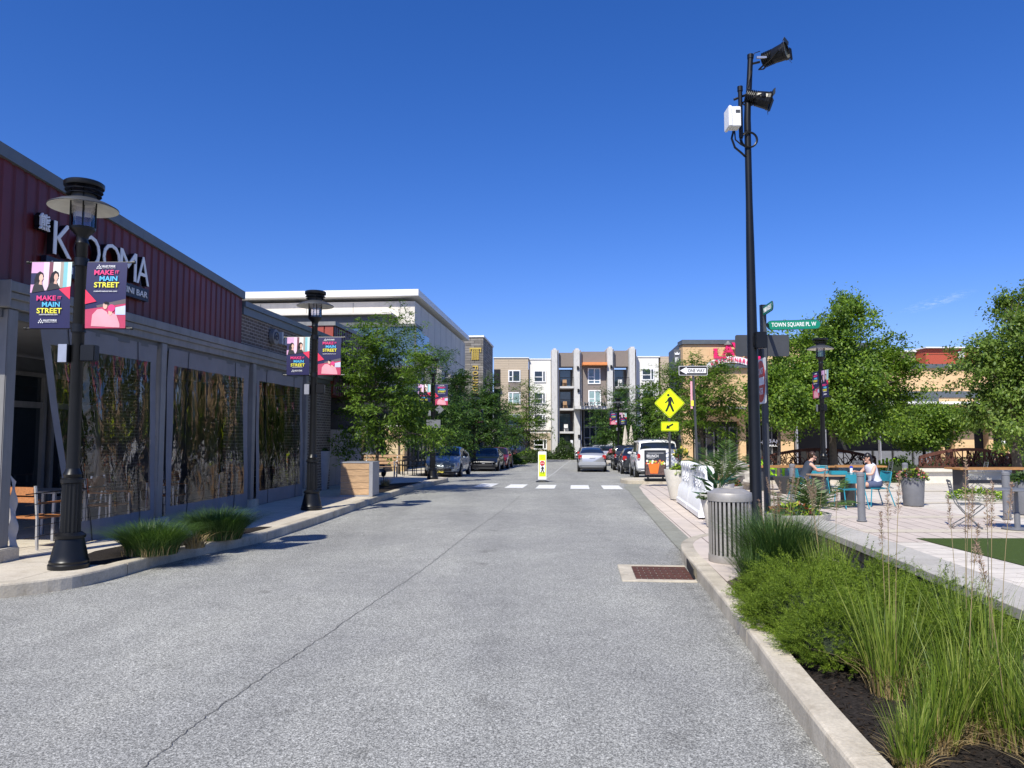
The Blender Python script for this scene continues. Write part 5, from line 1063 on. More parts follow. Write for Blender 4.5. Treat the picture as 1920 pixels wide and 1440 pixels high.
# ---- right hand side
mSTONEW = M('white_cast_stone', (.60,.57,.51), .75, 0, .08, 6, .1, 30)
def bowl(label, px, Y, r, h, z=.02, mat=None):
    p = B(px, Y, z); t = thing('planter_bowl', label, 'planter', tuple(p)); mb = MB()
    mb.lathe([(r*.42, 0), (r*.5, .02), (r*.82, h*.45), (r*.98, h*.9), (r, h), (r*.94, h), (r*.9, h*.92), (0, h*.88)], n=32); mb.build('bowl', t, True, mat=mat or mSTONEW); return t, p, h
def conepot(label, px, Y, r0, r1, h, mat, z=.02):
    p = B(px, Y, z); t = thing('planter_pot', label, 'planter', tuple(p)); mb = MB()
    mb.lathe([(r0, 0), (r0+.01, .02), (r1, h-.03), (r1, h), (r1*.92, h), (r1*.9, h*.93), (0, h*.92)], n=32); mb.build('pot', t, True, mat=mat); return t, p, h
bw1 = bowl('wide white bowl planter on the plaza just beyond the seat wall end', 1497, 12.4, .52, .46, .02)
bw2 = bowl('white bowl planter behind the near barricade', 1362, 18.8, .42, .48)
pt1 = conepot('white tapering pot with broad canna leaves beside the near barricade end', 1346, 14.3, .20, .33, .62, mSTONEW, .02)
pt2 = conepot('white tapering pot with yellow leaves at the far barricade end', 1275, 20.4, .26, .42, .80, mSTONEW, .03)
pt3 = conepot('dark grey round pot of pink flowers beside a bollard', 1713, 18.6, .22, .27, .68, mGREY)
pt4 = conepot('dark grey round pot at the right edge behind the cafe table', 1922, 16.6, .22, .30, .72, mGREY)
pt5 = bowl('white bowl planter near the tan building shopfront', 1290, 33, .4, .6, .145)
for px, Y, lb in ((1335, 31, 'low white bowl planter behind the ONE WAY post'), (1385, 27.5, 'white bowl planter with dark flowers left of the tall pole')): bowl(lb, px, Y, .5, .7, .145 if Y > 28.5 else .02)
# rock
p = B(1385, 24.5, .02); rk = thing('boulder', 'large rough grey boulder on the plaza left of the tall pole', 'rock', tuple(p)); mb = MB(); mb.blob((p.x, p.y, p.z+.35), (.62, .5, .48), 3, .25, 16, 2.2); mb.build('rock', rk, True, world=True, mat=M('rock', (.33,.31,.28), .9, 0, .4, 5, .8, 12))
# barricades
mPLW = M('white_plastic_barrier', (.80,.81,.83), .45, 0, .04)
def barricade(label, loc, rz, L=1.95):
    t = thing('barricade', label, 'barricade', loc, rz, 'white water filled barricades'); n = 44; prof = []
    def sec(y):
        f = .012*math.sin(y*2*PI/.16); u = .02 if int((y+9)/.32) % 2 else 0
        a = [(.23, .02), (.235, .12), (.20, .16), (.20+f, .20), (.155+f, .44), (.115, .50), (.105-u, .55), (.10-u, .92), (.115, .96), (.10, 1.04), (.07, 1.06)]
        return a+[(-x, z) for x, z in reversed(a)]
    ys = [-L/2+L*i/n for i in range(n+1)]; mb = MB(); k = len(sec(0)); mb.add([(x, y, z) for y in ys for x, z in sec(y)], [(i*k+j, i*k+(j+1) % k, (i+1)*k+(j+1) % k, (i+1)*k+j) for i in range(n) for j in range(k)]+[tuple(reversed(range(k))), tuple(n*k+j for j in range(k))])
    mb.build('shell', t, True, mat=mPLW)
    for i in range(5): y = -L/2+.2+i*.38; mb = MB(); mb.box(-.118, y, .96, .118, y+.2, 1.07, ch=.02); mb.build('top_lug', t, mat=mPLW)
    mb = MB(); 
    for y, w_, z in ((-.5, .12, .78), (-.3, .10, .74), (-.12, .16, .78), (.1, .12, .73), (.3, .15, .78), (.55, .1, .75)): mb.box(-.115, y-w_/2, z-.06, -.095, y+w_/2, z+.06, ch=.008); mb.box(-.115, y-w_/4, z-.13, -.097, y+w_/4, z-.07, ch=.006)
    mb.build('moulded_relief', t, mat=mPLW); return t
bA = G(1322, 973, .02); bB = G(1283, 940, .02); dd = (Vector(bB[:])-Vector(bA[:])); ang = -math.atan2(.45, 4.3)
d_ = Vector((math.sin(-ang), math.cos(-ang), 0)); b0 = Vector((4.12, 15.6, .024))
barricade('near white ribbed plastic barricade beside the canna pot', tuple(b0+d_*.98+Vector((.0,0,0))), ang); barricade('farther white ribbed plastic barricade in line with the near one', tuple(b0+d_*2.98), ang)
# trash can
p = Vector((2.80, 9.62, .15)); tc = thing('trash_can', 'round grey slatted metal litter bin with domed lid at the kerb corner', 'trash can', tuple(p)); mSL = M('silver_slat', (.36,.34,.315), .5, .35, .12, 8)
mb = MB()
for i in range(30): a = 2*PI*i/30; mb.add([(r_*math.cos(b), r_*math.sin(b), z) for r_ in (.262, .27) for z in (.08, .80) for b in (a-.055, a+.055)], [(4,5,7,6), (0,2,3,1), (0,4,6,2), (1,3,7,5)])
mb.build('slat', tc, mat=mSL)
mb = MB(); mb.lathe([(.272, .0), (.278, .01), (.278, .09), (.25, .09)], n=36); mb.build('base_ring', tc, True, mat=mSL); mb = MB(); mb.lathe([(.25, .77), (.278, .77), (.28, .80), (.278, .865), (.272, .875), (.262, .875), (.19, .915), (.14, .925), (.14, .90), (.0, .86)], n=36); mb.build('lid', tc, True, mat=mSL)
mb = MB(); mb.lathe([(.235, .02), (.235, .80)], n=24); mb.build('liner', tc, True, mat=mBLACKI)
# seat wall
sw = thing('seat_wall', 'low stone garden wall with long pale concrete cap between the planting bed and the plaza', 'wall', (4.2, 11.8, 0))
mb = MB(); W_ = [(4.22, 11.75), (4.08, 9.4), (3.86, 7.2), (3.66, 5.3), (3.45, 3.3), (3.0, -1.5)]; V_ = [Vector(q) for q in W_]; up = Vector((.47, -.03))
for i in range(5):
    a, b = V_[i], V_[i+1]; e = (b-a).normalized()*.004; a = a+e
    for z0, z1, o0, o1, nm_ in ((.415, .5, 0, .47, 'c'),):
        vs = [(q.x+o, q.y, z) for q in (a, b) for o, z in ((o0, z0), (o1, z0), (o1, z1), (o0, z1))]; mb.add(vs, [(0,1,5,4), (1,2,6,5), (2,3,7,6), (3,0,4,7), (0,3,2,1), (4,5,6,7)])
mb.build('cap_stone', sw, world=True, mat=mAPRON if False else concrete('cap_concrete', (.44,.415,.37), None, .14), bevel=.006)
mb = MB()
for i in range(5):
    a, b = V_[i], V_[i+1]; vs = [(q.x+o, q.y, z) for q in (a, b) for o, z in ((.13, -.02), (.34, -.02), (.34, .414), (.13, .414))]; mb.add(vs, [(0,1,5,4), (1,2,6,5), (2,3,7,6), (3,0,4,7), (0,3,2,1), (4,5,6,7)])
mb.build('stonework', sw, world=True, mat=bricks('mixed_stone', (.34,.28,.20), (.22,.21,.19), (.10,.09,.08), .34, .12, .012, 'yz', 0, .4, .8, .8))
slab('terrace', [(4.30, 11.6), (4.16, 9.4), (3.94, 7.2), (3.74, 5.3), (3.5, 3.3), (3.1, -1.5), (6.85, -1.5), (6.85, 11.6)], .008, None, mPLAZA)
# bollards
bo = thing('bollard', 'x', 'bollard', (0,0,0), 0, 'grey steel plaza bollards'); mb = MB(); mb.lathe([(.085, 0), (.085, .01), (.075, .015), (.075, .88), (.068, .885), (.068, .90), (.078, .905), (.078, .96), (.05, .985), (0, .99)], n=20); mb.build('post', bo, True, mat=mGREY)
mb = MB(); mb.lathe([(.10, 0), (.10, .02), (.0, .021)], n=20); mb.build('base_plate', bo, mat=mGREY)
BL = [((1616, 977), 'grey bollard standing in front of the teal chairs'), ((1699, 935), 'grey bollard left of the dark pot of pink flowers'), ((1889, 973), 'grey bollard behind the round cafe table'), ((1906, 897), 'farther grey bollard at the right edge near the bridge rail'), ((1487, 940), 'grey bollard behind the palm of the bowl planter')]
for i, ((x, y), lb) in enumerate(BL):
    p = G(x, y, .02)
    if i == 0: bo.location = p; bo['label'] = lb
    else: dup(bo, tuple(p), 0, lb)
# teal chairs
def teal(label, px, py, rz, first=None):
    p = G(px, py, .02)
    if first: return dup(first, tuple(p), rz, label)
    t = thing('plaza_chair', label, 'chair', tuple(p), rz, 'teal metal plaza chairs')
    mb = MB(); mb.grid(lambda u, v: Vector((-.25+.5*u, -.22+.42*v, .45-.02*math.sin(v*PI))), 4, 4); mb.box(-.25, -.23, .435, .25, .2, .447, ch=.004); mb.build('seat', t, mat=mTEAL)
    mb = MB(); mb.grid(lambda u, v: Vector((-.23+.46*u, .26+.03*v+.03*math.sin(u*PI), .60+.22*v)), 6, 3); mb.grid(lambda u, v: Vector((-.23+.46*u, .272+.03*v+.03*math.sin(u*PI), .60+.22*v)), 6, 3); mb.build('backrest', t, mat=mTEAL)
    for sx in (-1, 1):
        mb = MB(); mb.path([(sx*.27, -.27, 0), (sx*.25, -.22, .44)], .014, 8); mb.build('leg', t, True, mat=mTEAL)
        mb = MB(); mb.path([(sx*.28, .34, 0), (sx*.25, .20, .44), (sx*.24, .25, .58), (sx*.235, .30, .84)], .014, 8); mb.build('leg', t, True, mat=mTEAL)
    mb = MB(); mb.path([(-.25, -.22, .44), (.25, -.22, .44), (.25, .2, .44), (-.25, .2, .44)], .012, 6, True); mb.build('seat_frame', t, True, mat=mTEAL); mb = MB(); mb.path([(-.235, .30, .84), (.235, .30, .84)], .012, 6); mb.build('back_rail', t, True, mat=mTEAL); return t
te = teal('empty teal chair with its back to the viewer, left of the near bollard', 1595, 952, PI+.05)
te2 = teal('teal chair the dark haired woman in white sits on', 1642, 948, -PI/2+.05, te); te3 = teal('teal chair behind the palm that the ponytailed woman sits on', 1508, 937, PI/2+.1, te)
te4 = teal('empty teal chair behind the far side of the wooden table', 1535, 925, PI*.9, te)
p = B(1567, 18.9, .02); wt = thing('picnic_table', 'teal legged plaza table with light wooden top between the two women', 'table', tuple(p), .05)
mb = MB()
for i in range(6): mb.box(-.55, -.42+i*.14, .72, .45, -.42+i*.14+.132, .75)
mb.build('table_top', wt, mat=mOAK); mb = MB(); mb.box(-.45, -.35, 0, -.4, .35, .719); mb.box(.3, -.35, 0, .35, .35, .719); mb.build('trestle', wt, mat=mDGREY)
lx = thing('drink_bottle', 'blue and white drink bottle standing on the wooden table', 'bottle', (p.x+.33, p.y-.2, .77)); mb = MB(); mb.lathe([(.035, 0), (.035, .17), (.0, .171)], n=14); mb.build('bottle', lx, mat=mWHITE); mb = MB(); mb.lathe([(.036, .172), (.036, .22), (0, .225)], n=14); mb.build('cap', lx, mat=M('bottle_blue', (.02,.06,.5)))
lx = thing('tote_box', 'teal box lying on the wooden table between the women', 'box', (p.x+.02, p.y-.15, .77)); mb = MB(); mb.box(-.2, -.08, 0, .2, .1, .1, ch=.01); mb.build('box', lx, mat=mTEAL)
# folding bistro chairs
mWIRE = M('wire_grey', (.16,.17,.175), .45, .4)
def folding(label, p, rz, first=None):
    if first: return dup(first, tuple(p), rz, label)
    t = thing('folding_chair', label, 'chair', tuple(p), rz, 'grey folding bistro chairs')
    mb = MB()                              # faces +x; side frames at y = +-.2
    for y in (-.2, .2): mb.path([(.20, y, 0), (.02, y, .18), (-.17, y, .42), (-.25, y, .62), (-.30, y, .88)], .010, 7); mb.path([(-.28, y*.93, .0), (.0, y*.93, .19), (.24, y*.93, .40), (.25, y*.93, .44), (.21, y*.93, .455), (-.15, y*.93, .43)], .010, 7)
    mb.path([(.20, -.2, 0.01), (.20, .2, .01)], .01, 6); mb.path([(-.28, -.19, .01), (-.28, .19, .01)], .01, 6); mb.path([(-.30, -.2, .88), (-.30, .2, .88)], .01, 6); mb.build('frame', t, True, mat=mWIRE)
    mb = MB()
    for i in range(7): mb.box(-.14+i*.052, -.19, .438, -.14+i*.052+.032, .19, .448)
    mb.build('seat', t, mat=mWIRE); mb = MB()
    for i in range(4): mb.box(-.315+.014*(3-i), -.19, .68+i*.055, -.305+.014*(3-i), .19, .68+i*.055+.03)
    mb.build('backrest', t, mat=mWIRE); return t
fc = folding('grey folding chair standing alone beside the lawn edge', G(1822, 990, .02)+Vector((0, .1, 0)), -.40)
folding('folding chair at the left of the distant cafe table before the bridge rail', G(1775, 903, .02), .2, fc); folding('folding chair right of the distant picnic bench', G(1832, 917, .02), PI*.9, fc); folding('folding chair behind the lime armchairs', G(1655, 915, .02), PI-.2, fc); folding('folding chair with striped back at the right edge behind the round table', G(1912, 945, .02), PI*.6, fc)
folding('folding chair by the black square table behind the women', G(1600, 908, .02), PI*.55, fc)
p = G(1896, 992, .02); rt = thing('round_table', 'round grey metal cafe table on a disc base at the right edge', 'table', tuple(p+Vector((.12, 0, 0)))); mb = MB(); mb.lathe([(.0, .715), (.43, .715), (.44, .72), (.44, .735), (.43, .74), (0, .74)], n=36); mb.build('table_top', rt, True, mat=mGREY)
mb = MB(); mb.lathe([(.26, 0), (.26, .012), (.05, .03), (.05, .3), (.035, .31), (.035, .71)], n=24); mb.build('pedestal', rt, True, mat=mGREY)
# bridge like rusty rails
def rail(label, px0, px1, Y, zb, peak, seed):
    a = B(px0, Y, .0); b = B(px1, Y, .0); t = thing('bridge_rail', label, 'railing', tuple((a+b)/2)); rd = random.Random(seed)
    zz = lambda u: zb+.35+peak*math.sin(PI*(.06+.88*u)); X_ = lambda u: a.x+(b.x-a.x)*u; mb = MB(); n = 24
    for i in range(n): mb.beam((X_(i/n), Y, zz(i/n)), (X_((i+1)/n), Y, zz((i+1)/n)), .10, .12)
    mb.beam((a.x, Y, zb+.05), (b.x, Y, zb+.05), .06, .06)
    for u in (0, .33, .66, 1): mb.beam((X_(u), Y, zb-.5), (X_(u), Y, zz(u)), .08, .06, (0,1,0))
    mb.build('handrail', t, world=True, mat=mRUST); mb = MB()
    for i in range(70):
        u = rd.random(); v = min(1, max(0, u+rd.uniform(-.12, .12))); mb.beam((X_(u), Y, zb+.06), (X_(v), Y, zz(v)-.05), .03, .035, (0,1,0))
    for i in range(20):
        u = rd.uniform(.05, .95); mb.path([Vector((X_(u)+.14*math.cos(q), Y, zb+.3+.25*rd.random()*0+.14*math.sin(q))) for q in [k*2*PI/10 for k in range(10)]], .016, 4, True)
    mb.build('laser_cut_panel', t, world=True, mat=mRUST); mb = MB(); mb.box(a.x-.3, Y-.55, zb-.12, b.x+.3, Y-.1, zb+.0); mb.box(a.x-.3, Y-.4, g(Y), b.x+.3, Y-.2, zb-.122); mb.build('stone_bench', t, world=True, mat=mSTONEW)
rail('arched rusty laser cut bridge rail at the right behind the folding chairs', 1726, 1911, 30, .45, .40, 1); rail('arched rusty laser cut rail behind the two seated women', 1430, 1642, 33, .35, .45, 2)
# lime chairs
def lime(label, px, py, rz, first=None):
    p = G(px, py, .02)
    if first: return dup(first, tuple(p), rz, label)
    t = thing('garden_armchair', label, 'chair', tuple(p), rz, 'lime green slatted armchairs'); mb = MB()
    for i in range(5): mb.beam((-.24+i*.12, .0, .28), (-.30+i*.15, .42, .95-.05*abs(i-2)), .09, .02)
    mb.build('backrest', t, mat=mLIME); mb = MB()
    for i in range(5): mb.box(-.27, -.48+i*.1, .33-.02*i, .27, -.48+i*.1+.085, .35-.02*i)
    mb.build('seat', t, mat=mLIME)
    for sx in (-1, 1): mb = MB(); mb.box(sx*.36-.07, -.5, .52, sx*.36+.07, .2, .545); mb.build('armrest', t, mat=mLIME); mb = MB(); mb.box(sx*.31-.02, -.48, 0, sx*.31+.02, -.38, .52); mb.build('leg', t, mat=mLIME)
    return t
lm = lime('lime green slatted armchair nearest the dark flower pot', 1682, 903, 2.5); lime('lime green slatted armchair left of the other lime chairs', 1664, 900, 2.7, lm); lime('lime green armchair by the far left picnic bench', 1444, 903, .8, lm)
def picnic(label, px, Y, rz):
    p = B(px, Y, .02); t = thing('picnic_table', label, 'table', tuple(p), rz, 'wooden plaza tables'); mb = MB()
    for i in range(5): mb.box(-1.2, -.4+i*.16, .72, 1.2, -.4+i*.16+.15, .77)
    mb.build('table_top', t, mat=wood('orange_wood', (.42,.21,.07), (1.5, 14, 14)) if 'orange_wood' not in bpy.data.materials else bpy.data.materials['orange_wood'])
    mb = MB(); mb.box(-1.0, -.3, 0, -.9, .3, .72); mb.box(.9, -.3, 0, 1.0, .3, .72); mb.box(-.9, -.05, .3, .9, .05, .4); mb.build('trestle', t, mat=mDGREY)
picnic('long wooden table at the left behind the palm, by the lime armchair', 1478, 24, .05); picnic('long wooden table at the right in front of the bridge rail', 1860, 22.5, .03); picnic('dark long table behind the two women', 1585, 24.5, 0)
dt = thing('donut_table', 'dark round plaza planter table beside the left wooden table', 'planter', tuple(B(1478, 22.5, .02))); mb = MB(); mb.lathe([(.2, 0), (.42, .45), (.44, .5), (0, .5)], n=24); mb.build('bowl', dt, True, mat=mDGREY)
# folded parasols far right kerb, bollard post at far lawn
for px, lb in ((1184, 'folded cream parasol right of the two beyond the dark sedan'), (1173, 'folded cream parasol left of the two beyond the dark sedan')):
    p = B(px, 56, .14); t = thing('folded_parasol', lb, 'parasol', tuple(p)); mb = MB(); mb.tube((0,0,0), (0,0,2.9), .03); mb.build('pole', t, mat=mDGREY); mb = MB(); mb.lathe([(.30, .9), (.34, 1.0), (.22, 1.7), (.10, 2.6), (.02, 3.0)], n=14, flute=.2); mb.build('canopy', t, mat=M('cream_canvas', (.55,.5,.42), .8))
p = B(1072, 89, .0); t = thing('utility_post', 'short white utility post in front of the apartment hedge', 'post', tuple(p)); mb = MB(); mb.box(-.15, -.15, 0, .15, .15, 2.3, ch=.02); mb.build('post', t, mat=mWHITE)
# slatted fence behind the right kerb trees
ft = thing('picket_fence', 'black picket fence behind the trees right of the white off road vehicle', 'fence', tuple(B(1235, 44, .1))); mb = MB(); a = B(1215, 44, .1); b = B(1278, 44, .1)
for i in range(26): x = a.x+(b.x-a.x)*i/25; mb.box(x-.02, 43.98, a.z, x+.02, 44.02, a.z+1.9)
mb.box(a.x, 43.97, a.z+1.7, b.x, 44.03, a.z+1.76); mb.build('pickets', ft, world=True, mat=mBLK)
# ================= PEOPLE
def skin(name, nodes, edges, parent, mat, sub=2, root=0):
    me = bpy.data.meshes.new(name); me.from_pydata([n[0] for n in nodes], edges, []); o = bpy.data.objects.new(name, me); COL.objects.link(o)
    m_ = o.modifiers.new('s', 'SKIN'); m_.use_smooth_shade = True
    for i, n in enumerate(nodes): r_ = n[1]; me.skin_vertices[0].data[i].radius = (r_, r_) if not isinstance(r_, tuple) else r_; me.skin_vertices[0].data[i].use_root = (i == root)
    s_ = o.modifiers.new('u', 'SUBSURF'); s_.levels = sub; s_.render_levels = sub
    bpy.context.view_layer.update(); m2 = bpy.data.meshes.new_from_object(o.evaluated_get(bpy.context.evaluated_depsgraph_get())); m2.name = name
    bpy.data.objects.remove(o); m2.materials.clear(); m2.materials.append(mat); m2.polygons.foreach_set('use_smooth', [True]*len(m2.polygons))
    q = bpy.data.objects.new(name, m2); COL.objects.link(q); q.parent = parent; return q
def person(label, loc, rz, pose, top, bottom, hair, htype, skinm=None, glasses=True, sleeves=False):
    """local: faces +x. pose: joint dict"""
    sk = skinm or mSKIN; t = thing('person', label, 'person', loc, rz); J = {k: Vector(v) for k, v in pose.items()}
    N = []; E = []; ix = {}
    def nd(k, p, r_): ix[k] = len(N); N.append((Vector(p), r_)); return ix[k]
    def ed(a, b): E.append((ix[a], ix[b]))
    nd('pel', J['pel'], (.13, .15)); nd('waist', J['waist'], (.085, .10)); nd('chest', J['chest'], (.09, .105)); nd('neckb', J['neck']-Vector((0,0,.07)), (.06, .07)); nd('neck', J['neck'], .048); nd('headb', J['head']-Vector((-.01,0,.06)), (.06, .058)); nd('headm', J['head']+Vector((0,0,.01)), (.085, .074)); nd('headt', J['head']+Vector((-.005,0,.085)), (.06, .055))
    for a, b in zip(('pel', 'waist', 'chest', 'neckb', 'neck', 'headb', 'headm'), ('waist', 'chest', 'neckb', 'neck', 'headb', 'headm', 'headt')): ed(a, b)
    for s, n_ in ((1, 'L'), (-1, 'R')):
        sh = J['chest']+Vector((0, s*.165, .075)); nd('sh'+n_, sh, .05); ed('chest', 'sh'+n_); nd('el'+n_, J['el'+n_], .036); ed('sh'+n_, 'el'+n_); nd('wr'+n_, J['wr'+n_], .024); ed('el'+n_, 'wr'+n_)
        d = (J['wr'+n_]-J['el'+n_]).normalized(); pm = J['wr'+n_]+d*.055; nd('pm'+n_, pm, (.032, .018)); ed('wr'+n_, 'pm'+n_)
        side = d.cross(Vector((0,0,1))); side = side.normalized() if side.length > .1 else Vector((0,1,0)); dn = side.cross(d)
        if dn.z > 0: dn = -dn
        for fi in range(4):
            base = pm+d*.03+side*(.024-.016*fi); ln = (.055, .065, .06, .045)[fi]; nd('f%s%d' % (n_, fi), base, .0095); nd('g%s%d' % (n_, fi), base+d*ln*.55+dn*.008, .0085); nd('h%s%d' % (n_, fi), base+d*ln*.9+dn*.028, .0075)
            ed('pm'+n_, 'f%s%d' % (n_, fi)); ed('f%s%d' % (n_, fi), 'g%s%d' % (n_, fi)); ed('g%s%d' % (n_, fi), 'h%s%d' % (n_, fi))
        tb = J['wr'+n_]+d*.03+side*.028*s; nd('t'+n_, tb, .012); nd('u'+n_, tb+d*.035+side*.02*s, .0095); ed('pm'+n_, 't'+n_); ed('t'+n_, 'u'+n_)
        hp = J['pel']+Vector((0, s*.09, -.02)); nd('hp'+n_, hp, .09); ed('pel', 'hp'+n_); nd('kn'+n_, J['kn'+n_], .058); ed('hp'+n_, 'kn'+n_); mid = (J['kn'+n_]*.6+J['an'+n_]*.4); nd('cf'+n_, mid, .053); ed('kn'+n_, 'cf'+n_); nd('an'+n_, J['an'+n_], .034); ed('cf'+n_, 'an'+n_)
        fd = J.get('fd', Vector((1, 0, 0))); nd('ft'+n_, J['an'+n_]+fd*.11+Vector((0,0,-.045)), (.04, .028)); ed('an'+n_, 'ft'+n_); nd('to'+n_, J['an'+n_]+fd*.17+Vector((0,0,-.055)), (.035, .02)); ed('ft'+n_, 'to'+n_)
    skin('body', N, E, t, sk)
    h = J['head']; hd = J.get('hd', Vector((1,0,-.1))).normalized(); sd_ = Vector((-hd.y, hd.x, 0)).normalized(); ud = hd.cross(sd_)
    mb = MB(); mb.add([h+hd*.075+ud*.02, h+hd*.108-ud*.028, h+hd*.08-ud*.035+sd_*.016, h+hd*.08-ud*.035-sd_*.016], [(0,1,2), (0,3,1), (1,3,2)]); mb.blob(h+hd*.062-ud*.085, (.03, .03, .022), 1, .02, 8)
    for s in (1, -1): mb.blob(h-hd*.005+sd_*s*.076-ud*.01, (.018, .012, .03), 1, .02, 8)
    mb.build('face_features', t, True, mat=sk)
    mb = MB(); mb.box(-.004, -.026, -.006, .004, .026, .006, Matrix.Translation(h+hd*.082-ud*.062) @ Matrix((hd, sd_, ud)).transposed().to_4x4(), ch=.002); mb.build('mouth', t, mat=M('lips', (.35,.08,.07), .5))
    if glasses:
        mb = MB()
        for s in (1, -1): mb.blob(h+hd*.083+sd_*s*.036+ud*.012, (.012, .030, .021), 1, 0, 8); mb.beam(h+hd*.075+sd_*s*.066+ud*.018, h-hd*.01+sd_*s*.080+ud*.018, .006, .008)
        mb.build('sunglasses', t, True, mat=mBLK)
    # clothes follow the body as lofted rings
    def ring(c, ax, ry, rx):
        ax = Vector(ax).normalized(); sv = Vector((0, 1, 0)); fv = sv.cross(ax).normalized(); return (Vector(c), sv*ry, fv*rx)
    c = J['chest']; up = (c-J['waist']).normalized(); pl_, wa = J['pel'], J['waist']
    mb = MB(); mb.loft([ring(pl_+Vector((0,0,-.03)), (0,0,1), .185, .165), ring(pl_+Vector((0,0,.06)), wa-pl_, .18, .155), ring(wa, up, .155, .125), ring(wa.lerp(c, .5), up, .165, .125), ring(c-up*.02, up, .18, .128), ring(c+up*.07, up, .185, .115), ring(c+up*.115, up, .15, .10), ring(c+up*.135, up, .095, .085)], 22)
    if sleeves:
        for s, n_ in ((1, 'L'), (-1, 'R')): sh = c+Vector((0, s*.165, .075)); mb.path([sh-Vector((0, s*.05, 0)), sh, sh+(J['el'+n_]-sh)*.3, sh+(J['el'+n_]-sh)*.55], [.06, .066, .062, .058], 12)
    else:
        for s in (1, -1): mb.path([c+up*.12+Vector((.0, s*.075, 0)), c+up*.15+Vector((-.02, s*.085, 0)), c+up*.10+Vector((-.09, s*.08, 0))], .022, 8)
    mb.build('shirt', t, 'all', mat=top)
    fr_ = J.get('short', Vector((.62,0,0))).x; mb = MB(); mb.loft([ring(pl_+Vector((-.01,0,-.10)), (.15,0,1), .15, .12), ring(pl_+Vector((0,0,-.05)), (0,0,1), .195, .168), ring(pl_+Vector((0,0,.04)), wa-pl_, .188, .162), ring(pl_+Vector((0,0,.075)), wa-pl_, .17, .15)], 22)
    for s, n_ in ((1, 'L'), (-1, 'R')):
        hp = pl_+Vector((0, s*.09, -.02)); kn = J['kn'+n_]; pts = [hp-(kn-hp)*.12, hp, hp.lerp(kn, .3*fr_), hp.lerp(kn, .7*fr_), hp.lerp(kn, fr_)]; rr = [.085, .108, .102, .092, .086]
        if fr_ > .9: pts += [kn.lerp(J['an'+n_], .4), J['an'+n_]+Vector((0,0,.03))]; rr = [.085, .105, .10, .085, .075, .068, .06]
        mb.path(pts, rr, 14)
    mb.build('trousers' if fr_ > .9 else 'shorts', t, 'all', mat=bottom)
    mb = MB(); mb.blob(h-hd*.030+ud*.028, (.088, .084, .095), 5, .05, 14)
    rr_ = random.Random(3)
    if htype == 'long':
        for i in range(34):
            a = -1.25+2.5*i/33; s0_ = h+ud*.085-hd*.01+sd_*.02*math.sin(a); o1 = h-hd*(.095*math.cos(a)+.005)+sd_*.098*math.sin(a)+ud*.02; ln = rr_.uniform(.24, .36); o2 = o1-hd*.035-ud*0+Vector((0, 0, -ln*.5))+sd_*rr_.uniform(-.01, .01); o3 = o2+Vector((0, 0, -ln*.5))-hd*rr_.uniform(-.01, .05)
            mb.path([s0_, (s0_+o1)/2-hd*.02*math.cos(a)+sd_*.02*math.sin(a)+ud*.015, o1, o2, o3], [.012, .018, .019, .016, .004], 6)
    elif htype == 'tail':
        for i in range(22):
            a = 2*PI*i/22; s0_ = h+hd*.05*math.cos(a)+sd_*.07*math.sin(a)+ud*(.07 if math.cos(a) > 0 else .02); e_ = h-hd*.115+ud*.045; mb.path([s0_, s0_.lerp(e_, .5)+ud*.018-hd*0, e_], [.010, .014, .012], 5)
        for i in range(10): e_ = h-hd*.115+ud*.045; q_ = rr_.uniform(-.02, .02); mb.path([e_, e_-hd*.05+sd_*q_, e_-hd*.055+Vector((0, 0, -.10))+sd_*q_, e_-hd*(.02+q_)+Vector((0, 0, -.19-q_))], [.014, .015, .012, .004], 5)
    o = mb.build('hair', t, True, mat=hair)
    for i in range(2):
        mb = MB(); n_ = 'LR'[i]; a = J['an'+n_]; fd = J.get('fd', Vector((1, 0, 0))); mb.blob(a+fd*.07+Vector((0,0,-.06)), (.14 if abs(fd.x) > .5 else .05, .05 if abs(fd.x) > .5 else .14, .03), 1, 0, 8); mb.build('shoe', t, True, mat=mBLK if not glasses else mWHITE)
    return t
sit = dict(pel=(0,0,.55), waist=(.03,0,.70), chest=(.09,0,.90), neck=(.13,0,1.07), head=(.19,0,1.18), knL=(.44,.12,.52), knR=(.44,-.10,.50), anL=(.40,.13,.09), anR=(.34,-.12,.09), elL=(.22,.24,.78), wrL=(.44,.12,.80), elR=(.24,-.22,.80), wrR=(.46,-.08,.84), hd=(1,0,-.25))
pw = te2.location; person('dark haired woman in white sleeveless top and denim shorts leaning on the table, facing left', (pw.x, pw.y, .02), PI+.1, sit, M('white_top', (.62,.63,.70), .8), M('denim', (.07,.09,.16), .85), mHAIRD, 'long')
sit2 = dict(sit); sit2.update(waist=(.05,0,.70), chest=(.14,0,.90), neck=(.20,0,1.06), head=(.27,0,1.18), elL=(.30,.22,.80), wrL=(.50,.10,.82), elR=(.32,-.20,.78), wrR=(.55,-.05,.80))
pw = te3.location; person('ponytailed woman in dark tank top seated left of the table, facing right', (pw.x, pw.y, .02), -.05, sit2, M('dark_tank', (.03,.04,.06), .8), M('dark_blue_shorts', (.02,.05,.13), .85), mHAIRB, 'tail')
stand = dict(pel=(0,0,.95), waist=(0,0,1.10), chest=(0,0,1.32), neck=(.0,0,1.5), head=(.02,0,1.62), knL=(.06,.10,.50), knR=(-.02,-.10,.50), anL=(.0,.11,.09), anR=(-.12,-.11,.09), elL=(-.02,.26,1.12), wrL=(.12,.30,.92), elR=(-.02,-.26,1.12), wrR=(.10,-.30,.92), hd=(1,0,0), short=(1,0,0))
p = B(1884, 36, .02); person('distant man in yellow vest and white cap walking behind the bridge rail', tuple(p), PI/2, stand, M('gold_vest', (.42,.30,.08), .8), mBLK, mWHITE, 'short', None, False, True)
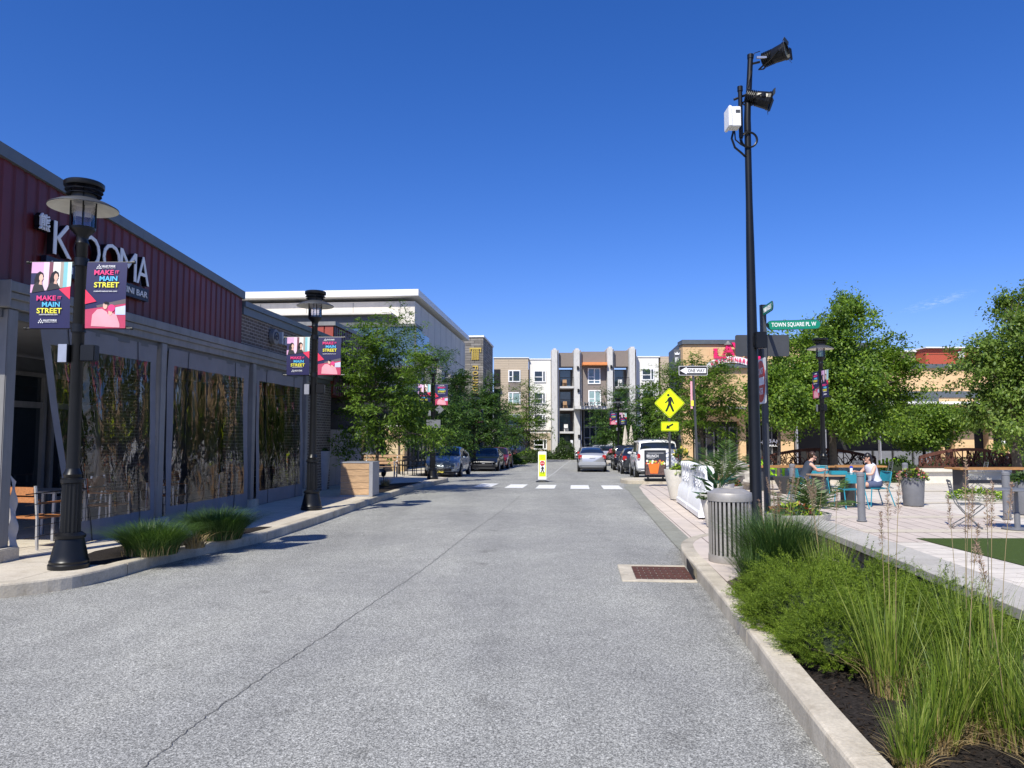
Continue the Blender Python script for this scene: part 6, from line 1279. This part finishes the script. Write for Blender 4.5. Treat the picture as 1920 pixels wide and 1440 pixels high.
sit3 = dict(sit); p = B(964, 71, .15); person('distant person in pink on a bench by the left planting strip', (p.x, p.y, p.z), -.4, sit3, M('salmon_shirt', (.65,.25,.18), .8), M('salmon_trousers', (.5,.25,.2), .8), mHAIRD, 'long', None, False)
bq = thing('park_bench', 'small dark bench under the distant person in pink', 'bench', tuple(p)); mb = MB(); mb.box(-.5, -.5, .40, .3, .5, .45); mb.build('seat', bq, mat=mDGREY)
for y in (-.45, .45): mb = MB(); mb.box(-.3, y-.03, 0, .2, y+.03, .399); mb.build('leg', bq, mat=mDGREY)
# ================= VEGETATION
mBARK = M('bark', (.075,.062,.05), .9, 0, .35, 12, .6, 25); mSTEM = M('plant_stem', (.12,.14,.05), .8)
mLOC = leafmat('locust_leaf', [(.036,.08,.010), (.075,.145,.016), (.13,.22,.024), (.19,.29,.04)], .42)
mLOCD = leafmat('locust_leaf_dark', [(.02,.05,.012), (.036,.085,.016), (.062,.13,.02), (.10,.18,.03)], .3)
mZEL = leafmat('broad_leaf', [(.055,.11,.014), (.10,.185,.022), (.165,.265,.03), (.24,.34,.05)], .42)
mZELY = leafmat('broad_leaf_yellow', [(.06,.12,.02), (.11,.185,.028), (.17,.25,.04), (.25,.33,.09)], .40)
mHED = leafmat('hedge_leaf', [(.02,.045,.01), (.04,.08,.014), (.07,.13,.02)], .2)
mJUN = leafmat('juniper_needle', [(.05,.092,.010), (.115,.185,.015), (.185,.27,.024), (.27,.36,.045)], .30, .6, .3)
mGRB = leafmat('blue_green_blade', [(.03,.065,.02), (.05,.11,.03), (.085,.16,.035), (.13,.20,.05)], .25, .45)
mGRY = leafmat('yellow_green_blade', [(.07,.12,.018), (.13,.205,.025), (.21,.285,.035), (.33,.37,.10)], .28, .45)
mDRY = leafmat('dry_blade', [(.30,.21,.10), (.42,.32,.18), (.24,.17,.09)], .2)
mPLM = leafmat('grass_plume', [(.33,.21,.17), (.44,.31,.25), (.25,.15,.13)], .15, .7)
mPALM = leafmat('palm_frond', [(.03,.07,.015), (.06,.12,.02), (.10,.17,.035)], .25); mLIMEL = leafmat('lime_leaf', [(.30,.45,.02), (.45,.60,.05), (.55,.68,.10)], .3)
mCANNA = leafmat('canna_leaf', [(.02,.06,.025), (.03,.085,.03), (.05,.11,.035)], .2, .35); mFLOW = leafmat('pink_flower', [(.7,.10,.22), (.75,.35,.42), (.6,.05,.1)], .2); mFLY = leafmat('yellow_flower', [(.75,.6,.08), (.8,.72,.2)], .2); mREDL = leafmat('copper_leaf', [(.12,.03,.02), (.30,.10,.03), (.06,.02,.03)], .2)
def unit(v): return v/np.maximum(np.linalg.norm(v, axis=-1, keepdims=True), 1e-6)
def leafquads(C, D, Nn, L, Wd):
    """rhombus leaves: centre C, axis D, normal Nn"""
    D = unit(D); S = unit(np.cross(D, Nn)); Nn = np.cross(S, D); L = L[:, None]; Wd = Wd[:, None]
    return np.stack([C-D*L*.5, C+S*Wd*.5-D*L*.05-Nn*L*.04, C+D*L*.5, C-S*Wd*.5-D*L*.05-Nn*L*.04], 1)
def rv(n, s=1.0): return rng.normal(0, s, (n, 3))
def crown_pts(n, cen, rad, lobes, flat, seed):
    """clump centres spread over an uneven crown made of random lobes"""
    r = np.random.default_rng(seed); L = []
    for i in range(lobes):
        d = r.normal(size=3); d /= np.linalg.norm(d); d[2] *= .9; f = r.uniform(.42, .82); L.append((d*f, r.uniform(.15, .33)))
    L.append((np.zeros(3), .50)); pts = []
    while len(pts) < n:
        k = L[r.integers(len(L))] if r.random() < .8 else L[-1]; d = r.normal(size=3); d /= np.linalg.norm(d); q = k[0]+d*k[1]*r.random()**.42
        taper = 1-.32*max(0, q[2])**1.3
        q = q*np.array([taper, taper, 1]); pts.append(q)
    pts = np.array(pts)
    for ax_ in range(3):
        lo, hi = np.percentile(pts[:, ax_], [2, 98]); pts[:, ax_] = (pts[:, ax_]-(lo+hi)/2)/((hi-lo)/2)
    return pts*np.array(rad)+np.array(cen)
def tree(label, px, Y, x0, x1, ytop, ybot, style, mat, nclump=420, per=26, leaf=.16, seed=1, off=.15, trunk=.075, kind='street_tree', group='street trees', lobes=22, base=None, dep=1.0, sway=0):
    p = base or B(px, Y, off); p = Vector(p); t = thing(kind, label, 'tree', tuple(p), 0, group)
    a = P(x0, ybot, Y); b = P(x1, ytop, Y); cen = np.array([(a.x+b.x)/2-p.x, 0, (a.z+b.z)/2-p.z]); rad = np.array([(b.x-a.x)/2, (b.x-a.x)/2*dep, (b.z-a.z)/2])*np.array([.87, .87, .90])
    r = np.random.default_rng(seed); pts = crown_pts(nclump, cen, rad, lobes, 1, seed)
    # trunk and limbs
    zt_ = cen[2]+rad[2]*.7; z0 = cen[2]-rad[2]*.75; mb = MB(); N_ = 9; lean = r.uniform(-.1, .1, 2); tp = []
    for i in range(N_+1): u = i/N_; tp.append(Vector((lean[0]*u**2+sway*u*(1-u)+.03*math.sin(u*9+seed), lean[1]*u**2+.03*math.cos(u*7+seed), zt_*u)))
    mb.path(tp, [trunk*(1.25 if i == 0 else 1)*(1-.85*(i/N_)**1.1)+.006 for i in range(N_+1)], 9)
    idx = r.choice(len(pts), min(len(pts), 46), replace=False); sub = MB()
    for k in idx:
        e = Vector(pts[k]); hz = max(z0*.8, min(zt_*.92, e.z-abs(e.x)*.5-abs(e.y)*.5-.1)); u = hz/zt_; i = min(N_-1, int(u*N_)); s_ = tp[i].lerp(tp[i+1], u*N_-i); rr = trunk*(1-.85*u)*.42+.005
        m_ = s_.lerp(e, .5)+Vector((0, 0, .12*(e-s_).length)); mb.path([s_, s_.lerp(m_, .5)+Vector((r.normal()*.03, r.normal()*.03, .03)), m_, m_.lerp(e, .6)+Vector((r.normal()*.04, r.normal()*.04, 0)), e], [rr, rr*.8, rr*.6, rr*.4, rr*.15+.002], 5)
    mb.build('trunk', t, True, mat=mBARK)
    per = int(per*(1.7 if style != 'locust' else 1)); n = nclump*per; ci = np.repeat(np.arange(nclump), per); C0 = pts[ci]; outw = unit(C0-cen+rv(n, .05)*rad)
    if style == 'locust':                  # drooping sprays in loose tiers
        spray = unit(np.concatenate([r.normal(size=(nclump, 2)), r.normal(0, .25, (nclump, 1))], 1)+(pts-cen)/rad*.9)[ci]
        al = r.uniform(-.5, .5, n)[:, None]*leaf*4.5; lat = np.cross(spray, [0, 0, 1.0]); lat = unit(lat)
        sgn = r.choice([-1, 1], n)[:, None]; w_ = r.uniform(0, 1, n)[:, None]*leaf*1.4
        C = C0+spray*al+lat*sgn*w_+rv(n, leaf*.35)*[1, 1, .5]; C[:, 2] -= (np.abs(al[:, 0])/leaf)**2*.012*1.0+w_[:, 0]*.35
        D = lat*sgn+spray*.5+rv(n, .35)-np.array([0, 0, .45]); Nn = np.array([0, 0, 1.0])+rv(n, .35)+outw*.3
        V = leafquads(C, D, Nn, r.uniform(.6, 1.3, n)*leaf, r.uniform(.2, .34, n)*leaf)
    else:
        leaf *= .86; cr = r.uniform(.7, 1.7, nclump)[ci][:, None]*leaf*1.55; C = C0+rv(n, 1)*cr*[1, 1, .75]*.75
        D = outw*.7+rv(n, .7)-np.array([0, 0, .25]); Nn = np.array([0, 0, .8])+outw*.7+rv(n, .45)
        V = leafquads(C, D, Nn, r.uniform(.6, 1.25, n)*leaf, r.uniform(.42, .62, n)*leaf)
    npmesh('crown', V, mat, t); return t
tree('honey locust street tree standing right behind the wood clad box', 706, 22.9, 602, 826, 590, 848, 'locust', mLOC, 640, 36, .15, 11, trunk=.055, lobes=34)
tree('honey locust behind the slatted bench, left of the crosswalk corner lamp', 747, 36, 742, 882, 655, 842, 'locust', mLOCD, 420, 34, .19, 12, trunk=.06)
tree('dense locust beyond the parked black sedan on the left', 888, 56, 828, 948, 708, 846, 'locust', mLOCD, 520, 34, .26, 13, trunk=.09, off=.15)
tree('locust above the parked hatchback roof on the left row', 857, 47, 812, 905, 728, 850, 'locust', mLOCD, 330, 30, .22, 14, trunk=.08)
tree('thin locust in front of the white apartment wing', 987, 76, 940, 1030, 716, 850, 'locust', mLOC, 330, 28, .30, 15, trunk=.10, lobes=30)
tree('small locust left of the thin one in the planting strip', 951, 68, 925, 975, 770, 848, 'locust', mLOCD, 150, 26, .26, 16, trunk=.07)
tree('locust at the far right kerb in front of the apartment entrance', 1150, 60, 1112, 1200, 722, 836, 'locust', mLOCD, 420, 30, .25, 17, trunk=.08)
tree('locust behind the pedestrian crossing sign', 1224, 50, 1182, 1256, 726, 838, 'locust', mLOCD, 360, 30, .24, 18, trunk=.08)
tree('wide honey locust behind the ONE WAY sign with a pale trunk', 1318, 33, 1214, 1398, 668, 826, 'locust', mLOC, 560, 32, .18, 19, off=.02, trunk=.085, lobes=30)
tree('big bright green broadleaf tree behind the street name sign', 1563, 30.5, 1436, 1722, 572, 812, 'broad', mZEL, 900, 42, .17, 20, off=.02, trunk=.17, kind='plaza_tree', group='plaza trees', lobes=34, dep=.8)
tree('small leafy tree under the left flank of the big plaza tree', 1462, 29, 1412, 1530, 700, 800, 'broad', mZEL, 260, 38, .17, 23, off=.02, trunk=.07, kind='plaza_tree', group='plaza trees')
tree('big yellowish broadleaf tree at the right edge of the plaza', 1908, 28, 1800, 2045, 540, 822, 'broad', mZELY, 760, 42, .17, 21, off=.02, trunk=.17, kind='plaza_tree', group='plaza trees', lobes=34, dep=.8)
tree('low rounded tree between the two big plaza trees', 1735, 35, 1650, 1800, 764, 836, 'broad', mZEL, 420, 36, .17, 22, off=.02, trunk=.09, kind='plaza_tree', group='plaza trees')
def shrub(label, px, Y, w_, h, mat, n=5000, leaf=.09, seed=1, kind='shrub', off=0, dep=.6):
    p = B(px, Y, off); t = thing(kind, label, 'shrub', tuple(p)); r = np.random.default_rng(seed); d = unit(r.normal(size=(n, 3))); d[:, 2] = np.abs(d[:, 2]); k = (1+.12*np.sin(d[:, 0]*7+seed)+.1*np.sin(d[:, 1]*9+d[:, 2]*6))*r.uniform(.72, 1.02, n)
    C = d*k[:, None]*np.array([w_/2, w_/2*dep, h]); V = leafquads(C, d+rv(n, .6), d+rv(n, .5)+[0, 0, .3], r.uniform(.6, 1.3, n)*leaf, r.uniform(.4, .6, n)*leaf); npmesh('foliage', V, mat, t)
    mb = MB(); mb.blob((0, 0, h*.42), (w_*.40, w_*.40*dep, h*.40), seed, .05, 8)
    for i in range(5): mb.tube((0, 0, 0), (w_*.2*math.cos(i*1.3), w_*.2*dep*math.sin(i*1.3), h*.6), .03, .01, 5)
    mb.build('branches', t, mat=M('shrub_core', (.012,.02,.008), .95)); return t
shrub('clipped hedge mound left of the bridge rail', 1688, 30, 1.9, .95, mHED, 6000, .09, 1); shrub('low hedge running behind the right bridge rail', 1800, 33, 5, .9, mHED, 7000, .10, 2)
shrub('round shrub in front of the grey fin of the apartment block', 1058, 88, 2.6, 2.3, mHED, 3500, .22, 3); shrub('low hedge before the white apartment wing', 1012, 88.5, 4, 1.1, mHED, 3500, .2, 4); shrub('low hedge before the beige apartment wing', 975, 88.5, 3, 1.0, mHED, 2500, .2, 5)
shrub('bushy green planting at the left far kerb bend', 985, 66, 2.2, .8, mHED, 3500, .14, 6, off=.1); shrub('bushy planting strip right behind the parked dark red sedan', 962, 60, 1.8, .75, mLOC, 3500, .13, 7, off=.1); shrub('far leafy hedge beyond the man in yellow', 1880, 42, 4, 1.6, mLOC, 4000, .14, 8)
shrub('round hedge by the entrance walk, near the white utility post', 1145, 88.5, 3, 1.0, mHED, 2500, .2, 9)
# grasses: curved tapered blades
def blades(n, spread, h, lean, wd, seed, seg=4, droop=.5, base=(0, 0, 0), hv=.35, el=1.0):
    r = np.random.default_rng(seed); ang = r.uniform(0, 2*PI, n); rad = np.sqrt(r.uniform(0, 1, n))*spread; B0 = np.stack([rad*np.cos(ang), rad*np.sin(ang)*el, np.zeros(n)], 1)+np.array(base)
    a2 = ang+r.normal(0, .7, n); out = np.stack([np.cos(a2), np.sin(a2), np.zeros(n)], 1); hh = h*r.uniform(1-hv, 1+hv*.4, n); ln = (lean*(.25+.75*rad/spread)*r.uniform(.5, 1.5, n))*hh
    side = np.stack([-np.sin(a2), np.cos(a2), np.zeros(n)], 1); tw = r.uniform(-.8, .8, n)[:, None]; side = unit(side+out*tw); Q = []
    def pt(u): return B0+out*(ln*u**(1+droop))[:, None]+np.array([0, 0, 1.0])*(hh*(u-droop*.32*u**3*np.minimum(1.4, ln/hh*2)))[:, None]
    for i in range(seg):
        u0, u1 = i/seg, (i+1)/seg; w0 = wd*(1-u0**2.2)*.5+.0004; w1 = wd*(1-u1**2.2)*.5+.0004; p0, p1 = pt(u0), pt(u1); Q.append(np.stack([p0-side*w0, p0+side*w0, p1+side*w1, p1-side*w1], 1))
    return np.concatenate(Q, 0)
def weld(o, d=1e-5):
    bm = bmesh.new(); bm.from_mesh(o.data); bmesh.ops.remove_doubles(bm, verts=bm.verts, dist=d); bm.to_mesh(o.data); bm.free()
def grass(label, loc, sp, h, n, mat, seed, lean=.45, wd=.006, dry=60, kind='ornamental_grass', group=None, droop=.5, plumes=0, ph=1.4, el=1):
    t = thing(kind, label, 'grass clump', tuple(loc), 0, group); o = npmesh('blades', blades(n, sp, h, lean, wd, seed, 4, droop, el=el), mat, t); weld(o)
    if dry: o = npmesh('dry_blades', np.concatenate([blades(dry, sp*1.1, h*.45, .9, wd*1.1, seed+50, 3, .8), blades(dry*2, sp*1.02, h*.24, .25, wd*.9, seed+51, 3, .4)]), mDRY, t); weld(o)
    r = np.random.default_rng(seed+9)
    for k in range(plumes):
        a = r.uniform(0, 2*PI); ln = r.uniform(.03, .20); hh = ph*r.uniform(.84, 1.08); pts = [Vector((sp*.5*math.cos(a)+ln*u*u*math.cos(a), sp*.5*math.sin(a)+ln*u*u*math.sin(a), hh*u)) for u in [i/8 for i in range(9)]]
        mb = MB(); mb.path(pts, [.0022]*8+[.001], 4); m_ = 150; u = r.uniform(.80, 1.0, m_); base = np.array([[*pts[-1].lerp(pts[6], (1-q)/.25)] for q in u]); pl = .02*(1-(u-.8)/.2*.75)+.004
        dd_ = unit(r.normal(size=(m_, 3))*[1, 1, .35]+[0, 0, 1.0]); V = leafquads(base+dd_*pl[:, None]*1.0, dd_, rv(m_), r.uniform(.016, .03, m_), r.uniform(.003, .005, m_))
        s_ = mb.build('flower_stalk', t, mat=mDRY); npmesh('plume', V, mPLM, s_)
    return t
grass('large blue green fountain grass clump beside the slatted litter bin', (2.98, 8.45, .08), .20, .86, 2600, mGRB, 31, .62, .0058, 90, droop=.45, plumes=4, ph=1.1)
grass('smaller blue green grass clump tucked against the litter bin', (2.62, 8.15, .08), .10, .55, 700, mGRB, 32, .6, .005, 60)
FG = [(G(1671, 1304, .08), .12, .72, 170, 33, 3, 1.38, 'tall feather reed grass with straw base directly below the junipers'), (G(1754, 1403, .08), .10, .46, 170, 34, 0, 1.2, 'small reed tuft with straw base close to the bottom of the kerb'), (G(1857, 1336, .08), .13, .72, 180, 35, 3, 1.42, 'wide feather reed grass right of the small straw based tuft'), (Vector((2.62, 3.55, 0)), .14, .62, 220, 36, 2, 1.30, 'feather reed grass at the bottom right corner'), (Vector((3.15, 5.3, 0)), .12, .7, 130, 37, 4, 1.45, 'feather reed grass with tall pink plumes rising from the junipers'), (Vector((3.35, 8.5, 0)), .16, .58, 420, 38, 3, 1.25, 'short reed grass against the stone seat wall'), (Vector((3.2, 7.6, 0)), .15, .62, 420, 39, 3, 1.3, 'short reed grass with thin plumes behind the junipers'), (Vector((3.5, 9.7, 0)), .16, .6, 420, 40, 6, 1.2, 'plumed reed grass at the end of the seat wall'), (Vector((3.05, 4.2, 0)), .12, .66, 140, 41, 3, 1.38, 'feather reed grass at the right frame edge'), (G(1800, 1385, .08), .10, .58, 220, 42, 1, 1.3, 'bright reed tuft between the two straw based reeds'), (G(1690, 1440, .08)+Vector((.02, -.05, 0)), .07, .36, 160, 43, 0, 1, 'short reed sprig near the kerb at the bottom edge'), (G(1900, 1400, .08), .12, .55, 190, 44, 2, 1.25, 'reed clump low at the bottom right edge')]
for q_, sp, h, n, sd2, pl_, ph, lb in FG: grass(lb, (q_.x, q_.y, .08), sp, h, n, mGRY, sd2, .36, .0062, 120, 'feather_grass', 'feather reed grasses in the planting bed', .3, pl_, ph)
q1 = G(285, 1040, .15); q2 = G(400, 1015, .15)
def strip_bed(y0, y1, wd):
    a = [q for q in offset(LK, .19) if y0 <= q.y <= y1]; b = [q+Vector((-wd*min(1, .25+3*i/len(a), .25+3*(len(a)-1-i)/len(a)), 0)) for i, q in enumerate(a)]; return slab('kerbside_mulch', [tuple(q) for q in a]+[tuple(q) for q in reversed(b)], .156, .1, mMULCH)
strip_bed(9.3, 13.2, .85)
grass('left of the two green grass mounds on the kerbside bed by the first lamp', (q1.x, q1.y, .16), .33, .52, 3400, mGRB, 51, .95, .005, 140, droop=.75, group='kerbside grass mounds', el=.8)
grass('right of the two green grass mounds on the kerbside bed by the first lamp', (q2.x, q2.y+.2, .16), .34, .56, 3400, mGRB, 52, .95, .005, 100, droop=.75, group='kerbside grass mounds', el=.8)
q3 = (q1+q2)/2; grass('pale striped lily clump between the two grass mounds', (q3.x+.18, q3.y-.1, .16), .12, .34, 60, mDRY, 53, 1.0, .016, 30, 'lily_clump', None, .9)
strip_bed(20.8, 27.0, 1.0)
q = G(722, 912, .15); grass('small tan grass tuft in the mulch by the first street tree', (q.x, q.y, .16), .12, .30, 160, mDRY, 54, .8, .009, 30); 
q = G(719, 908, .15); sl_ = thing('spotlight', 'small black uplight in the mulch beside the first street tree', 'lamp', tuple(q)); mb = MB(); mb.tube((0, 0, 0), (0, 0, .25), .015, n=8); mb.lathe([(.05, -.1), (.08, -.05), (.085, .08), (.07, .085), (0, .05)], (0, 0, .36), 14, (.2, -.3, .8)); mb.build('fitting', sl_, True, mat=mBLK)
# junipers
def juniper(label, x, y, rx, ry, h, n, seed):
    t = thing('juniper_shrub', label, 'shrub', (x, y, .08), 0, 'spreading junipers in the planting bed'); r = np.random.default_rng(seed); nb = n//46
    a = r.uniform(0, 2*PI, nb); q = np.sqrt(r.uniform(0, 1, nb)); el = r.uniform(0, 1, nb); bx_ = q*np.cos(a)*rx; by = q*np.sin(a)*ry; bz = h*(1-.75*q**2.6)*(.42+.58*el)*(1+.20*np.sin(a*5+q*7+seed)+.12*np.sin(bx_*13+seed)*np.cos(by*11))
    C = np.stack([bx_, by, bz], 1); D = unit(np.stack([np.cos(a)*(.35+q), np.sin(a)*(.35+q), .55+r.normal(0, .25, nb)], 1)+r.normal(0, .38, (nb, 3))); ln = r.uniform(.10, .19, nb)
    i = np.repeat(np.arange(nb), 46); k = len(i); u = r.uniform(-.1, 1, k); A = C[i]+D[i]*(ln[i]*u)[:, None]; side = unit(np.cross(D[i], rv(k))); dd_ = D[i]*.8+side*.75; L_ = (1.12-u*.6)*r.uniform(.018, .044, k)
    A = A+unit(dd_)*L_[:, None]*.4; V = leafquads(A, dd_, rv(k)+[0, 0, .6], L_, L_*.10+.0009); npmesh('foliage', V, mJUN, t)
    mb = MB()
    for j in range(0, nb, 9): c = Vector(C[j]); mb.path([Vector((c.x*.15, c.y*.15, 0)), Vector((c.x*.6, c.y*.6, c.z*.4)), c], [.008, .005, .002], 4)
    mb.blob((0, 0, h*.32), (rx*.74, ry*.74, h*.36), seed, .08, 10); mb.build('branches', t, mat=M('juniper_core', (.016,.025,.010), .95)); return t
for a_ in (('bright green juniper nearest the big blue green grass', 2.72, 7.35, .50, .50, .42, 52000, 61), ('bright green juniper spilling over the kerb edge', 2.60, 6.45, .58, .60, .45, 80000, 62), ('bright green juniper at the kerb just behind the straw based reeds', 2.50, 5.62, .46, .50, .42, 64000, 67), ('juniper behind, against the stone seat wall', 3.25, 6.9, .50, .62, .50, 56000, 63), ('juniper in front of the wall cap at the right', 3.25, 5.75, .42, .62, .50, 56000, 64), ('juniper behind the reed grass near the right edge', 3.12, 4.98, .44, .55, .44, 46000, 65), ('bright juniper between the two straw based reeds', 2.86, 5.15, .34, .36, .38, 32000, 68), ('low juniper patch between the kerb juniper and the wall cap', 2.98, 5.95, .40, .50, .44, 46000, 66)): juniper(*a_)
# loose mulch chips
r = rng; n = 5000; x = r.uniform(1.75, 3.7, n); y = r.uniform(3.0, 9.2, n); kx = np.interp(y, [3, 4.05, 6.32, 8, 9.3], [1.62, 1.69, 1.96, 2.14, 2.27])+.19; ok = x > kx; C = np.stack([x, y, np.full(n, .088)], 1)[ok]; m_ = len(C)
npmesh('mulch_chips', leafquads(C+rv(m_, .004)*[0, 0, 1], rv(m_)*[1, 1, .25], rv(m_, .5)+[0, 0, 1.0], r.uniform(.02, .06, m_), r.uniform(.008, .02, m_)), leafmat('bark_chip', [(.018,.013,.011), (.035,.025,.02), (.05,.035,.028)], .0, .9, .1)); tag(bpy.data.objects['mulch_chips'], 'dark shredded bark mulch covering the planting bed', 'mulch', None, 'stuff')
# palms and potted plants
def palm(label, loc, n, L, seed, up=.7, wd=.03, mat=None):
    t = thing('potted_palm', label, 'plant', tuple(loc)); r = np.random.default_rng(seed); mb = MB(); V = []
    for i in range(n):
        a = 2*PI*i/n+r.normal(0, .2); e = r.uniform(.55, 1.35); ll = L*r.uniform(.75, 1.1); pts = []
        for k in range(11): u = k/10; pts.append(Vector((math.cos(a)*ll*math.cos(e)*u, math.sin(a)*ll*math.cos(e)*u, ll*(math.sin(e)*u-.42*u*u*math.cos(e)))))
        mb.path(pts, [.008*(1-.07*k) for k in range(11)], 4)
        for k in range(44):
            u = .18+.82*k/44; q = pts[min(9, int(u*10))].lerp(pts[min(10, int(u*10)+1)], u*10-int(u*10)); d = (pts[min(10, int(u*10)+1)]-pts[min(9, int(u*10))]).normalized(); s_ = d.cross(Vector((0,0,1))).normalized()*(1 if k % 2 else -1)
            lv = ll*.34*math.sin(PI*(.12+.83*u))+.03; dr_ = (s_*.8+d*.65+Vector((0,0,-.25+r.normal()*.12))).normalized(); c_ = q+dr_*lv*.5; nn = d.cross(dr_); V.append(leafquads(np.array([c_]), np.array([dr_]), np.array([nn]), np.array([lv]), np.array([wd]))[0])
    mb.build('frond_stem', t, mat=mSTEM); npmesh('fronds', np.array(V), mat or mPALM, t); return t
def flowers(label, loc, w_, h, n, mats, seed, leaf=.07, kind='potted_flowers', fl=.25):
    t = thing(kind, label, 'plant', tuple(loc)); r = np.random.default_rng(seed)
    for j, mt in enumerate(mats):
        m_ = int(n*(1 if j == 0 else fl)); C = unit(r.normal(size=(m_, 3)))*r.uniform(.5, 1, m_)[:, None]**.5*[w_/2, w_/2, h*.55]; C[:, 2] = np.abs(C[:, 2])+(.01 if j == 0 else h*.12)
        if j: C = C[np.argsort(np.sin(C[:, 0]*17+j*3)+np.cos(C[:, 1]*15+j))[:max(8, m_//2)]]; m_ = len(C)
        npmesh('foliage' if j == 0 else 'blossom', leafquads(C, C+rv(m_, .1), rv(m_, .6)+[0, -.4, 1.0], r.uniform(.7, 1.4, m_)*leaf, r.uniform(.5, .75, m_)*leaf), mt, t)
    return t
bp = bw1[1]; palm('spiky palm in the wide white bowl beyond the seat wall', (bp.x+.22, bp.y, bp.z+.42), 11, 1.0, 71, wd=.02); flowers('lime and copper foliage around the palm in the wide bowl', (bp.x-.1, bp.y-.12, bp.z+.40), .85, .35, 500, [mCANNA, mREDL, mLIMEL], 72, .08, fl=.5)
q = B(1352, 16.6, .02); palm('tall fan shaped palm behind the white barricade', (q.x, q.y, .70), 14, 1.05, 73, wd=.022); pt6 = conepot('white pot of the tall fan palm behind the barricade', 1352, 16.6, .2, .3, .68, mSTONEW)
bp = bw2[1]; flowers('dark leaved flowers in the white bowl behind the near barricade', (bp.x, bp.y, bp.z+.42), .8, .5, 500, [mHED, mFLOW, mREDL], 74, .07)
bp = pt1[1]; t = thing('canna_plant', 'broad dark green canna leaves in the white tapering pot', 'plant', (bp.x, bp.y, bp.z+.58)); V = []; r2 = np.random.default_rng(75)
for i in range(26): a = r2.uniform(0, 2*PI); e = r2.uniform(.1, 1.3); L_ = r2.uniform(.22, .40); d = np.array([math.cos(a)*math.cos(e), math.sin(a)*math.cos(e), math.sin(e)]); C = d*(.12+L_*.5)+[0, 0, r2.uniform(0, .25)]; V.append(leafquads(C[None], d[None], np.array([[-d[0]*.5+r2.normal()*.2, -d[1]*.5+r2.normal()*.2, 1]]), np.array([L_]), np.array([L_*.36]))[0])
npmesh('leaves', np.array(V), mCANNA, t); mb = MB()
for i in range(5): mb.tube((0, 0, 0), (.1*math.cos(i*1.3), .1*math.sin(i*1.3), .4), .01, .004, 5)
mb.build('stem', t, mat=mSTEM); flowers('low leafy filler spilling from the canna pot', (bp.x, bp.y, bp.z+.52), .78, .24, 700, [mHED, mLOC], 76, .06)
bp = pt2[1]; flowers('lime yellow leaves spilling from the far barricade pot', (bp.x+.1, bp.y-.1, bp.z+.62), .8, .6, 420, [mHED, mLIMEL], 77, .11, fl=.9); flowers('yellow lilies above the far barricade pot', (bp.x+.05, bp.y, bp.z+1.1), .45, .5, 120, [mPALM, mFLY], 78, .09, fl=.9)
bp = pt3[1]; flowers('pink and white flowers in the dark pot by the bollard', (bp.x, bp.y, bp.z+.62), .75, .5, 520, [mHED, mFLOW, mLIMEL, mREDL], 79, .06)
bp = pt4[1]; flowers('leafy plants in the dark pot at the right edge', (bp.x, bp.y, bp.z+.66), .8, .45, 400, [mHED, mLOC], 80, .08); bp = pt5[1]; flowers('small plants in the bowl near the tan shopfront', (bp.x, bp.y, bp.z+.55), .7, .3, 300, [mLIMEL, mFLY], 81, .07)
p = B(599, 22, .15); flowers('dark ball of leaves in the tall grey planter', (p.x, p.y, p.z+1.1), .5, .3, 350, [mHED, mHED], 82, .07)
q = B(1180, 45+8, .14); flowers('magenta flowers beside the far right kerb', tuple(B(1152, 50, .2)+Vector((0,0,.8))), .9, .6, 350, [mHED, mFLOW], 83, .13, fl=1.5)
q = B(1835, 20.5, .02); flowers('low green and yellow planting right of the distant picnic table', tuple(q), 1.6, .5, 900, [mLOC, mLIMEL], 84, .07, 'plaza_planting', .4)
for sx, (x, y, s_) in enumerate(((1335, 31, 0), (1385, 27.5, 1))): q = B(x, y, .02); flowers(['flowers in the low bowl behind the ONE WAY post', 'dark flowers in the bowl left of the tall pole'][sx], (q.x, q.y, q.z+.6), .9, .45, 450, [mHED, mFLOW], 85+sx, .08)

# faint cirrus wisp
t_ = NT('cirrus'); tr0 = t_.n('BsdfTransparent'); df = t_.n('BsdfTranslucent'); df.inputs[0].default_value = (.9, .9, .9, 1); d2 = t_.n('BsdfDiffuse'); d2.inputs[0].default_value = (.9, .9, .9, 1)
ad = t_.n('AddShader'); t_.t.links.new(df.outputs[0], ad.inputs[0]); t_.t.links.new(d2.outputs[0], ad.inputs[1]); gr = t_.n('TexGradient', gradient_type='SPHERICAL'); t_.t.links.new(t_.pos(), gr.inputs[0])
nz = t_.noise(2.2, 6, .6, t_.map((1.2, 3.2, 3.2))); mu = t_.n('Math', operation='MULTIPLY'); t_.t.links.new(gr.outputs['Fac'], mu.inputs[0]); t_.t.links.new(t_.ramp(nz, [(.45, (0,0,0)), (.78, (.30,.30,.30))]), mu.inputs[1])
mx = t_.n('MixShader'); t_.t.links.new(mu.outputs[0], mx.inputs[0]); t_.t.links.new(tr0.outputs[0], mx.inputs[1]); t_.t.links.new(ad.outputs[0], mx.inputs[2]); t_.t.links.new(mx.outputs[0], t_.out.inputs[0])
mb = MB(); mb.grid(lambda u, v: Vector((2*u-1, (2*v-1)*.9, .1*math.sin(u*3)*math.cos(v*2))), 12, 8); o = mb.build('cloud', None, 'all', mat=t_.mat); q = P(1755, 567, 1500); o.location = q; o.scale = (42, 110, 9); o.rotation_euler = (R(-4), 0, R(8)); tag(o, None, None, None, 'stuff')
